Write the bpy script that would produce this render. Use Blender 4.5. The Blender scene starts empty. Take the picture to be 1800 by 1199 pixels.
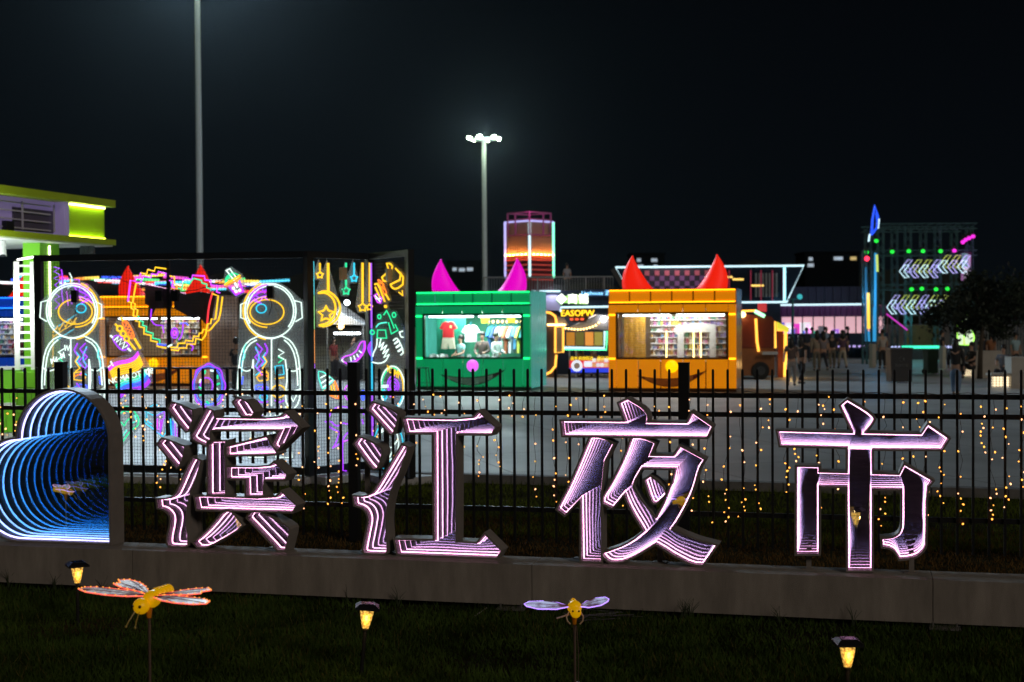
import bpy, math, random
import numpy as np
from mathutils import Vector, Matrix
from mathutils.geometry import tessellate_polygon
random.seed(7)
SC = bpy.context.scene
COL = SC.collection
R = math.radians
# ------------------------------------------------------------------ camera
PITCH, ROLL, FPX, CAMH = R(0.997), 0.0065, 2500.0, 2.5
FW = Vector((0, math.cos(PITCH), -math.sin(PITCH)))
UP0 = Vector((0, math.sin(PITCH), math.cos(PITCH)))
RT0 = Vector((1, 0, 0))
RT = RT0 * math.cos(ROLL) - UP0 * math.sin(ROLL)
UP = RT0 * math.sin(ROLL) + UP0 * math.cos(ROLL)
CAM = Vector((0, 0, CAMH))
cd = bpy.data.cameras.new('camera')
cam = bpy.data.objects.new('camera', cd)
COL.objects.link(cam)
cd.sensor_width = 36; cd.lens = 50; cd.clip_end = 3000; cd.clip_start = 0.1
cam.matrix_world = Matrix(((RT.x, UP.x, -FW.x, 0), (RT.y, UP.y, -FW.y, 0), (RT.z, UP.z, -FW.z, CAMH), (0, 0, 0, 1)))
cd.dof.use_dof = True; cd.dof.focus_distance = 12.4; cd.dof.aperture_fstop = 2.3
SC.camera = cam
# ------------------------------------------------------------------ night sky, town light, exposure
w = bpy.data.worlds.new('World'); SC.world = w; w.use_nodes = True
wn, wl = w.node_tree.nodes, w.node_tree.links
bg = wn['Background']
tc = wn.new('ShaderNodeTexCoord'); sx = wn.new('ShaderNodeSeparateXYZ'); cr = wn.new('ShaderNodeValToRGB')
wl.new(tc.outputs['Generated'], sx.inputs[0]); wl.new(sx.outputs['Z'], cr.inputs[0]); wl.new(cr.outputs[0], bg.inputs[0])
cr.color_ramp.elements[0].position = 0.0; cr.color_ramp.elements[0].color = (0.0020, 0.0032, 0.0046, 1)
cr.color_ramp.elements[1].position = 0.35; cr.color_ramp.elements[1].color = (0.0006, 0.0009, 0.0014, 1)
bg.inputs[1].default_value = 1.0
sd = bpy.data.lights.new('town_light', 'SUN'); sd.energy = 0.52; sd.angle = R(14); sd.color = (1.0, 0.87, 0.74)
so = bpy.data.objects.new('town_light', sd); COL.objects.link(so)
so.rotation_euler = Vector((-0.5, 0.75, -0.45)).to_track_quat('-Z', 'Y').to_euler()
vs = SC.view_settings
SC.display_settings.display_device = 'sRGB'
vs.view_transform = 'Standard'; vs.look = 'None'; vs.exposure = 0; vs.gamma = 1; vs.use_curve_mapping = False
cy = SC.cycles
cy.max_bounces = 26; cy.glossy_bounces = 24; cy.diffuse_bounces = 3; cy.transmission_bounces = 8; cy.transparent_max_bounces = 24
cy.caustics_reflective = False; cy.caustics_refractive = False
cy.sample_clamp_indirect = 12; cy.sample_clamp_direct = 0; cy.use_denoising = True
# ------------------------------------------------------------------ pixel helpers (photo 1800 x 1199): a ray through a photo point
def ray(px, py):
    return RT * ((px - 900) / FPX) + UP * ((599.5 - py) / FPX) + FW
def at(px, py, Y):
    d = ray(px, py); return CAM + d * (Y / d.y)
def ground(px, py, z=0.0):
    d = ray(px, py); return CAM + d * ((z - CAMH) / d.z)
def on_plane(px, py, p0, n):
    d = ray(px, py); return CAM + d * ((p0 - CAM).dot(n) / d.dot(n))
class Plane:
    """vertical plane: origin, along-direction; pixel -> local (x along, z up)"""
    def __init__(s, p0, ang):
        s.p0 = Vector(p0); s.ang = ang
        s.u = Vector((math.cos(ang), math.sin(ang), 0)); s.n = Vector((-math.sin(ang), math.cos(ang), 0))
    def loc(s, px, py):
        p = on_plane(px, py, s.p0, s.n) - s.p0
        return (p.dot(s.u), p.z)
# ------------------------------------------------------------------ materials
MC = {}
def mat(name, col, rough=0.6, metal=0.0, var=0.15, scale=8.0, bump=0.0, bscale=40.0, spec=0.5):
    if name in MC: return MC[name]
    m = bpy.data.materials.new(name); m.use_nodes = True
    n, l = m.node_tree.nodes, m.node_tree.links
    b = n['Principled BSDF']
    b.inputs['Roughness'].default_value = rough; b.inputs['Metallic'].default_value = metal
    b.inputs['Specular IOR Level'].default_value = spec
    b.inputs['Base Color'].default_value = (*col, 1)
    if var > 0:
        t = n.new('ShaderNodeTexCoord'); no = n.new('ShaderNodeTexNoise'); rp = n.new('ShaderNodeValToRGB')
        no.inputs['Scale'].default_value = scale; no.inputs['Detail'].default_value = 8; no.inputs['Roughness'].default_value = 0.65
        l.new(t.outputs['Object'], no.inputs['Vector']); l.new(no.outputs[0], rp.inputs[0])
        rp.color_ramp.elements[0].position = 0.3; rp.color_ramp.elements[1].position = 0.72
        rp.color_ramp.elements[0].color = (*[c * (1 - var) for c in col], 1)
        rp.color_ramp.elements[1].color = (*[min(1, c * (1 + var)) for c in col], 1)
        l.new(rp.outputs[0], b.inputs['Base Color'])
    if bump > 0:
        t2 = n.new('ShaderNodeTexCoord'); n2 = n.new('ShaderNodeTexNoise'); bp = n.new('ShaderNodeBump')
        n2.inputs['Scale'].default_value = bscale; n2.inputs['Detail'].default_value = 4
        l.new(t2.outputs['Object'], n2.inputs['Vector']); l.new(n2.outputs[0], bp.inputs['Height'])
        bp.inputs['Strength'].default_value = bump; bp.inputs['Distance'].default_value = 0.01
        l.new(bp.outputs[0], b.inputs['Normal'])
    MC[name] = m
    return m
def emat(name, col, s, base=None, sample=True):
    if name in MC: return MC[name]
    m = bpy.data.materials.new(name); m.use_nodes = True
    b = m.node_tree.nodes['Principled BSDF']
    b.inputs['Base Color'].default_value = (*(base or [c * 0.5 for c in col]), 1)
    b.inputs['Roughness'].default_value = 0.5
    b.inputs['Emission Color'].default_value = (*col, 1); b.inputs['Emission Strength'].default_value = s
    if not sample: m.cycles.emission_sampling = 'NONE'
    MC[name] = m
    return m
def glassmat(name, tint, fac, rough=0.0, gcol=(1, 1, 1), waves=0.0):
    """part see-through, part mirror: window glass and two-way mirror film"""
    if name in MC: return MC[name]
    m = bpy.data.materials.new(name); m.use_nodes = True
    n, l = m.node_tree.nodes, m.node_tree.links
    n.remove(n['Principled BSDF'])
    tr = n.new('ShaderNodeBsdfTransparent'); gl = n.new('ShaderNodeBsdfGlossy'); mx = n.new('ShaderNodeMixShader')
    tr.inputs[0].default_value = (*tint, 1); gl.inputs['Color'].default_value = (*gcol, 1); gl.inputs['Roughness'].default_value = rough
    mx.inputs[0].default_value = fac
    l.new(tr.outputs[0], mx.inputs[1]); l.new(gl.outputs[0], mx.inputs[2]); l.new(mx.outputs[0], n['Material Output'].inputs[0])
    MC[name] = m
    return m
def mirrormat(name, col, wav=0.0, wscale=3.0, rough=0.0, dust=0.045):
    if name in MC: return MC[name]
    m = bpy.data.materials.new(name); m.use_nodes = True
    n, l = m.node_tree.nodes, m.node_tree.links
    n.remove(n['Principled BSDF'])
    gl = n.new('ShaderNodeBsdfGlossy'); gl.inputs['Color'].default_value = (*col, 1); gl.inputs['Roughness'].default_value = rough
    df = n.new('ShaderNodeBsdfDiffuse'); df.inputs[0].default_value = (0.35, 0.33, 0.40, 1)
    mx = n.new('ShaderNodeMixShader'); mx.inputs[0].default_value = dust
    l.new(gl.outputs[0], mx.inputs[1]); l.new(df.outputs[0], mx.inputs[2]); l.new(mx.outputs[0], n['Material Output'].inputs[0])
    if wav > 0:
        t = n.new('ShaderNodeTexCoord'); no = n.new('ShaderNodeTexNoise'); bp = n.new('ShaderNodeBump')
        no.inputs['Scale'].default_value = wscale; no.inputs['Detail'].default_value = 0.5
        l.new(t.outputs['Object'], no.inputs['Vector']); l.new(no.outputs[0], bp.inputs['Height'])
        bp.inputs['Strength'].default_value = 1.0; bp.inputs['Distance'].default_value = wav
        l.new(bp.outputs[0], gl.inputs['Normal'])
    MC[name] = m
    return m
# ------------------------------------------------------------------ mesh builder
class MB:
    def __init__(s): s.v = []; s.f = []
    def add(s, vs_, fs):
        o = len(s.v); s.v += [tuple(p) for p in vs_]; s.f += [tuple(i + o for i in f) for f in fs]; return s
    def box(s, c, d, rz=0.0, M=None):
        x, y, z = d[0] / 2, d[1] / 2, d[2] / 2
        P = [Vector((a, b, e)) for a in (-x, x) for b in (-y, y) for e in (-z, z)]
        if rz: P = [Matrix.Rotation(rz, 3, 'Z') @ p for p in P]
        if M is not None: P = [M @ p for p in P]
        P = [p + Vector(c) for p in P]
        return s.add(P, [(0, 1, 3, 2), (4, 6, 7, 5), (0, 4, 5, 1), (2, 3, 7, 6), (0, 2, 6, 4), (1, 5, 7, 3)])
    def box2(s, a, b):
        return s.box([(a[i] + b[i]) / 2 for i in range(3)], [abs(b[i] - a[i]) for i in range(3)])
    def bar(s, a, b, w, h=None):
        a, b = Vector(a), Vector(b); d = b - a; L = d.length
        if L < 1e-6: return s
        z = d / L; ref = Vector((0, 0, 1)) if abs(z.z) < 0.95 else Vector((0, 1, 0))
        x = z.cross(ref).normalized(); y = z.cross(x)
        M = Matrix((x, y, z)).transposed()
        return s.box((a + b) / 2, (w, h or w, L), M=M)
    def tube(s, pts, r, n=6, closed=False, r2=None):
        P = [Vector(p) for p in pts]; Q = [P[0]]
        for p in P[1:]:
            if (p - Q[-1]).length > 1e-5: Q.append(p)
        if closed and len(Q) > 2 and (Q[0] - Q[-1]).length < 1e-5: Q.pop()
        P = Q; k = len(P)
        if k < 2: return s
        o = len(s.v); nrm = None
        for i in range(k):
            a = P[i - 1] if (i > 0 or closed) else P[i]
            b = P[(i + 1) % k] if (i < k - 1 or closed) else P[i]
            t = (b - a)
            if t.length < 1e-9: t = P[min(i + 1, k - 1)] - P[max(i - 1, 0)]
            if t.length < 1e-9: t = Vector((0, 0, 1))
            t.normalize()
            if nrm is None:
                ref = Vector((0, 1, 0)) if abs(t.y) < 0.9 else Vector((1, 0, 0))
                nrm = (ref - t * ref.dot(t)).normalized()
            else:
                nn = nrm - t * nrm.dot(t)
                nrm = nn.normalized() if nn.length > 1e-6 else nrm
            bi = t.cross(nrm)
            rr = r if r2 is None else r + (r2 - r) * i / (k - 1)
            for j in range(n):
                a_ = 2 * math.pi * j / n
                s.v.append(tuple(P[i] + (nrm * math.cos(a_) + bi * math.sin(a_)) * rr))
        for i in range(k if closed else k - 1):
            i2 = (i + 1) % k
            for j in range(n):
                j2 = (j + 1) % n
                s.f.append((o + i * n + j, o + i * n + j2, o + i2 * n + j2, o + i2 * n + j))
        if not closed:
            s.f.append(tuple(o + j for j in range(n))[::-1]); s.f.append(tuple(o + (k - 1) * n + j for j in range(n)))
        return s
    def caps(s, loops, y, flip=False):
        """flat polygon with holes in the xz plane at depth y"""
        L = [[Vector((p[0], p[1], 0)) for p in lp] for lp in loops]
        T = tessellate_polygon(L)
        V = [(p[0], y, p[1]) for lp in loops for p in lp]
        return s.add(V, [t[::-1] if flip else t for t in T])
    def wall(s, loop, y0, y1):
        n = len(loop)
        V = [(p[0], y0, p[1]) for p in loop] + [(p[0], y1, p[1]) for p in loop]
        return s.add(V, [(i, (i + 1) % n, n + (i + 1) % n, n + i) for i in range(n)])
    def prism(s, loops, y0, y1):
        for lp in loops: s.wall(lp, y0, y1)
        s.caps(loops, y0); s.caps(loops, y1, True); return s
    def lathe(s, prof, n=16, c=(0, 0, 0), ax='z'):
        o = len(s.v)
        for r, z in prof:
            for j in range(n):
                a = 2 * math.pi * j / n
                p = (r * math.cos(a), r * math.sin(a), z) if ax == 'z' else (r * math.cos(a), z, r * math.sin(a))
                s.v.append((p[0] + c[0], p[1] + c[1], p[2] + c[2]))
        for i in range(len(prof) - 1):
            for j in range(n):
                j2 = (j + 1) % n
                s.f.append((o + i * n + j, o + i * n + j2, o + (i + 1) * n + j2, o + (i + 1) * n + j))
        s.f.append(tuple(o + j for j in range(n))[::-1]); s.f.append(tuple(o + (len(prof) - 1) * n + j for j in range(n)))
        return s
    def ball(s, c, r, n=10, m=7, sc=(1, 1, 1)):
        pr = [(math.sin(math.pi * i / m) * r, -math.cos(math.pi * i / m) * r) for i in range(m + 1)]
        pr[0] = (r * 0.02, pr[0][1]); pr[-1] = (r * 0.02, pr[-1][1])
        o = len(s.v); s.lathe(pr, n)
        for i in range(o, len(s.v)):
            p = s.v[i]; s.v[i] = (p[0] * sc[0] + c[0], p[1] * sc[1] + c[1], p[2] * sc[2] + c[2])
        return s
    def build(s, name, m, parent=None, smooth=False, loc=None, label=None):
        me = bpy.data.meshes.new(name); me.from_pydata(s.v, [], s.f); me.update()
        if smooth: me.polygons.foreach_set('use_smooth', [True] * len(me.polygons))
        if m is not None: me.materials.append(m)
        o = bpy.data.objects.new(name, me); COL.objects.link(o)
        if parent is not None: o.parent = parent
        if loc is not None: o.location = loc
        if label: o['label'] = label
        return o
def thing(name, label, cat, loc=(0, 0, 0), rz=0.0, group=None):
    o = bpy.data.objects.new(name, None); COL.objects.link(o); o.empty_display_size = 0.2
    o.location = loc; o.rotation_euler = (0, 0, rz); o['label'] = label; o['category'] = cat
    if group: o['group'] = group
    return o
def tag(o, label=None, cat=None, group=None, kind=None):
    if label: o['label'] = label
    if cat: o['category'] = cat
    if group: o['group'] = group
    if kind: o['kind'] = kind
    return o
def copy_tree(o, parent=None):
    c = o.copy(); COL.objects.link(c)
    if parent is not None: c.parent = parent
    for ch in list(o.children): copy_tree(ch, c)
    return c
def lamp(kind, loc, energy, col, aim=None, size=0.3, spot=None, parent=None, name='lamp_light'):
    d = bpy.data.lights.new(name, kind); d.energy = energy; d.color = col
    if kind in ('POINT', 'SPOT'): d.shadow_soft_size = size
    if kind == 'AREA': d.size = size
    if spot: d.spot_size = spot; d.spot_blend = 0.6
    o = bpy.data.objects.new(name, d); COL.objects.link(o); o.location = loc
    if aim is not None: o.rotation_euler = (Vector(aim) - Vector(loc)).to_track_quat('-Z', 'Y').to_euler()
    if parent is not None: o.parent = parent
    return o
def text_mb(txt, size, M, depth=0.0, sp=1.0):
    """text as geometry; M maps text plane (x right, y up, z out) to local coordinates"""
    cu = bpy.data.curves.new('lettering', 'FONT'); cu.body = txt; cu.size = size; cu.extrude = depth; cu.align_x = 'CENTER'; cu.align_y = 'CENTER'
    cu.space_character = sp; cu.resolution_u = 2
    o = bpy.data.objects.new('lettering', cu); COL.objects.link(o)
    dg = bpy.context.evaluated_depsgraph_get(); me = o.evaluated_get(dg).to_mesh()
    mb = MB(); mb.add([M @ v.co for v in me.vertices], [tuple(p.vertices) for p in me.polygons])
    o.evaluated_get(dg).to_mesh_clear(); bpy.data.objects.remove(o); bpy.data.curves.remove(cu)
    return mb
def XZ(c, mirror=False, rot=0.0):
    """text plane -> local xz plane facing -y at c"""
    M = Matrix(((-1 if mirror else 1, 0, 0), (0, 0, -1), (0, 1, 0)))
    return Matrix.Translation(Vector(c)) @ (Matrix.Rotation(rot, 4, 'Y') @ M.to_4x4())
def area2(p): return sum(p[i][0] * p[(i + 1) % len(p)][1] - p[(i + 1) % len(p)][0] * p[i][1] for i in range(len(p))) / 2
def offset(poly, d):
    """grow (d>0) or shrink a closed 2-D polygon"""
    n = len(poly); s = 1 if area2(poly) > 0 else -1; out = []
    for i in range(n):
        a, b, c = Vector(poly[i - 1]), Vector(poly[i]), Vector(poly[(i + 1) % n])
        e1, e2 = (b - a).normalized(), (c - b).normalized()
        n1, n2 = Vector((e1.y, -e1.x)) * s, Vector((e2.y, -e2.x)) * s
        k = 1 + n1.dot(n2)
        m = (n1 + n2) / max(k, 0.35)
        out.append(tuple(b + m * d))
    return out
def smooth_poly(P, it=1, closed=True, sharp=50):
    """cut only shallow corners, keep the sharp ones"""
    for _ in range(it):
        n = len(P); Q = []
        for i in range(n):
            if not closed and i in (0, n - 1): Q.append(P[i]); continue
            a, b, c = Vector(P[i - 1]), Vector(P[i]), Vector(P[(i + 1) % n])
            an = (b - a).angle(c - b) if (b - a).length > 0 and (c - b).length > 0 else 0
            if an < R(sharp) and an > R(4): Q += [tuple(b.lerp(a, 0.25)), tuple(b.lerp(c, 0.25))]
            else: Q.append(P[i])
        P = Q
    return P
# ------------------------------------------------------------------ ground
WANG = math.atan2(-0.25, 1); FANG = math.atan2(-0.235, 1)
gm = MB().add([(-900, -30, 0), (900, -30, 0), (900, 1800, 0), (-900, 1800, 0)], [(0, 1, 2, 3)])
soil = mat('soil', (0.028, 0.026, 0.014), 1.0, var=0.6, scale=2.2, bump=0.3, bscale=30, spec=0.0)
tag(gm.build('ground', soil), kind='structure')
PZ = 0.10   # plaza level
def plaza_edge(x): return 21.35 - 0.30 * x
def pave_mat():
    m = mat('plaza_concrete', (0.34, 0.35, 0.35), 0.42, var=0.22, scale=0.35, spec=0.4)
    n, l = m.node_tree.nodes, m.node_tree.links; b = n['Principled BSDF']
    t = n.new('ShaderNodeTexCoord'); mp = n.new('ShaderNodeMapping'); no = n.new('ShaderNodeTexNoise'); br = n.new('ShaderNodeTexBrick'); mx = n.new('ShaderNodeMix'); mx.data_type = 'RGBA'
    mp.inputs['Rotation'].default_value = (0, 0, R(-16)); l.new(t.outputs['Object'], mp.inputs[0]); l.new(mp.outputs[0], br.inputs[0])
    br.inputs['Scale'].default_value = 1.0; br.inputs['Brick Width'].default_value = 3.0; br.inputs['Row Height'].default_value = 3.0; br.inputs['Mortar Size'].default_value = 0.02; br.offset = 0
    old = b.inputs['Base Color'].links[0].from_socket
    l.new(br.outputs['Fac'], mx.inputs[0]); l.new(old, mx.inputs[6]); mx.inputs[7].default_value = (0.16, 0.16, 0.155, 1); l.new(mx.outputs[2], b.inputs['Base Color'])
    no.inputs['Scale'].default_value = 0.5; no.inputs['Detail'].default_value = 6; l.new(t.outputs['Object'], no.inputs[0])
    mr = n.new('ShaderNodeMapRange'); mr.inputs[3].default_value = 0.3; mr.inputs[4].default_value = 0.7; l.new(no.outputs[0], mr.inputs[0]); l.new(mr.outputs[0], b.inputs['Roughness'])
    return m
pm = MB()
xa, xb = -140, 140
pm.add([(xa, plaza_edge(-20) + 0, PZ), (-20, plaza_edge(-20), PZ), (20, plaza_edge(20), PZ), (xb, plaza_edge(20), PZ), (xb, 320, PZ), (xa, 320, PZ),
        (xa, plaza_edge(-20), 0), (-20, plaza_edge(-20), 0), (20, plaza_edge(20), 0), (xb, plaza_edge(20), 0)],
       [(0, 1, 2, 3, 4, 5), (6, 7, 1, 0), (7, 8, 2, 1), (8, 9, 3, 2)])
tag(pm.build('plaza_pavement', pave_mat()), kind='structure')
kb = MB(); ka = math.atan2(-0.30, 1); kroot = Vector((0, plaza_edge(0) - 0.13, 0))
kerb_m = mat('kerb_stone', (0.17, 0.165, 0.16), 0.8, var=0.3, scale=3, bump=0.3)
for i in range(-12, 12):
    kb.box((i * 1.0 + 0.5, 0, 0.065), (0.985, 0.2, 0.13))
tag(kb.build('kerb', kerb_m, loc=kroot), kind='structure').rotation_euler = (0, 0, ka)
# ------------------------------------------------------------------ grass (nobody could count it)
def grass(name, N, ylo, yhi, h0, h1, m, edge, seed, patch=0.0):
    rng = np.random.default_rng(seed)
    y = ylo + (yhi - ylo) * rng.random(N) ** 1.15; x = (rng.random(N) * 2 - 1) * (y * 0.47 + 0.6)
    keep = edge(x, y)
    if patch: keep &= (np.sin(x * 2.3 + y * 1.1) + np.sin(x * 0.9 - y * 2.7 + 1) + rng.normal(0, 0.9, N)) > patch
    x, y = x[keep], y[keep]; n = len(x)
    h = h0 + (h1 - h0) * rng.random(n) ** 1.5; a = rng.random(n) * 6.283; wd = 0.004 + 0.004 * rng.random(n)
    lx, ly = rng.normal(0, 0.45, n) * h, rng.normal(0, 0.45, n) * h
    V = np.empty((n, 3, 3), np.float32)
    V[:, 0] = np.stack([x - np.cos(a) * wd, y - np.sin(a) * wd, 0 * x - 0.003], 1)
    V[:, 1] = np.stack([x + np.cos(a) * wd, y + np.sin(a) * wd, 0 * x - 0.003], 1)
    V[:, 2] = np.stack([x + lx, y + ly, h], 1)
    me = bpy.data.meshes.new(name); me.vertices.add(3 * n); me.vertices.foreach_set('co', V.reshape(-1))
    me.loops.add(3 * n); me.loops.foreach_set('vertex_index', np.arange(3 * n, dtype=np.int32))
    me.polygons.add(n); me.polygons.foreach_set('loop_start', np.arange(0, 3 * n, 3, dtype=np.int32)); me.polygons.foreach_set('loop_total', np.full(n, 3, np.int32))
    me.update(calc_edges=True); me.materials.append(m)
    o = bpy.data.objects.new(name, me); COL.objects.link(o); o['kind'] = 'stuff'; return o
def wline(x): return 12.04 - 0.25 * x
lawn_m = mat('lawn_green', (0.044, 0.074, 0.013), 0.9, var=0.7, scale=1.6, spec=0.0)
dry_m = mat('dry_grass', (0.12, 0.070, 0.022), 0.95, var=0.5, scale=2.5, spec=0.0)
weed_m = mat('weed_green', (0.085, 0.115, 0.014), 0.95, var=0.6, scale=1.3, spec=0.0)
tag(grass('lawn_grass', 230000, 9.0, 13.6, 0.025, 0.075, lawn_m, lambda x, y: y < wline(x) + 0.02, 1, -1.3), 'short dark green lawn grass in front of the concrete beam', 'grass')
straw_m = mat('straw', (0.085, 0.078, 0.02), 0.95, var=0.5, scale=3, spec=0.0)
tag(grass('straw_blades', 30000, 9.0, 13.6, 0.03, 0.085, straw_m, lambda x, y: y < wline(x) + 0.0, 11, 0.3), 'yellowed grass blades scattered through the front lawn', 'grass')
tag(grass('dry_grass', 88000, 12.0, 19.0, 0.02, 0.06, dry_m, lambda x, y: (y > wline(x) + 0.42) & (y < 17.6 - 0.25 * x), 2), 'dry brown grass between beam and fence', 'grass')
tag(grass('bank_grass', 140000, 14.5, 24.0, 0.03, 0.09, weed_m, lambda x, y: (y > 16.0 - 0.25 * x) & (y < plaza_edge(x) - 0.25), 3, -0.9), 'patchy green grass behind the black fence', 'grass')
rng = random.Random(5)
wd = MB()
for (px, py) in [(15, 1025), (30, 1020), (95, 1030), (610, 1052), (640, 1045), (700, 1058), (1200, 1085), (1215, 1080), (1500, 1096), (1205, 1084), (180, 1040), (1370, 1089)]:
    g = ground(px, py + 8)
    for k in range(9):
        a = rng.random() * 6.28; h = 0.06 + rng.random() * 0.14; q = Vector((math.cos(a), math.sin(a), 0))
        wd.tube([g, g + q * 0.02 + Vector((0, 0, h * 0.6)), g + q * 0.07 + Vector((0, 0, h))], 0.004, 3, r2=0.001)
tag(wd.build('weed_grass', mat('weed_dark', (0.025, 0.04, 0.012), 0.8, var=0.4)), 'dark tufts of weeds along the foot of the concrete beam', 'weeds', kind='stuff')
# ------------------------------------------------------------------ concrete beam that carries the characters
WP = Plane((0, 12.04, 0), WANG)
beam_m = mat('beam_render', (0.29, 0.255, 0.22), 0.85, var=0.28, scale=4, bump=0.5, bscale=160)
_t = [q for q in beam_m.node_tree.nodes if q.type == 'TEX_NOISE'][0]; _mp = beam_m.node_tree.nodes.new('ShaderNodeMapping'); _mp.inputs['Scale'].default_value = (1.5, 1.0, 0.35)
_src = _t.inputs['Vector'].links[0].from_socket; beam_m.node_tree.links.new(_src, _mp.inputs[0]); beam_m.node_tree.links.new(_mp.outputs[0], _t.inputs['Vector'])
ZT = 0.394
bt = thing('concrete_beam', 'long low grey brown concrete beam that carries the glowing characters', 'beam', WP.p0, WANG)
cuts = [-8.0, WP.loc(233, 1000)[0], WP.loc(935, 1030)[0], WP.loc(1640, 1060)[0], 8.0]
for i in range(4):
    a, b = cuts[i] + 0.003, cuts[i + 1] - 0.003
    mb = MB(); e = 0.006
    mb.prism([[(a, 0.05), (b, 0.05), (b, ZT), (a, ZT)]], 0, 0.41)
    mb.build('beam_segment', beam_m, bt)
steel = mat('steel', (0.25, 0.24, 0.23), 0.5, 0.7, var=0.3)
for px, y in ((902, 1062), (1660, 1095), (200, 1035)):
    x = WP.loc(px, y)[0]
    mb = MB(); mb.box((x, -0.06, 0.03), (0.24, 0.14, 0.012)); mb.box((x, 0.2, 0.03), (0.2, 0.3, 0.04))
    for s in (-0.09, 0.09): mb.lathe([(0.008, 0.036), (0.008, 0.075)], 6, (x + s, -0.08, 0))
    mb.build('base_plate', steel, bt)
# ------------------------------------------------------------------ the four mirror characters and the heart
LP = Plane((0, 12.225, 0), WANG)
box_m = mat('sign_box_grey', (0.25, 0.22, 0.20), 0.55, 0.1, var=0.12, scale=6, bump=0.15)
inner_m = mat('sign_box_inside', (0.055, 0.03, 0.05), 0.5, var=0.05)
led_pink = emat('led_pink', (1.0, 0.46, 0.72), 9.0)
led_lilac = emat('led_lilac', (0.62, 0.56, 1.0), 7.5)
inner_d = mat('sign_box_inside_dark', (0.05, 0.05, 0.06), 0.5, var=0.05)
film = glassmat('mirror_film', (0.92, 0.88, 0.92), 0.58, gcol=(0.94, 0.97, 1.0))
film_b = glassmat('mirror_film_blue', (0.9, 0.9, 1.0), 0.58, gcol=(0.80, 0.95, 1.0))
back_m = mirrormat('back_mirror', (0.67, 0.76, 0.82), 0.0045, 3.5)
back_b = mirrormat('back_mirror_blue', (0.50, 0.88, 1.0), 0.0015, 2.0, dust=0.004)
def mirror_box(root, poly, holes=(), yoff=0.0, depth=0.20, gap=0.146, led=led_pink, fm=film, bm=back_m, rim=0.016, led_r=0.0058, label=None):
    """one stroke of a character: housing, two-way glass in front, mirror behind, a LED line half way between them"""
    if area2(poly) < 0: poly = poly[::-1]
    holes = [h if area2(h) > 0 else h[::-1] for h in holes]
    out = offset(poly, rim); hin = [offset(h, -rim) for h in holes]
    mb = MB(); y0 = yoff
    for lp in [out] + hin: mb.wall(lp, y0, y0 + depth)
    T = []
    for a, b in [(out, poly)] + [(h2, h) for h2, h in zip(hin, holes)]:
        n = len(a)
        mb.add([(p[0], y0, p[1]) for p in a] + [(p[0], y0, p[1]) for p in b], [(i, (i + 1) % n, n + (i + 1) % n, n + i) for i in range(n)])
    mb.caps([out] + hin, y0 + depth, True)
    fr = mb.build('stroke_box', box_m, root, label=label)
    ib = MB()
    for lp in [offset(poly, -0.0005)] + [offset(h, 0.0005) for h in holes]: ib.wall(lp, y0 + 0.001, y0 + 0.012 + gap)
    ib.build('inner_wall', inner_d if led is led_lilac else inner_m, fr)
    MB().caps([offset(poly, -0.001)] + [offset(h, 0.001) for h in holes], y0 + 0.006).build('glass_pane', fm, fr)
    MB().caps([offset(poly, -0.001)] + [offset(h, 0.001) for h in holes], y0 + 0.006 + gap).build('mirror', bm, fr)
    lb = MB()
    for lp in [offset(poly, -0.009)] + [offset(h, 0.009) for h in holes]:
        lb.tube([(p[0], y0 + 0.006 + gap / 2, p[1]) for p in lp], led_r, 6, True)
    lb.build('led_strip', led, fr)
    return fr
def crop(pts, ox, oy, s=7.494):
    return [LP.loc(ox + x / s, oy + y / s) for x, y in pts]
def character(label, px, boxes, posts=(), group='mirror characters on the beam'):
    x0 = LP.loc(px, 900)[0]
    base = LP.p0 + LP.u * x0 + Vector((0, 0, ZT))
    t = thing('character_sign', label, 'sign', base, WANG, group)
    sh = lambda P: [(p[0] - x0, p[1] - ZT) for p in P]
    for k, b in enumerate(boxes):
        poly, holes = (b[0], b[1]) if isinstance(b, tuple) else (b, [])
        # nothing may reach below the beam top
        P = [(x, max(z, 0.018)) for x, z in sh(smooth_poly(poly))]
        mirror_box(t, P, [sh(smooth_poly(h)) for h in holes], yoff=0.0035 * (k % 4))
    for (pxx, ptop, yb) in posts:
        xx, zz = LP.loc(pxx, ptop); mb = MB()
        mb.box2((xx - x0 - 0.02, yb, 0), (xx - x0 + 0.02, yb + 0.04, zz - ZT))
        mb.box((xx - x0, yb + 0.02, 0.004), (0.12, 0.10, 0.008)); mb.build('support_post', box_m, t)
    return t
A, B, C, D = (270, 690), (390, 690), (270, 820), (390, 820)
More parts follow.
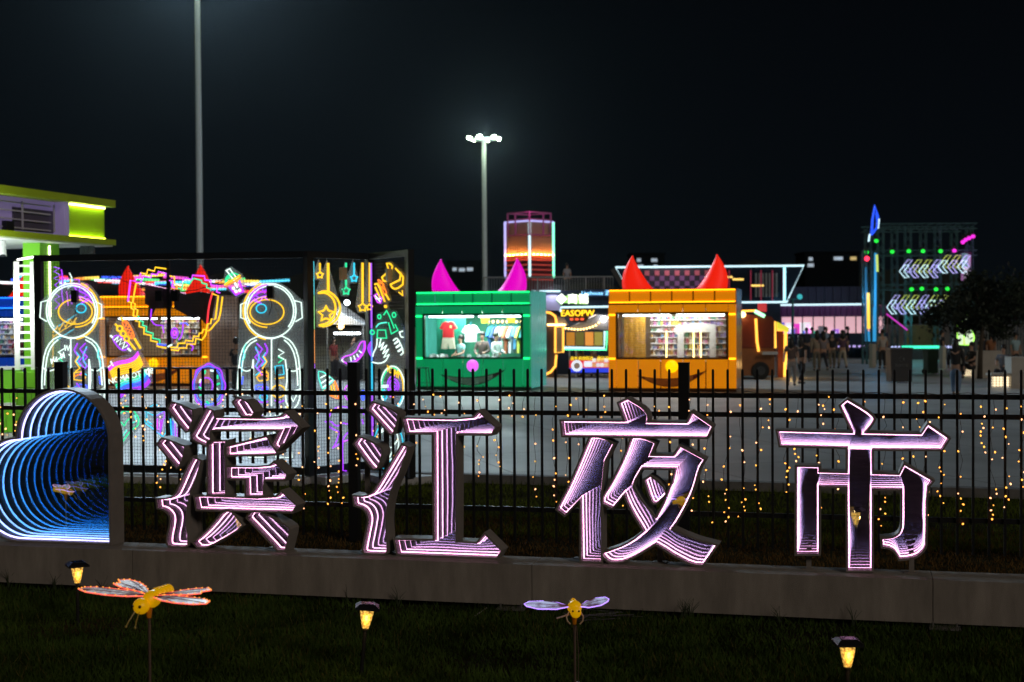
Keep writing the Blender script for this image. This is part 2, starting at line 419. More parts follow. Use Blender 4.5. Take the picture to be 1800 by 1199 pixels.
bin_boxes = [
    crop([(238, 138), (330, 162), (500, 235), (515, 330), (450, 500), (418, 508), (300, 360), (190, 205)], *A),
    crop([(108, 612), (200, 640), (392, 715), (400, 770), (332, 962), (300, 985), (180, 840), (52, 682)], *A),
    crop([(515, -112), (610, -69), (585, 20), (540, 160), (480, 330), (445, 450), (418, 600), (415, 720), (428, 860), (440, 985), (435, 1035), (400, 1058), (205, 1055), (175, 1020), (185, 900), (212, 790), (220, 690), (195, 620), (130, 565), (50, 545), (40, 435), (150, 440), (250, 408), (305, 340), (450, 0)], *C),
    crop([(-207, 222), (-124, 252), (-112, 340), (0, 345), (735, 354), (830, 272), (1020, 468), (720, 755), (662, 695), (752, 494), (0, 492), (-145, 492), (-166, 510), (-168, 600), (-172, 650), (-209, 700), (-369, 632), (-409, 585)], *B),
    crop([(205, 78), (330, 125), (418, 255), (385, 312), (268, 312), (152, 128)], *B),
    crop([(46, 722), (580, 588), (712, 800), (695, 812), (48, 828)], *B),
    crop([(710, -318), (936, -325), (936, 372), (714, 380)], *C),
    crop([(60, 14), (600, 16), (680, -46), (842, 112), (810, 176), (540, 178), (530, 392), (312, 392), (307, 165), (60, 162)], *D),
    crop([(540, 402), (715, 402), (1589, 434), (1682, 340), (1867, 515), (1820, 598), (570, 566)], *C),
    crop([(920, 588), (1012, 590), (1158, 775), (1060, 860), (700, 1065), (580, 1072), (522, 1000), (620, 930), (760, 790)], *C),
    crop([(382, 606), (510, 610), (620, 668), (858, 800), (883, 850), (820, 1102), (730, 1108), (650, 1010), (332, 680)], *D)]
character('pink mirror glass character beside the blue heart, most strokes of the four', 405, bin_boxes, [(322, 760, 0.21), (330, 830, 0.212), (470, 930, 0.21)])
E, F, G, H = (615, 690), (740, 690), (615, 830), (740, 830)
jiang_boxes = [
    crop([(300, 137), (400, 170), (560, 238), (622, 290), (618, 370), (562, 535), (532, 543), (470, 475), (242, 220)], *E),
    crop([(115, 597), (200, 620), (390, 718), (423, 790), (360, 982), (330, 1008), (298, 1003), (200, 880), (57, 680)], *E),
    crop([(685, -355), (752, -320), (640, 0), (575, 130), (520, 270), (490, 400), (465, 550), (460, 700), (475, 850), (480, 1010), (470, 1060), (430, 1078), (210, 1073), (175, 1050), (175, 1000), (195, 900), (235, 700), (245, 620), (220, 530), (160, 465), (60, 435), (45, 322), (150, 335), (230, 320), (300, 280), (390, 140)], *G),
    crop([(-245, -702), (650, -680), (752, -788), (966, -590), (918, -500), (455, -504), (450, 932), (735, 944), (832, 827), (1043, 1038), (988, 1138), (-310, 1095), (-350, 897), (170, 907), (165, -514), (-197, -516)], *H)]
character('pink mirror glass character with a tall I beam shape, second from the heart', 760, jiang_boxes, [(664, 725, 0.21), (630, 790, 0.212)])
I, J, K, L = (970, 690), (1110, 690), (970, 845), (1110, 845)
ye_boxes = [
    crop([(124, 380), (968, 390), (882, 142), (990, 92), (1199, 215), (1262, 320), (1239, 402), (1779, 407), (1844, 272), (2102, 450), (2037, 590), (146, 567)], *I),
    crop([(500, 598), (652, 598), (800, 684), (646, 985), (646, 2236), (387, 2240), (375, 1392), (165, 1612), (72, 1540), (250, 1199)], *I),
    (crop([(-2, -556), (140, -556), (300, -488), (230, -322), (550, -317), (635, -444), (948, -274), (880, -162), (830, 20), (790, 150), (700, 340), (600, 520), (512, 645), (700, 730), (900, 805), (1113, 858), (935, 1113), (800, 1108), (560, 985), (430, 900), (310, 832), (150, 930), (0, 1018), (-179, 1083), (-299, 1073), (-386, 985), (-383, 965), (-160, 890), (0, 812), (165, 680), (130, 610), (40, 470), (-50, 300), (-100, 167), (-259, 360), (-380, 300), (-395, 240), (-250, 18), (-90, -312)], *L),
     [crop([(125, -168), (575, -158), (540, 37), (515, 70), (485, 150), (430, 300), (315, 506), (150, 310), (25, 120), (4, 40)], *L)]),
    crop([(172, 0), (240, -50), (330, 15), (420, 105), (440, 180), (335, 292), (290, 300), (257, 265)], *L)]
character('pink mirror glass character with crossing legs and a yellow reflection', 1110, ye_boxes, [(1155, 960, 0.15), (1012, 930, 0.212)])
M_ = (1360, 690)
shi = crop([(52, 514), (1045, 540), (882, 174), (970, 104), (1199, 240), (1292, 312), (1322, 357), (1287, 420), (1190, 542), (1949, 557), (2034, 430), (2302, 612), (2217, 750), (1296, 745), (1296, 1080), (1659, 1090), (1724, 962), (2088, 1170), (2007, 1269), (2004, 1999), (1979, 2069), (1899, 2149), (1799, 2182), (1659, 2195), (1629, 2129), (1579, 2069), (1509, 2039), (1437, 2031), (1427, 1936), (1549, 1929), (1629, 1899), (1679, 1839), (1699, 1759), (1699, 1274), (1292, 1271), (1294, 2345), (978, 2343), (970, 1239), (590, 1234), (590, 2127), (299, 2127), (302, 982), (592, 987), (592, 1058), (972, 1068), (972, 722), (87, 698)], *M_)
t = character('pink mirror glass character with a broad top bar, nearest the dark stage', 1515, [shi], [(1421, 970, 0.08), (1603, 975, 0.08)])
x0 = LP.loc(1515, 900)[0]
a, b = crop([(978, 745), (1296, 750)], *M_)
MB().bar((a[0] - x0, 0.079, a[1] - ZT), (b[0] - x0, 0.079, b[1] - ZT), 0.012).build('led_bridge', led_pink, t)
# heart: a square with a round lobe on top and on the left
hx, hz = LP.loc(192, 957); Lh = 0.955
base = LP.p0 + LP.u * hx + Vector((0, 0, ZT))
ht = thing('heart_sign', 'large tilted heart of blue mirror rings standing at the end of the beam', 'sign', base, WANG)
z0 = 0.022; P = [(0, z0), (0, z0 + Lh)]
for i in range(1, 24):
    a = math.pi * i / 24; P.append((-Lh / 2 + Lh / 2 * math.cos(a), z0 + Lh + Lh / 2 * 0.97 * math.sin(a)))
P.append((-Lh, z0 + Lh))
for i in range(1, 24):
    a = math.pi / 2 + math.pi * i / 24; P.append((-Lh + Lh / 2 * math.cos(a), z0 + Lh / 2 + Lh / 2 * math.sin(a)))
P.append((-Lh, z0))
mirror_box(ht, P, [], 0, 0.24, 0.135, led_lilac, film_b, back_b, 0.02, 0.0078)
# ------------------------------------------------------------------ black fence
black = mat('black_metal', (0.012, 0.012, 0.013), 0.45, 0.2, var=0.1)
FP = Plane((0, 15.4, 0), FANG)
ft = thing('metal_fence', 'black metal fence with square pickets behind the glowing characters', 'fence', FP.p0, FANG)
posts = [FP.loc(p, 690)[0] for p in (106, 621, 1202)]
stp = posts[2] - posts[1]; posts = [posts[0] - stp * 1.0] + posts + [posts[2] + stp, posts[2] + 2 * stp]
pk = MB().box((0, 0, 0.99), (0.025, 0.025, 1.86)).box((0, 0, 1.925), (0.02, 0.02, 0.012)); pk0 = None
for i in range(len(posts) - 1):
    a, b = posts[i], posts[i + 1]
    n = 23; st = (b - a) / (n + 1)
    for k in range(1, n + 1):
        if pk0 is None: pk0 = pk.build('picket', black, ft); o = pk0
        else:
            o = pk0.copy(); COL.objects.link(o); o.parent = ft
        o.location = (a + st * k, 0, 0)
    for z in (1.655, 1.455, 0.405):
        MB().box2((a + 0.056, 0.014, z - 0.025), (b - 0.056, 0.05, z + 0.025)).build('rail', black, ft)
for x in posts:
    mb = MB().box((x, 0.02, 1.0), (0.11, 0.11, 1.98)).box((x, 0.02, 1.995), (0.12, 0.12, 0.012)); mb.build('post', black, ft)
# ------------------------------------------------------------------ fairy lights on the fence
bulb_ms = [emat('fairy_amber', (1.0, 0.36, 0.05), 3, sample=False), emat('fairy_yellow', (1.0, 0.45, 0.06), 2.4, sample=False), emat('fairy_warm', (1.0, 0.45, 0.20), 3.2, sample=False)]
wire_m = mat('light_wire', (0.05, 0.03, 0.02), 0.6, var=0)
bulb0 = []
for bm_ in bulb_ms:
    mb = MB().lathe([(0.003, 0.014), (0.010, 0.005), (0.0115, -0.004), (0.007, -0.013), (0.002, -0.017)], 7); me = bpy.data.meshes.new('bulb'); me.from_pydata(mb.v, [], mb.f); me.materials.append(bm_); bulb0.append(me)
rng = random.Random(21)
labs = ['amber fairy lights hanging on the fence behind the blue heart', 'amber fairy lights on the fence bay between the blue heart and second character',
        'amber fairy lights on the fence bay between second and third characters', 'yellow fairy lights on the fence bay around the last character']
for i in range(4):
    a, b = posts[i] + 0.08, posts[i + 1] - 0.08
    lt = thing('fairy_lights', labs[i], 'string lights', FP.p0 + FP.u * a, FANG, 'fairy light curtains on the fence'); nb = 0
    top = MB(); x = 0.0
    top.tube([(q * (b - a) / 24, -0.035, 1.69 + 0.012 * math.sin(q * 2.1)) for q in range(25)], 0.003, 4); top.build('wire', wire_m, lt)
    while x < b - a:
        Lg = rng.choice([0.3, 0.55, 0.9, 1.15, 1.25, 1.3]) * rng.uniform(0.85, 1.1)
        p = [(x, -0.04, 1.69)]; z = 1.69; xx = x
        spots = []
        while z > 1.69 - Lg:
            stpz = rng.uniform(0.07, 0.2) * (0.45 if z < 1.69 - Lg + 0.35 else 1.0)
            z -= stpz; xx = x + rng.uniform(-0.035, 0.035); p.append((xx, -0.04 + rng.uniform(-0.012, 0.008), z)); spots.append(p[-1])
        sm = MB().tube(p, 0.0022, 4).build('wire', wire_m, lt)
        for s in spots:
            if rng.random() < 0.16: continue
            o = bpy.data.objects.new('bulb', rng.choice(bulb0)); COL.objects.link(o); o.parent = lt
            o.location = (s[0] + rng.uniform(-0.02, 0.02), s[1] - 0.01, s[2]); o.rotation_euler = (rng.uniform(-1.2, 1.2), rng.uniform(-1.2, 1.2), 0); o.scale = [rng.uniform(0.45, 0.9)] * 3; nb += 1
        x += rng.uniform(0.09, 0.22)
# ------------------------------------------------------------------ folding mesh screens with neon signs
scr_m = mat('screen_frame', (0.02, 0.02, 0.022), 0.35, 0.4, var=0.1)
wire_s = mat('screen_wire', (0.05, 0.05, 0.055), 0.4, 0.6, var=0)
SPTS = [at(72, 800, 22.2), at(545, 800, 21.4), at(652, 800, 22.3), at(722, 800, 21.1)]
SPTS = [Vector((p.x, p.y, 0)) for p in SPTS]
STOP = 3.50
slab = MB()
for i in range(3):
    a, b = SPTS[i], SPTS[i + 1]; d = (b - a).normalized(); n = Vector((-d.y, d.x, 0))
    e = 0.002 * i
    slab.add([tuple(q) for z in (0, PZ + 0.01 + e) for q in [a - n * 0.35 + Vector((0, 0, z)), b - n * 0.35 + Vector((0, 0, z)), b + n * 0.45 + Vector((0, 0, z)), a + n * 0.45 + Vector((0, 0, z))]],
             [(4, 5, 6, 7), (0, 1, 5, 4), (1, 2, 6, 5), (2, 3, 7, 6), (3, 0, 4, 7)])
tag(slab.build('screen_slab_pavement', mat('slab', (0.42, 0.42, 0.43), 0.6, var=0.12)), kind='structure')
GZ = PZ + 0.016
SP = []
slabs = ['long black mesh screen panel with two neon figures and a pixel heart', 'middle black mesh screen panel with moon and hanging neon stars', 'narrow end panel of the black mesh screen beside the green kiosk']
rgb = [emat('strip_' + nme, c, 1.1) for nme, c in (('cyan', (0.1, 0.8, 1.0)), ('green', (0.35, 0.9, 0.35)), ('orange', (1.0, 0.38, 0.1)), ('purple', (0.45, 0.12, 1.0)), ('blue', (0.12, 0.35, 1.0)), ('aqua', (0.05, 0.6, 0.9)))]
for i in range(3):
    a, b = SPTS[i], SPTS[i + 1]; d = b - a; Lx = d.length
    pl = Plane((a.x, a.y, GZ), math.atan2(d.y, d.x)); SP.append(pl)
    t = thing('mesh_screen', slabs[i], 'screen', pl.p0, pl.ang, 'folding mesh screen panels')
    H_ = STOP - GZ; g = 0.003
    for nm, c, s in (('top_rail', (Lx / 2, 0, H_ - 0.05), (Lx - 0.13, 0.07, 0.1)), ('bottom_rail', (Lx / 2, 0, 0.07), (Lx - 0.13, 0.07, 0.12))):
        MB().box(c, s).build(nm, scr_m, t)
    MB().box((0, 0, H_ / 2), (0.12, 0.10, H_)).build('post', scr_m, t)
    if i == 2: MB().box((Lx, 0, H_ / 2), (0.12, 0.10, H_)).build('post', scr_m, t)
    if i == 0:
        zr = pl.loc(300, 634)[1] - GZ; xm = pl.loc(298, 600)[0]
        MB().box((Lx / 2, 0.012, zr), (Lx - 0.13, 0.04, 0.035)).build('middle_rail', scr_m, t)
        MB().box((xm, -0.012, H_ / 2), (0.05, 0.045, H_ - 0.24)).build('post', scr_m, t)
    mb = MB(); x = 0.1
    while x < Lx - 0.07: mb.box((x, 0.03, H_ / 2), (0.004, 0.004, H_ - 0.22)); x += 0.05
    z = 0.16
    while z < H_ - 0.1: mb.box((Lx / 2, 0.035, z), (Lx - 0.13, 0.004, 0.004)); z += 0.05
    mb.build('wire_mesh', wire_s, t)
    segs = {0: [(Lx - 0.0, [0, 1, 2, 3, 3, 4])], 2: [(Lx - 0.085, [2, 3, 4, 2, 3, 5, 5]), (0.085, [3, 3, 4, 5, 3, 3])], 1: [(0.085, [0, 1, 2, 3, 3, 3])]}[i]
    for sxp, cols in segs:
        h = (H_ - 0.3) / len(cols)
        for k, c in enumerate(cols):
            if i == 0: continue
            MB().box((sxp, -0.01, H_ - 0.15 - h * (k + 0.5)), (0.02, 0.02, h - 0.01)).build('light_strip', rgb[c], t)
# ------------------------------------------------------------------ neon signs: bent tubes on acrylic plates, made milky to catch a halo of tube light
NCOL = {'w': (0.80, 1.0, 0.92), 'y': (1.0, 0.58, 0.02), 'o': (1.0, 0.22, 0.02), 'p': (0.40, 0.035, 1.0), 'm': (0.66, 0.06, 1.0), 'g': (0.02, 0.78, 0.33), 'c': (0.03, 0.60, 0.85), 'b': (0.05, 0.10, 1.0), 'r': (1.0, 0.04, 0.06), 'k': (1.0, 0.45, 0.75), 't': (0.1, 0.95, 0.75)}
NS = dict(w=1.35, y=1.35, o=1.6, p=1.5, m=1.5, g=1.25, c=1.3, b=1.9, r=1.4, k=1.2, t=1.15)
NM = {k: emat('neon_' + k, c, NS[k]) for k, c in NCOL.items()}
acr = bpy.data.materials.new('acrylic'); acr.use_nodes = True
_n, _l = acr.node_tree.nodes, acr.node_tree.links
_tr = _n.new('ShaderNodeBsdfTransparent'); _df = _n.new('ShaderNodeBsdfTranslucent'); _d2 = _n.new('ShaderNodeBsdfDiffuse'); _m = _n.new('ShaderNodeMixShader'); _m2 = _n.new('ShaderNodeMixShader')
_m.inputs[0].default_value = 0.24; _df.inputs[0].default_value = (0.8, 0.85, 0.85, 1); _d2.inputs[0].default_value = (0.8, 0.85, 0.85, 1)
_l.new(_df.outputs[0], _m2.inputs[1]); _l.new(_d2.outputs[0], _m2.inputs[2]); _l.new(_tr.outputs[0], _m.inputs[1]); _l.new(_m2.outputs[0], _m.inputs[2])
_l.new(_m.outputs[0], _n['Material Output'].inputs[0])
def hull(P):
    P = sorted(set(P)); lo, hi = [], []
    for seq, o in ((P, lo), (P[::-1], hi)):
        for p in seq:
            while len(o) > 1 and (o[-1][0] - o[-2][0]) * (p[1] - o[-2][1]) - (o[-1][1] - o[-2][1]) * (p[0] - o[-2][0]) <= 0: o.pop()
            o.append(p)
    return lo[:-1] + hi[:-1]
nk = [0]
def neon(label, pl, strokes, crop_=None, r=0.0098, plate=True, cat='neon sign', name='neon_sign', group='neon signs on the mesh screens', off=0.07):
    """strokes: (colour, points[, 'c' closed][, radius])"""
    nk[0] += 1
    ox, oy, s = crop_ or (0, 0, 1)
    S = []
    for st in strokes:
        col, pts = st[0], st[1]; closed = 'c' in st[2:]; rr = next((q for q in st[2:] if isinstance(q, float)), r)
        S.append((col, [pl.loc(ox + x / s, oy + y / s) for x, y in pts], closed, rr))
    allp = [p for q in S for p in q[1]]
    cx = sum(p[0] for p in allp) / len(allp); zb = min(p[1] for p in allp)
    base = pl.p0 + pl.u * cx - pl.n * off + Vector((0, 0, zb - pl.p0.z))
    t = thing(name, label, cat, base, pl.ang, group)
    for col, P, closed, rr in S:
        rr = 0.0098 + (rr - 0.0098) * 0.6
        if not closed and len(P) > 2: P = smooth_poly(P, 1, False, 60)
        elif closed and len(P) > 5: P = smooth_poly(P, 1, True, 60)
        MB().tube([(x - cx, 0, z - zb) for x, z in P], rr, 6, closed).build('tube', NM[col], t)
    if plate:
        hp = hull([(round(p[0] - cx, 4), round(p[1] - zb, 4)) for p in allp])
        MB().prism([offset(hp, 0.03)], 0.028, 0.034).build('acrylic_plate', acr, t)
    return t
def circ(cx, cy_, rx, ry=None, n=16, a0=0, a1=360):
    ry = ry or rx; full = (a1 - a0) % 360 == 0
    return [(cx + rx * math.cos(R(a0 + (a1 - a0) * i / (n if full else n - 1))), cy_ + ry * math.sin(R(a0 + (a1 - a0) * i / (n if full else n - 1)))) for i in range(n)]
def star(cx, cy_, r, ri=0.42, rot=-90, n=5):
    return [(cx + (r if i % 2 == 0 else r * ri) * math.cos(R(rot + 180 / n * i)), cy_ + (r if i % 2 == 0 else r * ri) * math.sin(R(rot + 180 / n * i))) for i in range(2 * n)]
P1, P2, P3 = SP
# plain spaceman figures, one half in white outline and the other half in colours
def spaceman(label, cx, flip):
    f = -1 if flip else 1
    q = lambda P: [(cx + f * x, y) for x, y in P]
    S = [('w', q(circ(0, 533, 45, 48, 22)), 'c'), ('w', q(circ(0, 533, 41, 44, 22, 150, 400))), ('p', q([(-30, 492), (-24, 500), (-16, 492), (-10, 502), (-4, 490)])), ('m', q([(-36, 520), (-28, 512), (-20, 518), (-12, 508), (-4, 514)])), ('y', q(circ(0, 533, 48, 51, 18, 100, 250))), ('w', q([(-24, 584), (-38, 592), (-47, 610), (-51, 640), (-53, 664)])), ('w', q([(24, 584), (34, 592), (43, 610), (47, 640), (48, 664)])), ('p', q([(-26, 600), (-20, 606), (-27, 614), (-20, 622), (-27, 630), (-20, 638)])), ('c', q([(-8, 606), (-14, 614), (-8, 622), (-16, 630)])), ('o', q([(-22, 648), (-14, 644), (-5, 648)])), ('w', q([(-50, 676), (-46, 690), (-40, 680)])), ('w', q([(34, 680), (40, 692), (46, 680)])), ('b', q([(-28, 672), (-18, 668), (-10, 676), (-4, 672)])), ('g', q([(14, 614), (22, 618), (14, 624)])), ('p', q([(8, 690), (16, 694), (24, 690)])), ('y', q(circ(-6, 535, 30, 22, 18)), 'c'), ('y', q(circ(-6, 535, 35, 27, 12, 90, 270)),), ('c', q(circ(-16, 529, 9, 8, 12)), 'c'),
         ('p', q([(-38, 508), (-30, 498), (-18, 490), (-5, 487)])), ('p', q([(-34, 512), (-24, 503), (-8, 497)])), ('p', q([(-30, 515), (-18, 509), (-6, 506)])),
         ('w', q([(42, 515), (54, 518), (56, 545), (44, 552)])), ('w', q([(-43, 518), (-52, 522), (-52, 545), (-43, 548)])),
         ('w', q([(-20, 577), (-40, 586), (-52, 606), (-56, 640), (-58, 668), (-56, 690), (-44, 706), (-32, 698), (-30, 676), (-34, 650), (-30, 618)])),
         ('w', q([(20, 577), (36, 585), (48, 606), (52, 640), (53, 670), (50, 694), (40, 706), (28, 698), (26, 676), (30, 650), (26, 618)])),
         ('w', q([(-58, 668), (-44, 674), (-30, 670)])), ('w', q([(26, 670), (40, 674), (53, 670)])), ('w', q([(-56, 630), (-44, 640), (-33, 636)])), ('w', q([(30, 636), (42, 640), (52, 632)])),
         ('w', q([(2, 582), (2, 700)])), ('w', q([(-20, 577), (0, 583), (20, 577)])), ('w', q([(-30, 618), (-30, 700), (-34, 745), (-38, 790), (-8, 790), (-4, 745), (0, 712), (6, 745), (10, 790), (38, 790), (32, 745), (27, 700)])),
         ('c', q([(-45, 604), (-50, 622), (-50, 640)])), ('b', q([(-48, 648), (-50, 662)])), ('p', q([(-24, 590), (-14, 600), (-22, 612), (-12, 622), (-22, 634), (-14, 646)])), ('p', q([(-10, 590), (-4, 602), (-10, 612)])),
         ('c', q([(-26, 596), (-18, 616), (-26, 630)])), ('y', q([(-12, 612), (-6, 622), (-14, 634), (-6, 640)])), ('y', q([(-24, 650), (-16, 640), (-4, 642), (-4, 654), (-20, 656)]), 'c'),
         ('b', q([(-26, 664), (-14, 662), (-4, 668), (-12, 680), (-26, 678)]), 'c'), ('c', q(circ(-12, 684, 7, 6, 10)), 'c'), ('p', q([(-28, 690), (-16, 694), (-4, 692)])),
         ('y', q(circ(14, 674, 12, 11, 14)), 'c'), ('w', q([(-38, 772), (-22, 768), (-6, 772)])), ('w', q([(10, 772), (24, 768), (37, 772)])), ('p', q([(-30, 504), (-20, 510), (-28, 516), (-16, 520)])), ('o', q([(-34, 500), (-22, 490), (-6, 486)])), ('t', q([(-42, 590), (-48, 600), (-44, 612), (-50, 622)])), ('w', q([(14, 600), (24, 606), (14, 612), (24, 618)])), ('c', q([(8, 630), (22, 628), (24, 644), (10, 646)]), 'c'), ('y', q([(8, 652), (24, 650)])), ('w', q([(-28, 712), (-6, 716)])), ('w', q([(8, 716), (28, 712)])), ('b', q([(-24, 730), (-12, 728), (-10, 742), (-22, 744)]), 'c'), ('m', q([(10, 726), (20, 734), (12, 742), (22, 750)])), ('w', q([(-50, 700), (-44, 716), (-38, 704)])), ('w', q([(44, 704), (40, 716), (34, 702)])), ('c', q([(-24, 632), (-18, 640), (-26, 646)])), ('p', q([(-8, 660), (-14, 668), (-6, 674)])), ('y', q([(28, 700), (36, 712), (30, 722), (40, 728)])), ('p', q([(-30, 722), (-20, 715), (-8, 720)]))]
    return neon(label, P1, S, name='neon_figure')
spaceman('neon spaceman figure near the left post of the long mesh screen', 130, True)
spaceman('neon spaceman figure at the corner post of the long mesh screen', 478, False)
neon('purple neon scribbles standing behind the head of a spaceman', P1, [('p', [(88, 456), (98, 458), (88, 464), (99, 470), (88, 476), (99, 480), (89, 488), (99, 494), (89, 502), (98, 508), (89, 514), (98, 522), (90, 530)]), ('p', [(101, 460), (104, 480), (101, 500), (105, 522)]), ('m', [(110, 498), (113, 524)]), ('p', [(116, 505), (119, 522), (126, 506)]), ('p', [(124, 478), (132, 478), (132, 492), (125, 492)]), ('w', [(115, 466), (121, 478), (118, 490), (112, 494)]), ('y', [(116, 476), (118, 484)])], off=-0.12, plate=False)
neon('gold and cyan neon ribbons slanting behind the spaceman near the left post', P1, [('c', [(86, 566), (104, 556), (128, 540)]), ('y', [(87, 572), (96, 560), (98, 568), (106, 554), (109, 562), (118, 548), (122, 556), (129, 545)], 0.016), ('y', [(87, 580), (104, 568), (128, 553)]), ('c', [(88, 590), (104, 578), (124, 566)]), ('y', [(87, 575), (87, 640)])], off=-0.10, plate=False)
neon('white neon scribbled letters on the chest of the spaceman near the left post', P1, [('w', [(119, 593), (120, 603), (123, 594), (125, 603), (128, 594), (130, 602)]), ('w', [(111, 607), (114, 617), (117, 606), (119, 616)]), ('w', [(95, 617), (96, 626), (100, 614), (101, 625), (105, 614)]), ('w', [(126, 610), (131, 611)])], off=0.1, plate=False)
X4 = (220, 440, 6.661)
neon('large pixel heart outline of yellow, purple and green neon steps', P1, [
    ('y', [(205, 178), (275, 192), (285, 140), (365, 158), (375, 112), (500, 130)]), ('m', [(55, 515), (85, 265), (140, 275), (150, 235), (190, 245), (205, 178)]),
    ('m', [(150, 290), (205, 290), (235, 215), (325, 235), (330, 190), (400, 200), (410, 165), (500, 185), (490, 225)]), ('y', [(545, 215), (600, 225), (595, 300), (640, 320)]), ('m', [(540, 265), (580, 275), (570, 340), (600, 350)]),
    ('w', [(600, 308), (690, 325), (700, 272)]), ('m', [(695, 270), (715, 240), (800, 255), (810, 205), (950, 215), (955, 260), (1025, 270), (1025, 320), (1105, 325), (1090, 400), (1130, 410)]),
    ('g', [(640, 355), (685, 365), (700, 290), (770, 310), (820, 240), (915, 265), (920, 295), (975, 310), (975, 350), (1040, 370)]), ('y', [(205, 300), (150, 300), (110, 525), (140, 540), (135, 600), (170, 610), (160, 680)]),
    ('y', [(60, 515), (95, 530), (90, 590), (125, 610), (115, 680), (150, 690), (145, 740), (190, 750), (185, 805), (245, 820), (240, 890), (325, 910), (320, 970), (395, 985), (395, 1035), (500, 1055)]),
    ('g', [(175, 680), (195, 740), (235, 750), (225, 790), (275, 805), (265, 860), (350, 885), (345, 940), (430, 960), (425, 1000)]),
    ('y', [(1040, 420), (1110, 445), (1075, 720), (1030, 715), (1020, 770), (985, 770), (970, 840), (935, 835), (920, 880), (890, 880), (880, 920), (825, 915), (810, 975), (725, 965), (720, 1000), (640, 1000), (630, 1050), (550, 1045)]),
    ('y', [(1160, 455), (1125, 715), (1070, 775), (1010, 850), (970, 850), (965, 900), (920, 960), (850, 945), (840, 1010), (745, 1010), (740, 1055), (655, 1055), (645, 1085), (560, 1075)]),
    ('r', [(1045, 395), (1000, 560), (980, 770)]), ('b', [(395, 1010), (500, 1020)]), ('w', [(520, 1040), (570, 1015)])], X4, plate=False, r=0.0145)
neon('purple neon face drawn with loops below the dark boards', P1, [('p', [(330, 600), (320, 720), (370, 790), (460, 790), (475, 880)]), ('p', [(700, 760), (690, 900), (650, 960)]), ('p', circ(600, 880, 38, 60), 'c'), ('m', circ(600, 880, 16, 30), 'c'), ('p', [(780, 1010), (820, 1040), (800, 1085)]), ('b', [(660, 770), (730, 760), (760, 790)])], X4, plate=False)
X5 = (380, 440, 6.661)
neon('neon bubble tea cup with green dome lid and white straw', P1, [('w', [(140, 150), (232, 268)]), ('w', [(180, 132), (262, 242)]), ('w', [(132, 152), (186, 126)]), ('g', [(125, 300), (130, 240), (170, 195), (225, 175), (290, 205)]), ('g', [(140, 285), (150, 245), (180, 212), (225, 195)]),
    ('y', [(115, 318), (205, 265), (300, 205)], 0.02), ('o', [(140, 330), (310, 232)]), ('p', [(170, 345), (250, 440), (340, 395), (290, 265)]), ('m', [(192, 340), (255, 425), (322, 390), (280, 282)]), ('w', circ(222, 357, 10), 'c', 0.016), ('w', circ(250, 392, 10), 'c', 0.016), ('w', circ(296, 380, 10), 'c', 0.016), ('w', [(236, 290), (268, 352)], 0.016)], X5)
X3 = (180, 530, 8.564)
neon('neon skewers, a purple lattice one, yellow balls and orange corn', P1, [('p', [(185, 460), (200, 415), (255, 392), (310, 420), (430, 540), (410, 600), (345, 625), (280, 590)], 'c'), ('w', [(205, 470), (270, 410), (240, 500), (320, 440), (285, 540), (370, 490), (330, 600), (405, 545)]), ('w', [(150, 398), (190, 432)], 0.018), ('w', [(412, 592), (455, 630)], 0.018),
    ('y', circ(290, 295, 42), 'c', 0.016), ('y', circ(342, 370, 40), 'c', 0.016), ('y', circ(394, 446, 38), 'c', 0.016), ('y', [(222, 225), (262, 268)], 0.02), ('y', [(425, 488), (525, 610)], 0.022),
    ('o', [(330, 195), (380, 175), (430, 230), (510, 390), (490, 440), (450, 440), (380, 330), (335, 240)], 'c'), ('o', [(360, 210), (400, 215), (370, 260), (430, 260), (390, 310), (450, 310), (420, 360), (480, 360), (450, 410), (495, 405)]), ('y', [(308, 125), (345, 180)], 0.02), ('y', [(510, 440), (602, 592)], 0.022)], X3)
fl = []; top = [(194, 634), (202, 626), (213, 622), (228, 620), (240, 614), (246, 605)]; cols = 'mmyyyyy..gtcbbpp'
for k, c in enumerate(cols):
    q = k / 15
    if c != '.': fl.append((c, [(x + 21 * q, y + 51 * q) for x, y in top]))
fl += [('w', [(194, 632), (200, 628), (198, 622), (203, 630)]), ('w', [(258, 640), (264, 634), (266, 648)])]
fs = neon('waving rainbow neon flag with white lettering across it', P1, fl, r=0.014)
c0, c1 = P1.loc(206, 655), P1.loc(262, 641)
fx = (fs.location - P1.p0).dot(P1.u); fz = fs.location.z
ang = math.atan2(c1[1] - c0[1], c1[0] - c0[0])
text_mb('NOMA OTTU8', 0.125, XZ(((c0[0] + c1[0]) / 2 - fx, -0.01, (c0[1] + c1[1]) / 2 - fz), rot=-ang), 0.004, 0.92).build('lettering', NM['w'], fs)
dn = []
cx, cyy = 370, 665
dn.append(('p', [(cx + (28 + 1.6 * math.cos(8 * a)) * math.cos(a), cyy + (38 + 1.6 * math.cos(8 * a)) * math.sin(a)) for a in [2 * math.pi * i / 40 for i in range(40)]], 'c')); dn.append(('b', circ(cx - 1, cyy - 1, 25, 34, 24), 'c')); dn.append(('p', circ(366, 664, 11, 14), 'c'))
for k, (a, rr, c) in enumerate([(-110, 26, 'g'), (-75, 28, 'w'), (-40, 25, 'g'), (-10, 21, 'g'), (18, 20, 'w'), (50, 24, 'g'), (95, 29, 'g'), (140, 22, 'g'), (170, 19, 'g'), (205, 21, 'w')]):
    x, y = cx + rr * 0.78 * math.cos(R(a)), cyy + rr * 1.0 * math.sin(R(a)); th = R(a * 2.3); dn.append((c, [(x - 3 * math.cos(th), y - 3.4 * math.sin(th)), (x + 3 * math.cos(th), y + 3.4 * math.sin(th))], 0.02))
neon('round neon doughnut with green and white sprinkles', P1, dn)
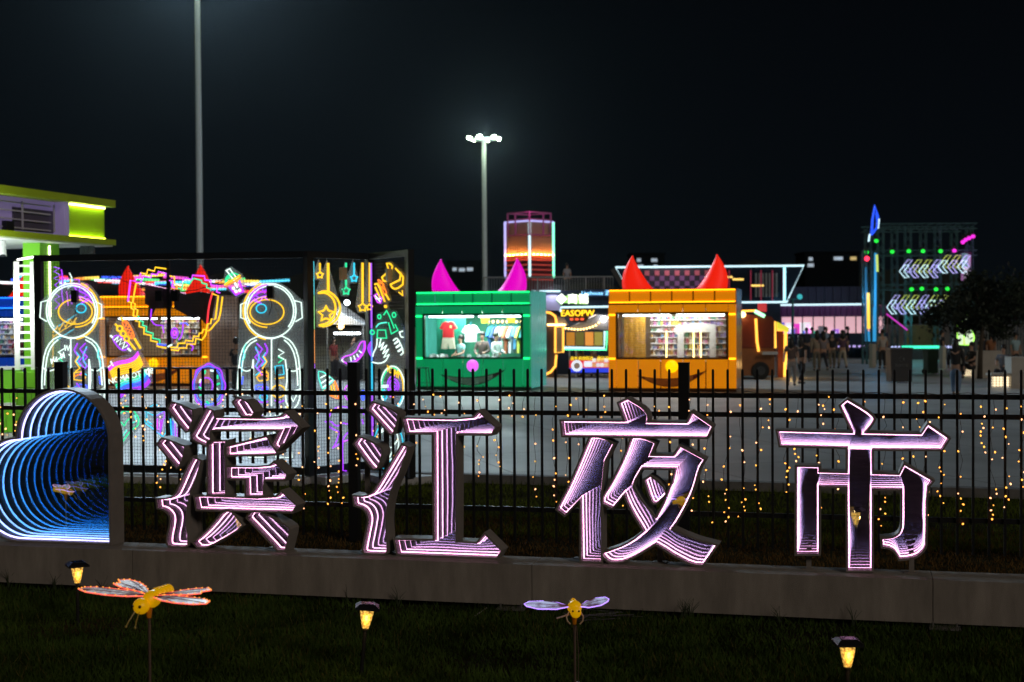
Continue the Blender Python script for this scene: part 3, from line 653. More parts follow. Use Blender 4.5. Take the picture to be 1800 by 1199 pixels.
neon('green neon pizza slice with a dripping crust', P1, [('g', [(196, 737), (211, 775), (229, 748), (238, 739), (246, 735), (248, 722), (241, 713), (237, 704), (224, 700), (211, 705), (200, 715)], 'c'), ('t', [(200, 735), (212, 764), (226, 742)]), ('g', [(214, 714), (222, 708), (231, 710), (234, 720), (226, 726), (222, 735), (216, 728)], ), ('w', circ(214, 748, 3), 'c'), ('w', circ(213, 734, 2.2), 'c'), ('t', [(240, 716), (243, 726), (236, 730)])])
neon('cyan and purple neon cube drawn as stacked outlines', P1, [('c', [(256, 708), (276, 696), (292, 708), (276, 718)], 'c'), ('c', [(262, 708), (276, 701), (286, 708)],), ('c', [(256, 708), (256, 728), (270, 738)]), ('c', [(261, 712), (261, 726), (270, 732)]), ('p', [(276, 720), (276, 743), (285, 748), (290, 722)]), ('m', [(280, 722), (280, 740), (285, 742), (286, 724)]), ('p', [(276, 718), (292, 710), (292, 722)]), ('c', [(270, 738), (290, 754), (296, 744), (296, 715)])])
neon('upright cyan and purple neon bars right of the neon cube', P1, [('c', [(303, 722), (305, 762)]), ('b', [(307, 726), (309, 765)]), ('p', [(311, 730), (312, 768)]), ('m', [(316, 738), (316, 766)])], plate=False)
# second panel
for lab, c, x, y1, sy, sr, rr in (('short yellow neon star hanging near the corner post', 'y', 557, 462, 470, 6.5, 0.016), ('green neon star on a hanging green line', 'g', 603, 489, 498, 7.5, 0.018), ('small cyan neon star on a short hanging line', 'c', 617, 468, 476, 7, 0.015),
                       ('long thick yellow neon line ending in a star', 'y', 632, 518, 527, 8, 0.024), ('thin yellow neon line with a star beside the panel fold', 'y', 644, 518, 527, 6, 0.014)):
    neon(lab, P2, [(c, [(x, 449), (x, y1)], rr), (c, star(x, sy, sr, 0.55), 'c', 0.014)], group='hanging neon stars')
X6 = (540, 430, 5.995)
neon('yellow neon crescent moon hanging from a thick line', P2, [('y', [(188, 115), (190, 420)], 0.028), ('y', [(85, 430), (150, 405), (230, 430), (300, 510), (320, 600), (290, 700), (220, 760), (150, 785), (95, 772)], 0.019), ('y', [(85, 432), (170, 428), (238, 482), (268, 560), (263, 640), (236, 702), (185, 750), (95, 768)], 0.019)], X6)
neon('five pointed yellow neon star inside the crescent moon', P2, [('y', star(167, 652, 88, 0.45), 'c', 0.02)], X6)
neon('purple neon sausage with white dashes', P2, [('m', [(575, 940), (582, 1020), (540, 1100), (470, 1165), (400, 1180), (345, 1150), (335, 1120), (370, 1095), (430, 1085), (490, 1040), (520, 970), (545, 942)], 'c'), ('p', [(565, 955), (568, 1015), (530, 1085), (465, 1150), (400, 1165)]), ('w', [(425, 1105), (432, 1150)]), ('w', [(458, 1090), (475, 1135)]), ('w', [(490, 1075), (512, 1110)]), ('w', [(515, 1040), (545, 1065)]), ('w', [(345, 1120), (330, 1140), (350, 1155)])], X6)
neon('violet neon curve right of the sausage at the panel fold', P2, [('p', [(640, 945), (605, 1000), (618, 1060), (655, 1110)]), ('p', [(650, 960), (625, 1000), (632, 1050), (652, 1080)])], X6, plate=False)
X7 = (540, 620, 5.215)
neon('neon ice cream with teal swirl in an orange cone', P2, [('t', [(75, 100), (130, 108), (218, 182), (115, 272), (95, 215), (75, 150)], 'c'), ('w', [(95, 160), (150, 130)]), ('w', [(100, 210), (180, 155)]), ('w', [(115, 250), (205, 180)]), ('o', [(222, 188), (266, 300), (258, 348), (222, 340), (118, 275)], 0.016), ('y', [(190, 230), (205, 320)]), ('y', [(210, 215), (235, 330)]), ('y', [(160, 262), (180, 310)])], X7)
neon('purple neon ring partly behind the thick fence post', P2, [('m', circ(375, 295, 62, 78, 20, 60, 300)), ('p', circ(375, 300, 26, 34), 'c')], X7, plate=False)
neon('small blue neon leaf near the panel fold', P2, [('b', circ(485, 320, 14, 45), 'c'), ('b', [(485, 285), (488, 360)])], X7)
neon('purple neon flamingo standing on one long leg', P2, [('p', [(175, 512), (200, 455), (250, 427), (310, 422), (372, 440)]), ('p', [(135, 560), (190, 556), (230, 598), (262, 600), (300, 570), (340, 588), (370, 560)]), ('p', [(150, 570), (185, 620), (270, 655), (230, 770), (205, 800), (270, 765), (300, 745)]), ('p', [(372, 645), (322, 680), (295, 740), (300, 1010), (332, 1012)]), ('m', [(300, 745), (365, 725)])], X7, plate=False)
neon('violet neon zigzag low on the fold side of the middle panel', P2, [('p', [(470, 440), (490, 500)]), ('p', [(475, 540), (485, 585)]), ('p', [(570, 420), (575, 600)])], X7, plate=False)
# third panel
neon('yellow neon boots at the top of the end panel', P3, [('y', [(880, 115), (905, 200), (830, 265), (850, 312), (910, 290), (925, 200), (942, 150), (920, 120)], 'c', 0.017), ('y', [(975, 170), (1030, 220), (1020, 290), (920, 340), (940, 378), (985, 388), (1050, 340), (1055, 260)], 'c', 0.017), ('y', [(1010, 420), (1050, 455), (1045, 400)])], X6)
neon('orange and purple neon grill skewers under the boots', P3, [('o', [(790, 290), (830, 310), (880, 430), (860, 450), (800, 330)], 'c'), ('y', [(755, 340), (790, 330), (860, 520)], 0.018), ('y', [(760, 370), (810, 480)], 0.018), ('y', [(870, 440), (905, 500)], 0.018), ('o', [(810, 320), (850, 340), (830, 370), (870, 400)]), ('m', [(745, 455), (780, 440), (830, 490), (815, 535), (785, 530)], 'c'), ('w', [(760, 460), (810, 520)]), ('w', [(765, 490), (820, 490)])], X6)
neon('two white neon hands clinking green glasses', P3, [('g', [(785, 820), (868, 820), (880, 905), (780, 905)], 'c'), ('t', [(770, 790), (800, 750), (880, 740)],), ('g', circ(803, 680, 17, 22), 'c'), ('g', [(850, 660), (880, 615), (905, 660), (930, 720), (960, 800)]), ('g', circ(958, 660, 18, 26), 'c'), ('g', circ(728, 845, 22, 22), 'c'), ('g', [(900, 740), (930, 860), (1000, 820), (970, 760)]), ('w', [(780, 905), (775, 1000), (740, 1060), (735, 1100)]), ('w', [(820, 910), (800, 1000), (850, 950), (820, 1030), (880, 980), (840, 1070), (900, 1020), (850, 1110), (905, 1080), (870, 1150), (800, 1175), (730, 1160)]),
    ('w', [(950, 930), (985, 900), (1005, 925), (965, 960)]), ('w', [(965, 965), (1010, 930), (1025, 965), (980, 1000)]), ('w', [(985, 1005), (1030, 970), (1045, 1010), (1000, 1040)]), ('w', [(1005, 1045), (1048, 1015), (1055, 1060), (1030, 1080)]), ('w', [(1050, 830), (1015, 840), (1030, 890), (1055, 895)])], X6, r=0.011)
neon('yellow neon dot above the clinking glasses', P3, [('y', circ(868, 572, 8, 8, 8), 'c', 0.02)], X6)
ym = neon('oval neon badge with purple lollipop swirl and yellow lettering', P3, [('w', circ(820, 250, 112, 198, 28), 'c'), ('g', circ(820, 250, 98, 182, 20, 150, 300)), ('c', circ(820, 250, 98, 182, 20, 20, 150)), ('y', circ(820, 250, 98, 182, 10, 300, 375)), ('p', [(830 + (12 + 62 * i / 40) * 0.85 * math.cos(R(25 * i)), 230 + (10 + 80 * i / 40) * math.sin(R(25 * i))) for i in range(41)]), ('w', [(690, 232), (780, 228)]), ('w', [(690, 246), (780, 244)]), ('c', circ(740, 290, 12, 22), 'c'), ('c', circ(752, 330, 14, 24), 'c'), ('m', [(820, 325), (800, 330), (830, 335)])], X7)
q = P3.loc(540 + 832 / 5.215, 620 + 108 / 5.215); fx = (ym.location - P3.p0).dot(P3.u)
text_mb('YUMMY', 0.14, XZ((q[0] - fx, -0.012, q[1] - ym.location.z), rot=0.25), 0.004, 0.9).build('lettering', NM['y'], ym)
neon('cyan white neon swirl board low on the end panel', P3, [('c', circ(690, 770, 26, 42, 22), 'c'), ('w', circ(690, 765, 18, 30, 20), 'c'), ('w', [(672, 750), (684, 742), (690, 756), (680, 768), (694, 776), (706, 760)]), ('c', [(676, 790), (690, 800), (702, 790)]), ('t', [(672, 735), (690, 726), (708, 738)]), ('w', [(684, 770), (692, 790), (700, 772)])])
# ------------------------------------------------------------------ boards, driver boxes and floodlights on the screen
board_m = mat('board_dark', (0.055, 0.05, 0.052), 0.6, var=0.2)
def on_screen(pl, px, py, off): 
    x, z = pl.loc(px, py); return pl.p0 + pl.u * x + pl.n * off + Vector((0, 0, z - pl.p0.z))
for lab, poly in (('dark grey cut out board behind the pixel heart, left of the thin post', [(250, 486), (296, 495), (296, 527), (268, 528), (258, 548), (255, 560), (256, 524), (250, 521)]),
                  ('dark grey cut out board behind the pixel heart, right of the thin post', [(301, 497), (322, 503), (346, 499), (374, 504), (366, 556), (356, 556), (344, 541), (335, 547), (301, 529)])):
    P = [P1.loc(x, y) for x, y in poly]; cx = sum(p[0] for p in P) / len(P); zb = min(p[1] for p in P)
    t = thing('sign_board', lab, 'board', P1.p0 + P1.u * cx + P1.n * 0.10 + Vector((0, 0, zb - P1.p0.z)), P1.ang, 'dark boards on the long screen')
    mb = MB().prism([[(p[0] - cx, p[1] - zb) for p in P]], 0, 0.03); mb.build('panel', board_m, t)
    mb = MB(); k = len(P)
    mb.bar((P[0][0] - cx, -0.005, P[0][1] - zb), (P[1][0] - cx, -0.005, P[1][1] - zb), 0.012); mb.build('edge_tube', NM['k'], t)
for lab, pl, px, py, wpx, m_ in (('black driver box on the long screen over the spaceman near the left post', P1, 138, 508, 0.10, 'dark'), ('black driver box on the long screen over the spaceman by the corner post', P1, 480, 500, 0.10, 'dark'), ('pale driver box hanging among the neon stars', P2, 594, 468, 0.10, 'pale'), ('slim green driver box between the yellow neon boots', P3, 696, 470, 0.07, 'pale')):
    p = on_screen(pl, px, py, -0.12); t = thing('driver_box', lab, 'driver box', p, pl.ang, 'driver boxes for the neon signs')
    MB().box((0, 0, 0), (wpx, 0.07, 0.19)).build('case', mat('driver_' + m_, (0.012, 0.012, 0.012) if m_ == 'dark' else (0.35, 0.28, 0.22), 0.4, 0.3, var=0.1), t)
    MB().tube([(0, 0, -0.095), (0.02, 0.0, -0.2), (-0.03, 0.02, -0.34)], 0.006, 5).build('cable', wire_m, t)
for lab, px in (('small black floodlight on the left dark board', 284), ('small black floodlight on the right dark board', 312)):
    p = on_screen(P1, px, 507, -0.09); t = thing('floodlight', lab, 'floodlight', p, P1.ang, 'floodlights on the boards')
    MB().box((0, 0, 0), (0.11, 0.06, 0.17)).build('housing', black, t); MB().box((0, -0.033, 0), (0.085, 0.006, 0.14)).build('lens', mat('dark_glass', (0.01, 0.01, 0.012), 0.08, var=0), t); MB().tube([(-0.065, 0, 0), (-0.065, 0.05, 0.06), (0.065, 0.05, 0.06), (0.065, 0, 0)], 0.008, 5).build('bracket', black, t)

rng = random.Random(31)
for i, (pl, t_pts) in enumerate(((P1, [(138, 500), (200, 470), (284, 500), (312, 500), (400, 476), (480, 492)]), (P1, [(480, 508), (500, 560), (470, 640), (490, 700)]), (P2, [(594, 478), (588, 540), (600, 600), (592, 690)]), (P2, [(560, 490), (594, 460), (640, 490)]), (P3, [(660, 490), (694, 480), (716, 500)]))):
    q = [on_screen(pl, x, y, -0.03) for x, y in t_pts]; full = []
    for a, b in zip(q, q[1:]):
        for k in range(5): v = a.lerp(b, k / 5); v.z -= 0.05 * math.sin(math.pi * k / 5); full.append(v)
    full.append(q[-1]); base = full[0].copy()
    t = tag(MB().tube([v - base for v in full], 0.005, 4).build('feed_wire', wire_m, None, loc=base), ['thin dark feed wire sagging along the top of the long mesh screen', 'thin dark wire hanging down beside the spaceman at the corner post', 'thin wire hanging down the middle of the middle mesh panel', 'thin wire looping between the hanging neon stars', 'thin wire crossing the end panel below the neon boots'][i], 'wire', 'feed wires on the mesh screens')
# ------------------------------------------------------------------ people
def skin_mesh(name, joints, edges, radii, m, parent, sub=1, root=0, slots=None):
    me = bpy.data.meshes.new(name); me.from_pydata(joints, edges, []); o = bpy.data.objects.new(name, me); COL.objects.link(o)
    md = o.modifiers.new('s', 'SKIN'); md.use_smooth_shade = True
    for i, r in enumerate(radii):
        me.skin_vertices[0].data[i].radius = r if isinstance(r, tuple) else (r, r); me.skin_vertices[0].data[i].use_root = (i == root)
    if sub: o.modifiers.new('b', 'SUBSURF').levels = sub
    dg = bpy.context.evaluated_depsgraph_get(); nm = bpy.data.meshes.new_from_object(o.evaluated_get(dg), depsgraph=dg)
    nm.name = name; bpy.data.objects.remove(o); bpy.data.meshes.remove(me)
    nm.materials.clear(); nm.materials.append(m); nm.polygons.foreach_set('use_smooth', [True] * len(nm.polygons))
    q = bpy.data.objects.new(name, nm); COL.objects.link(q); q.parent = parent
    return q
skin_c = mat('skin', (0.42, 0.25, 0.17), 0.55, var=0.06); hair_c = mat('hair_black', (0.012, 0.010, 0.009), 0.45, var=0.1); shoe_c = mat('shoe', (0.05, 0.05, 0.05), 0.6, var=0.1)
eye_c = mat('eye_dark', (0.01, 0.01, 0.01), 0.3, var=0); lip_c = mat('lips', (0.30, 0.10, 0.08), 0.5, var=0)
CLOTH = {}
def cloth(c):
    k = 'cloth_%02d%02d%02d' % tuple(int(x * 99) for x in c)
    return mat(k, c, 0.85, var=0.12, scale=14, bump=0.25, bscale=18)
def person(label, loc, rz, shirt, trousers, h=1.65, pose='stand', long_hair=False, sleeves='short', arms=None, skirt=False, phase=1, bag=None, group=None, shorts=False, detail=True):
    """a standing, walking or sitting figure; local front is -y"""
    t = thing('person', label, 'person', loc, rz, group); s = h / 1.70
    V = lambda x, y, z: (x * s, y * s, z * s)
    hip = 0.90
    if pose == 'walk':
        kx = [(0.10, -0.16, 0.50), (0.10, 0.02, 0.50)]; ft = [(0.10, -0.26, 0.09), (0.10, 0.30, 0.12)]
        if phase < 0: kx, ft = kx[::-1], ft[::-1]
    elif pose == 'sit':
        hip = 0.47; kx = [(0.11, -0.43, 0.50), (0.11, -0.40, 0.50)]; ft = [(0.11, -0.48, 0.08), (0.12, -0.36, 0.08)]
    else:
        kx = [(0.10, -0.01, 0.49), (0.10, -0.02, 0.49)]; ft = [(0.11, 0.01, 0.08), (0.11, 0.02, 0.08)]
    up = hip - 0.90
    if arms is None:
        arms = {'walk': [((0.23, -0.02 * phase, 1.14), (0.24, -0.18 * phase, 0.93)), ((0.23, 0.06 * phase, 1.14), (0.25, 0.10 * phase, 0.88))], 'stand': [((0.23, 0.02, 1.13), (0.23, -0.05, 0.88)), ((0.23, 0.02, 1.13), (0.23, -0.05, 0.88))],
                'sit': [((0.24, -0.06, 1.14), (0.15, -0.30, 1.06)), ((0.24, -0.06, 1.14), (0.13, -0.28, 1.10))], 'counter': [((0.25, -0.05, 1.12), (0.13, -0.27, 1.06)), ((0.25, -0.05, 1.12), (0.15, -0.25, 1.04))], 'phone': [((0.22, -0.08, 1.15), (0.10, -0.26, 1.20)), ((0.22, 0.02, 1.13), (0.23, -0.05, 0.88))]}['stand' if pose not in ('walk', 'sit') else pose]
    elif isinstance(arms, str):
        arms = {'counter': [((0.25, -0.05, 1.12), (0.13, -0.27, 1.06)), ((0.25, -0.05, 1.12), (0.15, -0.25, 1.04))], 'phone': [((0.22, -0.08, 1.15), (0.10, -0.26, 1.20)), ((0.22, -0.04, 1.13), (0.12, -0.24, 1.16))]}[arms]
    J, E_, RR = [], [], []
    def j(p, r, par=None):
        J.append(V(*p)); RR.append(r * s if not isinstance(r, tuple) else (r[0] * s, r[1] * s))
        if par is not None: E_.append((par, len(J) - 1))
        return len(J) - 1
    pv = j((0, 0, hip), (0.145, 0.105)); ws = j((0, 0.0, hip + 0.16), (0.125, 0.09), pv); ch = j((0, 0.0, hip + 0.38), (0.155, 0.105), ws); nk_ = j((0, 0.0, hip + 0.54), 0.055, ch); nk2 = j((0, -0.01, hip + 0.60), 0.052, nk_)
    hd0 = j((0, -0.02, hip + 0.66), (0.068, 0.08), nk2); hd1 = j((0, -0.015, hip + 0.74), (0.078, 0.095), hd0); j((0, -0.01, hip + 0.80), (0.05, 0.06), hd1)
    arm_pts = []
    for i, sg in enumerate((1, -1)):
        el, wr = arms[i]; el = (sg * el[0], el[1], el[2] + up); wr = (sg * wr[0], wr[1], wr[2] + up)
        sh = j((sg * 0.175, 0.0, hip + 0.48), 0.058, ch); e = j(el, 0.042, sh); w_ = j(wr, 0.030, e)
        dv = (Vector(wr) - Vector(el)).normalized(); hdp = Vector(wr) + dv * 0.09; j(tuple(hdp), 0.034, w_); arm_pts.append((Vector((sg * 0.175, 0, hip + 0.48)), Vector(el), Vector(wr)))
        kp = (sg * kx[i][0], kx[i][1], kx[i][2]); fp = (sg * ft[i][0], ft[i][1], ft[i][2])
        th = j((sg * 0.09, 0, hip - 0.06), 0.085, pv); k = j(kp, 0.058, th); a = j(fp, 0.040, k); j((fp[0], fp[1] - 0.14, max(0.03, fp[2] - 0.045)), 0.036, a)
    b = skin_mesh('body', J, E_, RR, skin_c, t)
    # shirt
    J, E_, RR = [], [], []
    pv = j((0, 0, hip + 0.0), (0.165, 0.128)); ws = j((0, 0.0, hip + 0.16), (0.150, 0.115), pv); ch = j((0, 0.0, hip + 0.38), (0.172, 0.122), ws); j((0, 0.0, hip + 0.53), (0.085, 0.075), ch)
    for i, sg in enumerate((1, -1)):
        sh, el, wr = arm_pts[i]; a = j(tuple(sh), 0.075, ch)
        if sleeves == 'long': e = j(tuple(el), 0.058, a); j(tuple(wr.lerp(el, 0.08)), 0.046, e)
        else: j(tuple(sh.lerp(el, 0.68)), 0.064, a)
    skin_mesh('shirt', J, E_, RR, cloth(shirt), t)
    # trousers / skirt
    if skirt:
        MB().lathe([(0.30 * s, 0.42 * s), (0.26 * s, 0.6 * s), (0.20 * s, 0.80 * s), (0.155 * s, 0.95 * s)], 14).build('skirt', cloth(trousers), t, True)
    else:
        J, E_, RR = [], [], []
        pv = j((0, 0, hip + 0.03), (0.160, 0.122)); pz = j((0, 0, hip - 0.05), (0.155, 0.12), pv)
        for i, sg in enumerate((1, -1)):
            kp = Vector((sg * kx[i][0], kx[i][1], kx[i][2])); fp = Vector((sg * ft[i][0], ft[i][1], ft[i][2]))
            th = j((sg * 0.092, 0, hip - 0.10), 0.102, pz); k = j(tuple(kp), 0.080, th)
            if not shorts: j(tuple(fp.lerp(kp, 0.06)), 0.070, k)
        skin_mesh('trousers', J, E_, RR, cloth(trousers), t)
    for i, sg in enumerate((1, -1)):
        fp = ft[i]; mb = MB(); mb.ball(V(sg * fp[0], fp[1] - 0.06, max(0.045, fp[2] - 0.04)), 0.1 * s, 8, 6, (0.5, 1.35, 0.45)); mb.build('shoe', shoe_c, t, True)
    hz = hip + 0.75
    mb = MB(); mb.ball(V(0, 0.018, hz + 0.028), 0.108 * s, 12, 8, (0.92, 1.06, 1.0))
    if long_hair: mb.ball(V(0, 0.06, hz - 0.14), 0.12 * s, 10, 7, (0.95, 0.62, 1.75))
    hr = mb.build('hair', hair_c, t, True)
    f = MB()
    for sg in (1, -1): f.ball(V(sg * 0.032, -0.108, hz - 0.02), 0.010 * s, 6, 4)
    f.build('eye', eye_c, t)
    MB().ball(V(0, -0.118, hz - 0.045), 0.014 * s, 6, 5, (0.8, 1, 1.5)).build('nose', skin_c, t, True)
    MB().box(V(0, -0.104, hz - 0.078), (0.04 * s, 0.012 * s, 0.010 * s)).build('mouth', lip_c, t)
    if bag: 
        mb = MB(); mb.ball(V(-0.27, 0.02, 0.72), 0.14 * s, 8, 6, (0.5, 0.9, 1.1)); mb.tube([V(-0.25, 0.02, 0.86), V(-0.24, 0.0, 0.95)], 0.01, 4)
        mb.build('carried_bag', cloth(bag), t, True)
    return t
# ------------------------------------------------------------------ horned kiosks
KANG = math.atan2(-0.23, 1)
white_tube = emat('white_tube', (0.85, 0.95, 1.0), 14)
win_glass = glassmat('window_glass', (0.95, 0.97, 0.97), 0.05, 0.02)
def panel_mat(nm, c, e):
    """kiosk cladding panel with emission in its own colour"""
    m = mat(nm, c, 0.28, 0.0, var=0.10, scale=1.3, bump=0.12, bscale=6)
    b = m.node_tree.nodes['Principled BSDF']; b.inputs['Emission Color'].default_value = (*c, 1); b.inputs['Emission Strength'].default_value = e  # emission added in the panel's own colour
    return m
def horn(mb, s, Hh, sc=1.0):
    """bent inflatable horn; s = -1 for the one on the left"""
    n = 14; ring = []
    for i in range(n + 1):
        q = i / n; lo = -1.62 - 0.05 * math.sin(q * math.pi) * 1.6 + 0.30 * q ** 1.6; hi = -0.62 - 0.70 * q ** 0.75 + 0.0 * q
        if q > 0.96: hi = lo + 0.03
        hi = max(hi, lo + 0.03); cx, rr = (lo + hi) / 2 * -s, (hi - lo) / 2
        ring.append((cx, rr, q * Hh))
    o = len(mb.v); k = 14
    for cx, rr, z in ring:
        for j in range(k):
            a = 2 * math.pi * j / k; mb.v.append((cx * sc + rr * sc * math.cos(a), 0.9 + 0.75 * rr * sc * math.sin(a), z))
    for i in range(n):
        for j in range(k): mb.f.append((o + i * k + j, o + i * k + (j + 1) % k, o + (i + 1) * k + (j + 1) % k, o + (i + 1) * k + j))
    mb.f.append(tuple(o + n * k + j for j in range(k)))
    return mb
def kiosk(label, loc, W, col, hcol, nose_c, cn, pe, inside, strip, mouth):
    t = thing('horned_kiosk', label, 'kiosk', loc, KANG, 'kiosks with horns')
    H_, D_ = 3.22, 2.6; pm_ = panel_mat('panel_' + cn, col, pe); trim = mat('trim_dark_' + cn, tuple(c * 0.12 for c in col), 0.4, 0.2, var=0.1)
    side = mat('kiosk_side_' + cn, (0.10, 0.42, 0.36) if cn == 'green' else tuple(c * 0.4 + 0.2 for c in col), 0.2, 0.35, var=0.25, scale=0.9, bump=0.25, bscale=2.2)
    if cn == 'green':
        sb = side.node_tree.nodes['Principled BSDF']; sb.inputs['Emission Color'].default_value = (0.08, 0.5, 0.42, 1); sb.inputs['Emission Strength'].default_value = 0.38  # emission stands in for bright reflections on the green side wall
    w = W / 2; pw = 0.24; zs, zw, zt = 1.02, 2.44, 2.74
    led = emat('kiosk_led_' + cn, strip, 4.5)
    # corner posts, base, header, fascia: each panel its own piece
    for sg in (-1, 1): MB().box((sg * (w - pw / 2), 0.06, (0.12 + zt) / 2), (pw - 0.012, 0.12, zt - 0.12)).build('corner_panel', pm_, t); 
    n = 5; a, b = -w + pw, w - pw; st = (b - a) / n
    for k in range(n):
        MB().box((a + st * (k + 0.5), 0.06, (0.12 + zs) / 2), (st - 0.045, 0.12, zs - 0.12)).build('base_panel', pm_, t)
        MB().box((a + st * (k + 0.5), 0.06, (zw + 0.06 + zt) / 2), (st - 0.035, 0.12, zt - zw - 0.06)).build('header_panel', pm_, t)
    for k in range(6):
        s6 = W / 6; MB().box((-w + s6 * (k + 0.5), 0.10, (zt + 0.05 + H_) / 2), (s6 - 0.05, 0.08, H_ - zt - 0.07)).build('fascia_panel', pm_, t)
    MB().box((0, 0.07, zt + 0.02), (W + 0.04, 0.2, 0.03)).build('trim_band', trim, t)
    MB().box((0, 0.09, 0.06), (W, 0.16, 0.11)).build('plinth', trim, t)
    for z in (H_ - 0.035, zt + 0.075): MB().box((0, 0.035, z), (W - 0.06, 0.02, 0.03)).build('light_strip', led, t)
    for sg in (-1, 1):
        for z in (zs + 0.02, zw - 0.02): MB().box((sg * (w - pw / 2), -0.006, z), (pw - 0.04, 0.012, 0.05)).build('light_strip', led, t)
    # shell
    for sg in (-1, 1):
        mb = MB(); nn = 12
        for k in range(nn): mb.box((sg * (w - 0.02), 0.16 + (D_ - 0.16) * (k + 0.5) / nn, H_ / 2 + 0.03), (0.04 if k % 2 else 0.052, (D_ - 0.16) / nn, H_ - 0.06))
        mb.build('side_wall', side, t)
    MB().box((0, D_ - 0.02, H_ / 2 + 0.03), (W - 0.1, 0.04, H_ - 0.06)).build('back_wall', mat('kiosk_back_' + cn, inside, 0.7, var=0.08), t)
    MB().box((0, D_ / 2 + 0.05, H_ - 0.01), (W, D_ - 0.14, 0.04)).build('roof', trim, t); MB().box((0, D_ / 2, 0.14), (W - 0.1, D_ - 0.1, 0.06)).build('floor', trim, t)
    MB().box((0, D_ / 2, 2.62), (W - 0.1, D_ - 0.1, 0.03)).build('ceiling', mat('kiosk_ceiling', (0.6, 0.6, 0.6), 0.7, var=0.05), t)
    # window
    mb = MB()
    for sg in (-1, 1): mb.box((sg * (w - pw - 0.035), 0.05, (zs + zw + 0.06) / 2), (0.07, 0.16, zw + 0.06 - zs))
    for z in (zs + 0.03, zw + 0.03): mb.box((0, 0.05, z), (W - 2 * pw - 0.14, 0.16, 0.06))
    fr = mb.build('window_frame', trim, t)
    MB().box((0, 0.09, (zs + zw) / 2 + 0.03), (W - 2 * pw - 0.15, 0.01, zw - zs - 0.07)).build('window_pane', win_glass, fr)
    MB().box((0, 0.42, zs + 0.0), (W - 0.2, 0.5, 0.04)).build('counter', mat('counter', (0.45, 0.45, 0.45), 0.5, var=0.1), t)
    for x in (-0.85, 0.85): MB().tube([(x - 0.75, 0.5, 2.40), (x + 0.75, 0.5, 2.40)], 0.025, 6).build('tube_light', white_tube, t)
    # face
    for sg in (-1, 1): horn(MB(), sg, 1.1, W / 3.9).build('horn', hcol, t, True, (0, 0, H_))
    MB().ball((0, 0, 0.80), 0.20, 18, 12, (1, 0.8, 1)).build('nose', nose_c, t, True)
    up, lo_ = [], []
    for i in range(17):
        q = i / 16; x = -1.12 + 2.2 * q
        up.append((x, 0.52 - 0.17 * math.sin(q * 2.5) + 0.26 * q ** 2)); lo_.append((x, 0.52 - 0.42 * math.sin(q * math.pi * 0.93) + 0.22 * q ** 2.2))
    tip = (1.14, 0.86); mo = up + [tip] + lo_[::-1][:-1]
    sm = MB().prism([mo], -0.012, 0.004).build('smile', mouth[0], t)
    lp = [(x, z + (0.03 if i > 0 else 0)) for i, (x, z) in enumerate(lo_[2:14])]; mid = [(x, z * 0.12 + u[1] * 0.88) for (x, z), u in zip(lo_[2:14], up[2:14])]
    MB().prism([mid + lp[::-1]], -0.018, -0.0125).build('teeth', mouth[1], sm)
    return t
def kloc(px, py_base):
    g = ground(px, py_base, PZ); return g
horn_m = emat('horn_magenta', (0.80, 0.0, 0.55), 0.95); horn_r = emat('horn_red', (0.85, 0.015, 0.004), 0.95)
nose_v = emat('nose_violet', (0.75, 0.12, 0.85), 1.2); nose_y = emat('nose_yellow', (1.0, 0.62, 0.0), 1.25)
mouth_d = (mat('smile_dark', (0.035, 0.012, 0.012), 0.5, var=0.1), mat('smile_grey', (0.16, 0.34, 0.24), 0.5, var=0.1)); mouth_r = (mat('smile_red', (0.22, 0.012, 0.004), 0.5, var=0.1), mat('smile_orange', (0.62, 0.16, 0.01), 0.5, var=0.1))
KG = kloc(831, 686); KO = kloc(1181, 689); K2 = kloc(270, 679); KB = kloc(-36, 678)
kg = kiosk('green kiosk with two magenta horns and a violet nose, selling clothes', KG, 3.85, (0.0, 0.36, 0.12), horn_m, nose_v, 'green', 0.44, (0.03, 0.22, 0.13), (0.006, 0.75, 0.14), mouth_d)
ko = kiosk('orange kiosk with red horns and yellow nose, shelves of goods in its window', KO, 4.0, (0.62, 0.19, 0.0), horn_r, nose_y, 'orange', 0.80, (0.5, 0.4, 0.25), (1.0, 0.36, 0.006), mouth_r)
k2 = kiosk('orange horned kiosk seen through the long neon mesh screen', K2, 4.2, (0.62, 0.19, 0.0), horn_r, nose_y, 'orange', 0.80, (0.5, 0.4, 0.25), (1.0, 0.36, 0.006), mouth_r)
kb_ = kiosk('blue kiosk with a red horn behind the white slatted pillar', KB, 4.2, (0.005, 0.05, 0.42), horn_r, nose_y, 'blue', 0.5, (0.3, 0.3, 0.35), (0.01, 0.15, 0.9), mouth_r)
def kpos(root, x, y, z):
    c, s = math.cos(KANG), math.sin(KANG); p = root.location
    return Vector((p.x + c * x - s * y, p.y + s * x + c * y, p.z + z))
for root, e, c in ((kg, 290, (0.85, 1.0, 0.95)), (ko, 105, (1.0, 0.93, 0.85)), (k2, 45, (1.0, 0.85, 0.65)), (kb_, 30, (0.9, 0.95, 1.0))):
    l = lamp('AREA', (0, 0.75, 2.56), e, c, size=2.2, parent=root, name='ceiling_light'); l.data.size_y = 1.2; l.data.shape = 'RECTANGLE'
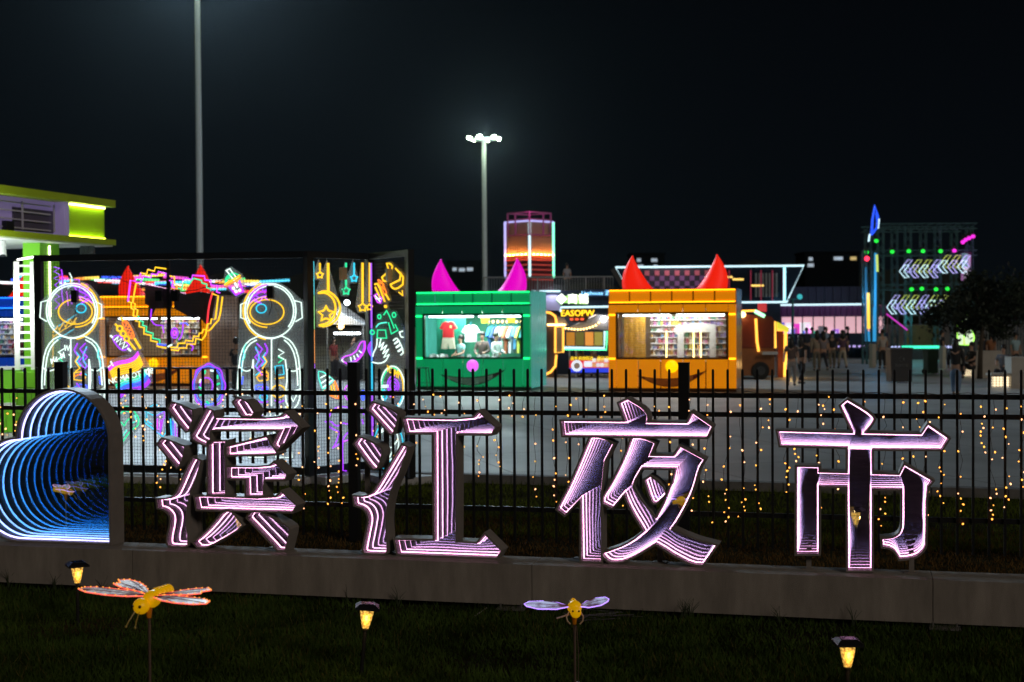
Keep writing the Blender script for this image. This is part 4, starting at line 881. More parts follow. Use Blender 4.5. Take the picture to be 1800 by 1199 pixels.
# goods in the green kiosk
def garment(kind, label, root, x, y, ztop, c, sc=1.0, turn=0.0, grp='clothes in the green kiosk'):
    t = thing(kind, label, {'t_shirt': 't-shirt', 'shorts': 'shorts', 'hanging_top': 'top'}[kind], kpos(root, x, y, ztop), KANG + turn, grp); m = cloth(c)
    if kind == 'shorts': P = [(-0.24, 0), (0.24, 0), (0.30, -0.46), (0.06, -0.48), (0.0, -0.2), (-0.06, -0.48), (-0.30, -0.46)]
    else: P = [(-0.09, 0), (0.0, -0.045), (0.09, 0), (0.22, -0.05), (0.36, -0.27), (0.25, -0.33), (0.21, -0.25), (0.22, -0.66), (-0.22, -0.66), (-0.21, -0.25), (-0.25, -0.33), (-0.36, -0.27), (-0.22, -0.05)]
    P = [(a * sc, b * sc * (1.35 if kind == 'hanging_top' else 1)) for a, b in P]
    MB().prism([P], -0.05, 0.05).build('fabric', m, t)
    if kind != 'shorts':
        MB().tube([(0.0, 0, -0.02), (0, 0, 0.07), (0.03, 0, 0.1)], 0.008, 5).tube([(-0.15 * sc, 0, -0.03), (0, 0, 0.0), (0.15 * sc, 0, -0.03)], 0.008, 5).build('hanger', mat('hanger', (0.05, 0.3, 0.4), 0.4, var=0), t)
    return t
tr_ = garment('t_shirt', 'red T shirt with small badge hanging in the green kiosk', kg, -1.02, 0.75, 2.24, (0.5, 0.01, 0.015), 0.82)
MB().box((0.1, -0.056, -0.17), (0.06, 0.006, 0.08)).build('badge', mat('badge', (0.6, 0.5, 0.2), 0.5, var=0), tr_)
garment('shorts', 'cream shorts hanging under the red T shirt', kg, -1.02, 0.75, 1.70, (0.6, 0.55, 0.42), 0.78)
garment('t_shirt', 'white T shirt displayed behind the shop assistants', kg, -0.30, 0.95, 2.12, (0.7, 0.72, 0.78), 0.86)
for k, (c, nm) in enumerate([((0.02, 0.16, 0.5), 'bright blue'), ((0.02, 0.06, 0.16), 'navy'), ((0.4, 0.3, 0.6), 'lilac'), ((0.45, 0.6, 0.5), 'pale green'), ((0.35, 0.10, 0.04), 'rust brown'), ((0.6, 0.65, 0.7), 'off white'), ((0.1, 0.35, 0.65), 'sky blue'), ((0.5, 0.55, 0.1), 'lime yellow'), ((0.02, 0.22, 0.2), 'dark teal'), ((0.6, 0.12, 0.02), 'orange')]):
    garment('hanging_top', nm + ' top hanging on the rail in the green kiosk', kg, 0.30 + 0.145 * k, 1.5, 2.06, c, 1.0 if k % 3 else 0.85, 1.15)
rk = thing('clothes_rail', 'chrome rail holding the row of clothes in the green kiosk', 'rail', kpos(kg, 0.95, 1.5, 0.17), KANG)
MB().tube([(-0.8, 0, 0), (-0.8, 0, 1.98), (0.78, 0, 1.98), (0.78, 0, 0)], 0.018, 6).build('frame', mat('chrome', (0.6, 0.6, 0.62), 0.2, 1.0, var=0), rk)
cv = thing('curtain', 'green cloth hung behind the red T shirt', 'curtain', kpos(kg, -1.0, 1.05, 0.2), KANG)
mb = MB()
for k in range(10): mb.box((-0.45 + 0.1 * k, 0.02 * (k % 2), 1.12), (0.102, 0.03, 2.2))
mb.build('fabric', mat('curtain_green', (0.01, 0.22, 0.13), 0.7, var=0.1), cv)
bl = thing('bulb_row', 'row of warm bulbs under the ceiling of the green kiosk', 'lights', kpos(kg, 0.85, 1.35, 2.22), KANG)
warm_b = emat('warm_bulb', (1.0, 0.62, 0.22), 7)
for k in range(11): MB().ball((-0.8 + 0.16 * k, 0, 0), 0.04, 8, 6).build('bulb', warm_b, bl)
MB().tube([(-0.85, 0, 0.05), (0.85, 0, 0.05)], 0.008, 4).build('wire', wire_m, bl)
for k, x in enumerate((0.28, 1.16)):
    t = thing('price_tag', ('square yellow green card hanging near the middle of the kiosk window', 'square yellow green card hanging above the clothes rail end')[k], 'card', kpos(kg, x, 0.6, 2.28), KANG, 'hanging cards'); MB().box((0, 0, 0), (0.26, 0.01, 0.2)).build('card', mat('card_yellow', (0.65, 0.7, 0.02), 0.6, var=0.05), t)
gs = MB(); rng = random.Random(3)
for k in range(26):
    x = -1.55 + 0.55 * rng.random() if k < 14 else -0.3 + 1.0 * rng.random(); gs.box((x, 0.35 + 0.2 * rng.random(), 1.09), (0.05 + 0.07 * rng.random(), 0.08, 0.05 + 0.12 * rng.random()), rng.random() * 3)
o = gs.build('counter_goods', mat('goods_pale', (0.55, 0.6, 0.6), 0.5, var=0.5, scale=9)); o.parent = None; o.location = kg.location; o.rotation_euler = (0, 0, KANG); tag(o, 'small pale goods scattered along the green kiosk counter', 'goods', kind='stuff')
person('shop assistant in pale teal T shirt behind the green counter, looking away', kpos(kg, -0.62, 0.85, 0.17), KANG - 0.7, (0.25, 0.5, 0.5), (0.05, 0.05, 0.06), 1.56, arms='counter')
person('shop assistant in dark brown top leaning on the green counter', kpos(kg, 0.12, 0.85, 0.17), KANG, (0.09, 0.06, 0.06), (0.05, 0.05, 0.06), 1.66, arms='counter', sleeves='long')
person('shopper in white patterned blouse turned sideways at the green counter', kpos(kg, 0.62, 0.75, 0.17), KANG + 1.1, (0.6, 0.7, 0.68), (0.03, 0.04, 0.05), 1.64, arms='counter', sleeves='long')
st = thing('bar_stool', 'tall dark green metal stool in front of the green kiosk', 'stool', kpos(kg, -1.58, -0.35, 0), KANG)
sm_ = mat('stool_green', (0.01, 0.06, 0.03), 0.4, 0.4, var=0.1)
MB().box((0, 0, 0.74), (0.34, 0.34, 0.03)).build('seat', sm_, st)
for a in (-1, 1):
    for b in (-1, 1): MB().tube([(a * 0.14, b * 0.14, 0.73), (a * 0.21, b * 0.21, 0)], 0.016, 6).build('leg', sm_, st)
MB().tube([(-0.19, -0.19, 0.25), (0.19, -0.19, 0.25), (0.19, 0.19, 0.25), (-0.19, 0.19, 0.25)], 0.012, 5, True).build('foot_ring', sm_, st)
# shelves of goods in the orange kiosks and the blue one
def multi_mat():
    m = mat('goods_mixed', (0.4, 0.4, 0.4), 0.5, var=0); n, l = m.node_tree.nodes, m.node_tree.links
    g = n.new('ShaderNodeNewGeometry'); cr_ = n.new('ShaderNodeValToRGB'); l.new(g.outputs['Random Per Island'], cr_.inputs[0]); cr_.color_ramp.interpolation = 'CONSTANT'
    cols = [(0.5, 0.5, 0.55), (0.15, 0.12, 0.3), (0.3, 0.25, 0.45), (0.55, 0.35, 0.1), (0.1, 0.2, 0.35), (0.6, 0.6, 0.6), (0.45, 0.12, 0.15), (0.12, 0.3, 0.2), (0.7, 0.66, 0.5), (0.25, 0.2, 0.18), (0.5, 0.2, 0.4), (0.55, 0.5, 0.1)]
    while len(cr_.color_ramp.elements) < len(cols): cr_.color_ramp.elements.new(0.5)
    for i, c in enumerate(cols): cr_.color_ramp.elements[i].position = i / len(cols); cr_.color_ramp.elements[i].color = (*c, 1)
    l.new(cr_.outputs[0], n['Principled BSDF'].inputs['Base Color']); return m
mix_m = multi_mat(); shelf_m = mat('shelf_white', (0.7, 0.7, 0.72), 0.5, var=0.05)
def shelving(lab, lab2, root, x0, x1, seed):
    t = thing('display_shelves', lab, 'shelves', kpos(root, 0, 1.55, 0.17), KANG, 'shelves in the kiosks'); rng = random.Random(seed); g = MB()
    for k in range(8):
        z = 0.75 + 0.19 * k; MB().box(((x0 + x1) / 2, 0, z), (x1 - x0, 0.32, 0.02)).build('shelf', shelf_m, t); x = x0 + 0.05
        while x < x1 - 0.05:
            wd_ = rng.uniform(0.04, 0.10); h = rng.uniform(0.08, 0.17)
            if rng.random() < 0.92: g.box((x, -0.06 + rng.uniform(-0.04, 0.04), z + 0.011 + h / 2), (wd_ * 0.9, 0.1, h))
            x += wd_
    o = g.build('packaged_goods', mix_m); o.location = t.location; o.rotation_euler = t.rotation_euler; tag(o, lab2, 'goods', kind='stuff')
    return t
shelving('white shelves filled with small goods in the orange kiosk window', 'rows of small coloured goods on shelves of the orange kiosk', ko, -0.85, 1.6, 4)
shelving('shelves of goods in the orange kiosk behind the mesh screen', 'small coloured goods inside the kiosk behind the mesh screen', k2, -0.4, 1.6, 5)
shelving('shelves of goods in the blue kiosk', 'small coloured goods inside the blue kiosk', kb_, -0.4, 1.75, 6)
arch_m = mat('white_board', (0.5, 0.52, 0.5), 0.5, var=0.05)
t = thing('display_arch', 'white bow topped display stand before the shelves of the orange kiosk', 'stand', kpos(ko, 0.55, 1.2, 0.17), KANG)
MB().prism([[(-0.62, 1.80), (-0.45, 1.95), (-0.3, 1.85), (-0.05, 1.98), (0.7, 1.93), (0.72, 1.75), (0.72, 0.8), (0.52, 0.8), (0.52, 1.68), (-0.3, 1.68), (-0.3, 0.8), (-0.5, 0.8), (-0.5, 1.6), (-0.62, 1.7)]], 0, 0.06).build('board', arch_m, t)
for x in (-1.05 + 0.2, 0.12 - 0.1, 0.35 - 0.1): MB().box((x, -0.05, 1.3), (0.03, 0.03, 0.85)).build('light_strip', warm_b, t)
bd = thing('window_blind', 'horizontal slat blind drawn in the window of the orange kiosk', 'blind', kpos(ko, 0, 0.22, 1.08), KANG)
for k in range(18): MB().box((-0.02, 0, 0.05 + 0.073 * k), (3.2, 0.02, 0.008)).build('slat', mat('blind_slat', (0.6, 0.5, 0.4), 0.5, var=0), bd)
bd = thing('side_curtain', 'yellow floral curtain in the left part of the orange kiosk window', 'curtain', kpos(ko, -1.3, 1.0, 0.9), KANG)
m_ = mat('floral', (0.55, 0.30, 0.03), 0.7, var=0.55, scale=16); mb = MB()
for k in range(8): mb.box((-0.3 + 0.086 * k, 0.015 * (k % 2), 0.78), (0.088, 0.02, 1.5))
mb.build('fabric', m_, bd)
person('seller in dark red top inside the blue kiosk', kpos(kb_, 1.05, 0.9, 0.17), KANG + 0.4, (0.25, 0.02, 0.03), (0.05, 0.05, 0.05), 1.62, arms='counter')
# ------------------------------------------------------------------ lime pavilion at the left
limeg = mat('lime_green', (0.22, 0.68, 0.03), 0.4, var=0.05, scale=2); lime = mat('lime_paint', (0.42, 0.72, 0.012), 0.45, var=0.06, scale=2); limed = mat('lime_fascia', (0.40, 0.55, 0.01), 0.5, var=0.06, scale=2)
whp = mat('white_paint', (0.75, 0.76, 0.76), 0.5, var=0.04); lil = mat('lilac_letters', (0.36, 0.30, 0.52), 0.5, var=0.05)
lilb = lil.node_tree.nodes['Principled BSDF']; lilb.inputs['Emission Color'].default_value = (0.36, 0.27, 0.62, 1); lilb.inputs['Emission Strength'].default_value = 0.20  # emission stands in for the purple light falling on the box
Apt, Bpt = at(203, 344, 30.0), at(0, 315, 26.3)
LPl = Plane((Bpt.x, Bpt.y, PZ), math.atan2(Apt.y - Bpt.y, Apt.x - Bpt.x))
pv = thing('pavilion', 'lime green and white pavilion with a lilac louvred box under its roof', 'pavilion', LPl.p0, LPl.ang)
def lz(px, py): x, z = LPl.loc(px, py); return x, z - PZ
xr, zt1 = lz(203, 344); _, zt0 = lz(203, 356.5); _, zb1 = lz(204, 413.5); _, zb0 = lz(204, 425.5); xL = -7.0; DP = 3.6
ys = strip_y = emat('strip_lemon', (0.95, 1.0, 0.25), 11); strip_w = emat('strip_white', (1.0, 1.0, 0.9), 6)
MB().box2((xL, 0, zt0), (xr, DP, zt1)).build('roof_fascia', limed, pv)
MB().box2((xL, 0, zb0 + 0.03), (xr, DP, zb1)).build('lower_fascia', limed, pv)
MB().box2((xL, 0.05, zb0), (xr - 0.05, DP - 0.05, zb0 + 0.028)).build('soffit', whp, pv)
x1, _ = lz(129, 380); x2, _ = lz(195, 380)
MB().box2((x1 + 0.01, 0.16, zb1), (x2, 1.6, zt0)).build('lime_block', lime, pv)
MB().box((0.5 * (x1 + x2), 0.12, zt0 - 0.03), (x2 - x1 - 0.1, 0.03, 0.03)).build('light_strip', ys, pv)
MB().box((0.5 * (x1 + x2), 0.12, zb1 + 0.02), (x2 - x1 - 0.1, 0.03, 0.02)).build('light_strip', emat('strip_lemon_low', (0.9, 1.0, 0.05), 8), pv)
fr = MB().box2((xL, 0.35, zb1), (x1, 1.6, zt0)).build('louvre_box', lil, pv)
MB().box2((x1 - 0.14, 0.10, zb1 + 0.002), (x1, 0.35, zt0 - 0.002)).build('box_edge', lil, pv)
rail_l = mat('rail_lilac', (0.6, 0.55, 0.75), 0.4, var=0.03)
for k in range(4):
    z = zb1 + (zt0 - zb1) * (0.12 + 0.235 * k); MB().box2((xL, 0.28, z), (x1 - 0.35, 0.31, z + 0.025)).build('rail', rail_l, pv)
for px in (60, 115): x, _ = lz(px, 380); MB().box((x, 0.26, (zb1 + zt0) / 2), (0.03, 0.03, (zt0 - zb1) * 0.8)).build('rail', rail_l, pv)
x, _ = lz(98, 380); MB().box2((x - 0.9, 0.33, zb1 + 0.05), (x + 0.4, 0.349, zb1 + (zt0 - zb1) * 0.72)).build('dark_pane', mat('lilac_dark', (0.10, 0.085, 0.14), 0.4, var=0.05), pv)
for px in (8, 34): x, _ = lz(px, 390); MB().box2((x - 0.12, 0.2, zb1 + 0.02), (x + 0.12, 0.3, zb1 + 0.2)).build('bracket', black, pv)
LP2 = Plane(LPl.p0 + LPl.n * 0.45, LPl.ang); xa = LP2.loc(70, 440)[0]; xb_ = LP2.loc(104, 440)[0]
MB().box2((xa, 0.45, 0), (xb_, 0.84, zb0)).build('pillar', limeg, pv)
x = LP2.loc(86, 440)[0]; MB().box((x, 0.435, zb0 / 2 + 1.2), (0.03, 0.02, zb0 - 2.5)).build('light_strip', emat('strip_yellow_l', (1.0, 0.95, 0.55), 5), pv)
MB().box2((xL, 3.55, zb0 - 0.25), (xr, 3.6, zb0)).build('rear_beam', lime, pv)
l = lamp('AREA', (-0.5, 1.8, zb0 - 1.6), 110, (0.9, 1.0, 0.95), aim=None, size=1.6, parent=pv, name='soffit_fill'); l.rotation_euler = (math.pi, 0, 0)  # unseen fill lamp added below the soffit, aimed up to brighten it
lamp('POINT', at(14, 540, 25.6), 130, (0.9, 1.0, 0.9), size=0.2, name='counter_fill')  # unseen fill lamp added to brighten pillar, slats and counter
sl = thing('louvre_screen', 'tall white ladder slatted panel in front of the lime pillar', 'screen', ground(47, 792, PZ), R(16))
s_ = sl.location.y / FPX; zb_, ztp = (lambda a, b: (a, b))(*(at(47, q, sl.location.y).z - PZ for q in (650, 460)))
for sg in (-1, 1): MB().box((sg * 0.14, 0, (zb_ + ztp) / 2), (0.09, 0.12, ztp - zb_)).build('side_board', whp, sl)
nS = 13
for k in range(nS): MB().box((0, 0, zb_ + (ztp - zb_) * (k + 0.5) / nS), (0.19, 0.10, 0.035)).build('slat', whp, sl)
MB().box((0, 0.0, zb_ / 2 - 0.02), (0.34, 0.3, zb_ - 0.04)).build('base_block', limeg, sl)
MB().bar((-0.12, -0.07, ztp + 0.03), (0.2, -0.07, ztp + 0.09), 0.03).build('light_strip', strip_w, sl)
MB().box((0, -0.16, 0.12), (0.45, 0.1, 0.24)).build('white_foot', whp, sl)
for lab, px, Y, w_, h0, h1 in (('lime counter block with a white top at the left edge of the frame', 5, 28.5, 0.62, 0, 1.45),):
    c_ = thing('counter_block', lab, 'counter', Vector((at(px, 700, Y).x, Y, PZ)), R(16))
    MB().box((0, 0, 0.78), (0.75, 0.5, 1.25)).build('body', limeg, c_); MB().box((0, 0, 1.43), (0.85, 0.6, 0.05)).build('top', whp, c_); MB().box((0, -0.05, 0.07), (0.85, 0.7, 0.14)).build('foot', whp, c_); MB().box((0, -0.04, 0.72), (0.77, 0.6, 0.05)).build('shelf', whp, c_)
def spot_thing(label, p, aim, m_body, lensm=None, group=None):
    t = thing('spotlight', label, 'spotlight', p, 0, group); d = (Vector(aim) - Vector(p)).normalized(); q = d.to_track_quat('Z', 'Y').to_matrix()
    mb = MB(); mb.lathe([(0.03, -0.16), (0.06, -0.14), (0.065, 0.1), (0.07, 0.14)], 10); mb.v = [tuple(q @ Vector(v)) for v in mb.v]; mb.build('housing', m_body, t)
    mb = MB(); mb.lathe([(0.06, 0.141), (0.058, 0.15)], 10); mb.v = [tuple(q @ Vector(v)) for v in mb.v]; mb.build('lens', lensm or mat('dark_glass', (0.01, 0.01, 0.012), 0.08, var=0), t)
    MB().bar((0, 0, 0), (0, 0, 0.22), 0.02).build('bracket', black, t); return t
for k, (lab, px) in enumerate((('pale spotlight hanging under the soffit at the left edge of the frame', 5), ('first of three dark spotlights under the pavilion roof corner', 146), ('second of three dark spotlights under the pavilion roof corner', 153), ('third of three dark spotlights under the pavilion roof corner', 161))):
    p = at(px, 437, 27.2 if k == 0 else 29.6); spot_thing(lab, p, p + Vector((0.1, -0.3, -1)), whp if k == 0 else mat('grey_metal', (0.12, 0.13, 0.15), 0.4, 0.5, var=0.1), group='spotlights under the pavilion roof')
# ------------------------------------------------------------------ floodlight masts
mast_m = mat('mast_galvanised', (0.58, 0.72, 0.85), 0.5, 0.1, var=0.06)
flood = emat('flood_lens', (0.92, 1.0, 0.60), 800)
def mast(label, px, Y, top, r0, r1, n, E, aim, visible=True):
    p = at(px, 600, Y); t = thing('light_mast', label, 'light mast', (p.x, p.y, PZ), 0, 'floodlight masts'); H_ = top - PZ
    MB().lathe([(r0, 0), (r0 * 0.85, H_ * 0.4), (r1, H_ * 0.72), (r1 * 0.9, H_ - 0.3), (r1 * 1.2, H_ - 0.1), (0.05, H_)], 14).build('pole', mast_m, t, True)
    MB().lathe([(r0 * 2, 0), (r0 * 2, 0.05)], 12).build('base_plate', mast_m, t)
    MB().lathe([(1.02, H_ - 0.02), (1.08, H_ - 0.02), (1.08, H_ + 0.04), (1.02, H_ + 0.04)], 20).bar((-1.0, 0, H_), (1.0, 0, H_), 0.06).bar((0, -1.0, H_), (0, 1.0, H_), 0.06).build('ring', mast_m, t)
    for k in range(n):
        a = 2 * math.pi * k / n + 0.25; c = Vector((1.08 * math.cos(a), 1.08 * math.sin(a), H_ + 0.08))
        h = MB().ball(c + Vector((0, 0, 0.1)), 0.14, 10, 7, (1, 1, 0.8)).build('lamp_head', black, t, True)
        MB().ball(c + Vector((0.05 * math.cos(a), 0.05 * math.sin(a) , 0.0)), 0.125, 12, 8, (1, 1, 0.9)).build('lens', flood, h, True)
    lamp('SPOT', (0, 0, H_ - 0.1), E, (0.60, 0.80, 1.0), aim=None, size=0.6, spot=R(75), parent=t, name='flood_light').rotation_euler = (Vector(aim) - Vector((p.x, p.y, top))).to_track_quat('-Z', 'Y').to_euler()
    return t
mast('tall grey floodlight mast rising out of frame behind the long mesh screen', 353, 66, 20.5, 0.17, 0.13, 8, 66000, (4.0, 29, 0))
mast('grey floodlight mast with a ring of lit lamps above the green kiosk', 853, 108, at(853, 245, 108).z, 0.22, 0.17, 6, 9000, (2, 60, 0))
# ------------------------------------------------------------------ band of coloured lights behind the left kiosks
cn_ = thing('lit_canopy', 'long canopy edge of multicoloured light bars behind the orange kiosk and mesh screen', 'canopy', Vector((at(0, 600, 80).x, 80, PZ)), 0)
rng = random.Random(8)
for k in range(44):
    a = at(0 + 10.2 * k + rng.uniform(-6, 6), 486 + 27 * rng.random() * (0.4 + 0.6 * min(1, k / 30)), 80 + rng.uniform(-0.4, 0.4)) - cn_.location; L_ = rng.uniform(0.5, 2.6)
    MB().bar(a, a + Vector((L_, 0, rng.uniform(-0.12, 0.12))), 0.09, 0.13).build('light_bar', emat('bar_' + 'wrbcmoyg'[k % 8], [(0.9, 0.95, 1), (1, 0.05, 0.05), (0.05, 0.12, 1), (0.1, 0.7, 1), (0.9, 0.1, 0.6), (1, 0.35, 0.05), (1, 0.7, 0.1), (0.1, 0.8, 0.2)][k % 8], 1.6), cn_)
MB().bar(at(0, 500, 81) - cn_.location, at(445, 505, 81) - cn_.location, 0.3, 0.5).build('beam', black, cn_)
for px in (10, 150, 300, 440): q = at(px, 520, 81) - cn_.location; MB().bar(q, (q.x, q.y, 0), 0.12).build('leg', black, cn_)
def wallblock(label, px0, px1, py_top, Y, depth, m, cat='building', name='building', z0=None, rz=0.0):
    a, b = at(px0, py_top, Y), at(px1, py_top, Y); t = thing(name, label, cat, Vector(((a.x + b.x) / 2, Y, PZ)), rz); w_ = b.x - a.x; h = (a.z + b.z) / 2 - PZ
    return t, w_, h
corr = mat('corrugated_navy', (0.02, 0.035, 0.07), 0.4, 0.4, var=0.12, scale=2); corr_p = mat('corrugated_purple', (0.16, 0.05, 0.19), 0.4, 0.3, var=0.12)
def corrug(mb, x0, x1, z0, z1, y, pitch=0.22, dep=0.06):
    x = x0; k = 0
    while x < x1 - 1e-3: mb.box(((x + min(x + pitch, x1)) / 2, y + (dep if k % 2 else 0), (z0 + z1) / 2), (min(pitch, x1 - x), dep * 1.2 + 0.02, z1 - z0)); x += pitch; k += 1
    return mb
neon_ice = emat('neon_ice', (0.62, 0.90, 1.0), 1.35); neon_lilac = emat('neon_lilac', (0.50, 0.48, 1.0), 1.25); neon_yel = emat('neon_warm', (1.0, 0.46, 0.06), 2.0); neon_grn = emat('neon_green', (0.1, 1.0, 0.4), 2.2); neon_lime = emat('neon_limegreen', (0.50, 0.62, 0.12), 1.2)
glow_pink = emat('shop_pink', (0.95, 0.55, 0.62), 0.75)
def P3d(t, px, py, Y=None):
    q = at(px, py, Y or t.location.y) - t.location; return Vector((q.x, q.y, q.z))
# ------------------------------------------------------------------ container building with terrace
t, w_, h_ = wallblock('', 850, 1078, 513, 58, 5, corr)
t['label'] = 'dark container building with a roof terrace railing between the two kiosks'
zf = P3d(t, 960, 541).z
MB().box2((-w_ / 2, 0.5, 0), (w_ / 2, 5, h_ - 0.02)).build('body', corr, t)
corrug(MB(), -w_ / 2, w_ / 2, zf, h_ - 0.04, 0.1).build('fascia', corr, t)
MB().box2((-w_ / 2, 0, h_ - 0.02), (w_ / 2, 5, h_ + 0.04)).build('terrace_floor', corr, t)
a = P3d(t, 851, 513); b = P3d(t, 942, 512); MB().bar(a + Vector((0, -0.06, 0)), b + Vector((0, -0.06, 0)), 0.06).bar(P3d(t, 948, 512) + Vector((0, -0.06, 0)), P3d(t, 985, 512) + Vector((0, -0.06, 0)), 0.06).build('light_strip', neon_ice, t)
MB().tube([P3d(t, 985, 548) + Vector((0, -0.08, 0)), P3d(t, 986, 540.5) + Vector((0, -0.08, 0)), P3d(t, 1076, 539) + Vector((0, -0.08, 0))], 0.045, 6).build('light_strip', neon_ice, t)
x0 = P3d(t, 960, 530).x; x1 = P3d(t, 985, 530).x; cm_ = mat('corrugated_lilac', (0.35, 0.34, 0.5), 0.35, 0.3, var=0.08)
corrug(MB(), x0, x1, P3d(t, 970, 546).z, P3d(t, 970, 519).z, -0.03, 0.09, 0.03).build('lilac_panel', cm_, t)
lamp('AREA', ((x0 + x1) / 2, -0.8, h_ - 0.1), 9, (0.8, 0.8, 1.0), size=0.5, parent=t, name='wall_light').rotation_euler = (R(50), 0, 0)
rl = mat('rail_grey', (0.28, 0.3, 0.3), 0.4, 0.5, var=0.05); za = P3d(t, 960, 487).z
mb = MB(); mb.box((0, 0.05, za), (w_, 0.05, 0.05)); mb.build('hand_rail', rl, t); mb = MB(); x = -w_ / 2
while x < w_ / 2: mb.box((x, 0.05, (h_ + za) / 2), (0.02, 0.02, za - h_)); x += 0.11
mb.build('baluster', rl, t)
for px in (851, 905, 945, 1030, 1062): x = P3d(t, px, 500).x; MB().box((x, 0.05, (h_ + za) / 2), (0.06, 0.06, za - h_ + 0.05)).build('rail_post', rl, t)
l = lamp('AREA', (P3d(t, 1030, 580).x, -1.2, 2.6), 55, (1.0, 0.8, 0.6), size=1.5, parent=t, name='stall_light')
for k, (lab, px, py, txt, sz, m_) in enumerate((('white arrow sign with green edge on the navy fascia', 1006, 526.5, '\u25c6\u5546\u94fa', 0.44, emat('sign_white', (0.95, 1.0, 0.85), 3.0)), ('small pale blue lettering sign beside the orange kiosk', 1052, 515.5, 'Livehouse \u9152\u5427', 0.22, emat('sign_blue', (0.25, 0.65, 1.0), 2.4)))):
    q = at(px, py, 57.8); s = thing('letter_sign', lab, 'sign', q, 0); text_mb(txt, sz, XZ((0, -0.03, 0)), 0.02).build('lettering', m_, s)
    if k == 0: MB().prism([[(-0.66, 0), (-0.42, 0.24), (-0.42, 0.13), (0.6, 0.2), (0.6, -0.2), (-0.42, -0.13), (-0.42, -0.24)]], 0.0, 0.03).build('backing', emat('sign_green_edge', (0.35, 0.8, 0.2), 0.8), s)
    else: MB().box((0, 0.03, 0), (1.25, 0.03, 0.3)).build('backing', mat('sign_navy', (0.01, 0.03, 0.08), 0.5, var=0), s)
# food stall pieces under the building
q = at(1015, 551, 54); s = thing('letter_sign', 'yellow glowing block lettering over the food stall', 'sign', q, 0)
text_mb('EASOPW', 0.33, XZ((0, -0.03, 0)), 0.03, 0.95).build('lettering', emat('sign_yellow', (1.0, 0.6, 0.02), 2.6), s); MB().prism([[(-0.62, 0.2), (0.72, 0.2), (0.3, -0.34), (-0.2, -0.34)]], 0.03, 0.07).build('backing', mat('sign_brown', (0.05, 0.02, 0.02), 0.5, var=0.1), s)
for k, px in enumerate((1002, 1012, 1021)): MB().box((px * 0 + (-0.22 + 0.2 * k), 0.0, -0.22), (0.12, 0.03, 0.07)).build('red_letter', emat('sign_red', (1.0, 0.12, 0.04), 1.6), s)
tn = thing('stall_tent', 'grey canopy with a string of bulbs over the food stall', 'tent', ground(1040, 664, PZ), 0)
def TP(px, py, dy=0): v = at(px, py, tn.location.y + dy) - tn.location; return v
cnv = mat('canvas_grey', (0.33, 0.31, 0.33), 0.8, var=0.08)
a, b, c_, d = TP(1000, 576), TP(1052, 553), TP(1095, 556), TP(1095, 582)
mb = MB(); mb.add([a, b, c_, d, a + Vector((0.2, 2.2, -0.05)), b + Vector((0, 2.2, 0)), c_ + Vector((0, 2.2, 0)), d + Vector((0, 2.2, 0)), a + Vector((0.02, 0, -0.06)), TP(1052, 583), d + Vector((0, 0, -0.08))], [(0, 1, 5, 4), (1, 2, 6, 5), (2, 3, 7, 6), (0, 4, 7, 3), (0, 1, 2, 3)]); mb.build('canopy', cnv, tn)
for px in (1001, 1013, 1090): q = TP(px, 585); MB().bar((q.x, q.y + 0.1, 0), (q.x, q.y + 0.1, q.z), 0.05).build('pole', mat('pole_white', (0.5, 0.5, 0.5), 0.4, 0.3, var=0.05), tn)
for k in range(16):
    q = k / 15; px = 994 + 80 * q; py = 577 - 22 * q + 11 * math.sin(q * math.pi) * (1 if q < 0.7 else 0.8); MB().ball(TP(px, py, -0.1), 0.035, 6, 5).build('bulb', warm_b, tn)
MB().ball(TP(1061, 561, -0.15), 0.11, 10, 7).build('lamp', white_tube, tn)
nf = thing('neon_sign', 'white and green neon rectangle around the food stall opening', 'neon sign', at(1030, 612, 53) , 0); 
def NP(px, py): return at(px, py, 53) - nf.location
MB().tube([NP(992, 611), NP(1062, 612), NP(1063, 582)], 0.045, 6).build('tube', neon_ice, nf); MB().tube([NP(992, 614), NP(1066, 615), NP(1067, 582)], 0.03, 6).build('tube', neon_grn, nf)
fd = thing('food_display', 'lit food pictures in orange and yellow behind the stall counter', 'display', at(1030, 612, 55), 0)
for k in range(5): MB().box2((-0.75 + 0.36 * k, 0, 0.1), (-0.75 + 0.36 * k + 0.32, 0.03, 0.62)).build('picture', emat('pic_%d' % k, [(0.5, 0.2, 0.02), (0.15, 0.12, 0.02), (0.8, 0.3, 0.05), (0.35, 0.28, 0.05), (0.1, 0.15, 0.05)][k], 0.9), fd)
mn = thing('menu_board', 'red and blue lit menu board with food pictures under the stall counter', 'menu board', ground(1037, 663, PZ) + Vector((0, -0.6, 0)), 0)
def MP(px, py): return at(px, py, mn.location.y) - mn.location
a, b = MP(1001, 655), MP(1078, 627); H2 = b.z - a.z
MB().box2((a.x, 0, a.z), (b.x, 0.6, b.z)).build('counter_box', mat('menu_box', (0.2, 0.1, 0.1), 0.5, var=0.05), mn)
MB().box2((a.x, -0.012, a.z + H2 * 0.30), (b.x, -0.002, b.z - H2 * 0.22)).build('red_panel', emat('menu_red', (0.8, 0.03, 0.05), 0.9), mn); MB().box2((a.x, -0.012, a.z), (b.x, -0.002, a.z + H2 * 0.28)).build('blue_panel', emat('menu_blue', (0.03, 0.06, 0.8), 0.9), mn)
for k in range(11):
    x = a.x + 0.04 + (b.x - a.x - 0.06) * k / 11
    if k != 6: text_mb('\u54c1\u725b\u76ee\u7530\u56de\u5415\u56db\u56fd\u65e5\u5415\u54c1'[k], 0.15, XZ((x + 0.07, -0.02, b.z - H2 * 0.11)), 0.006).build('lettering', emat('menu_yellow', (1.0, 0.7, 0.02), 1.8), mn)
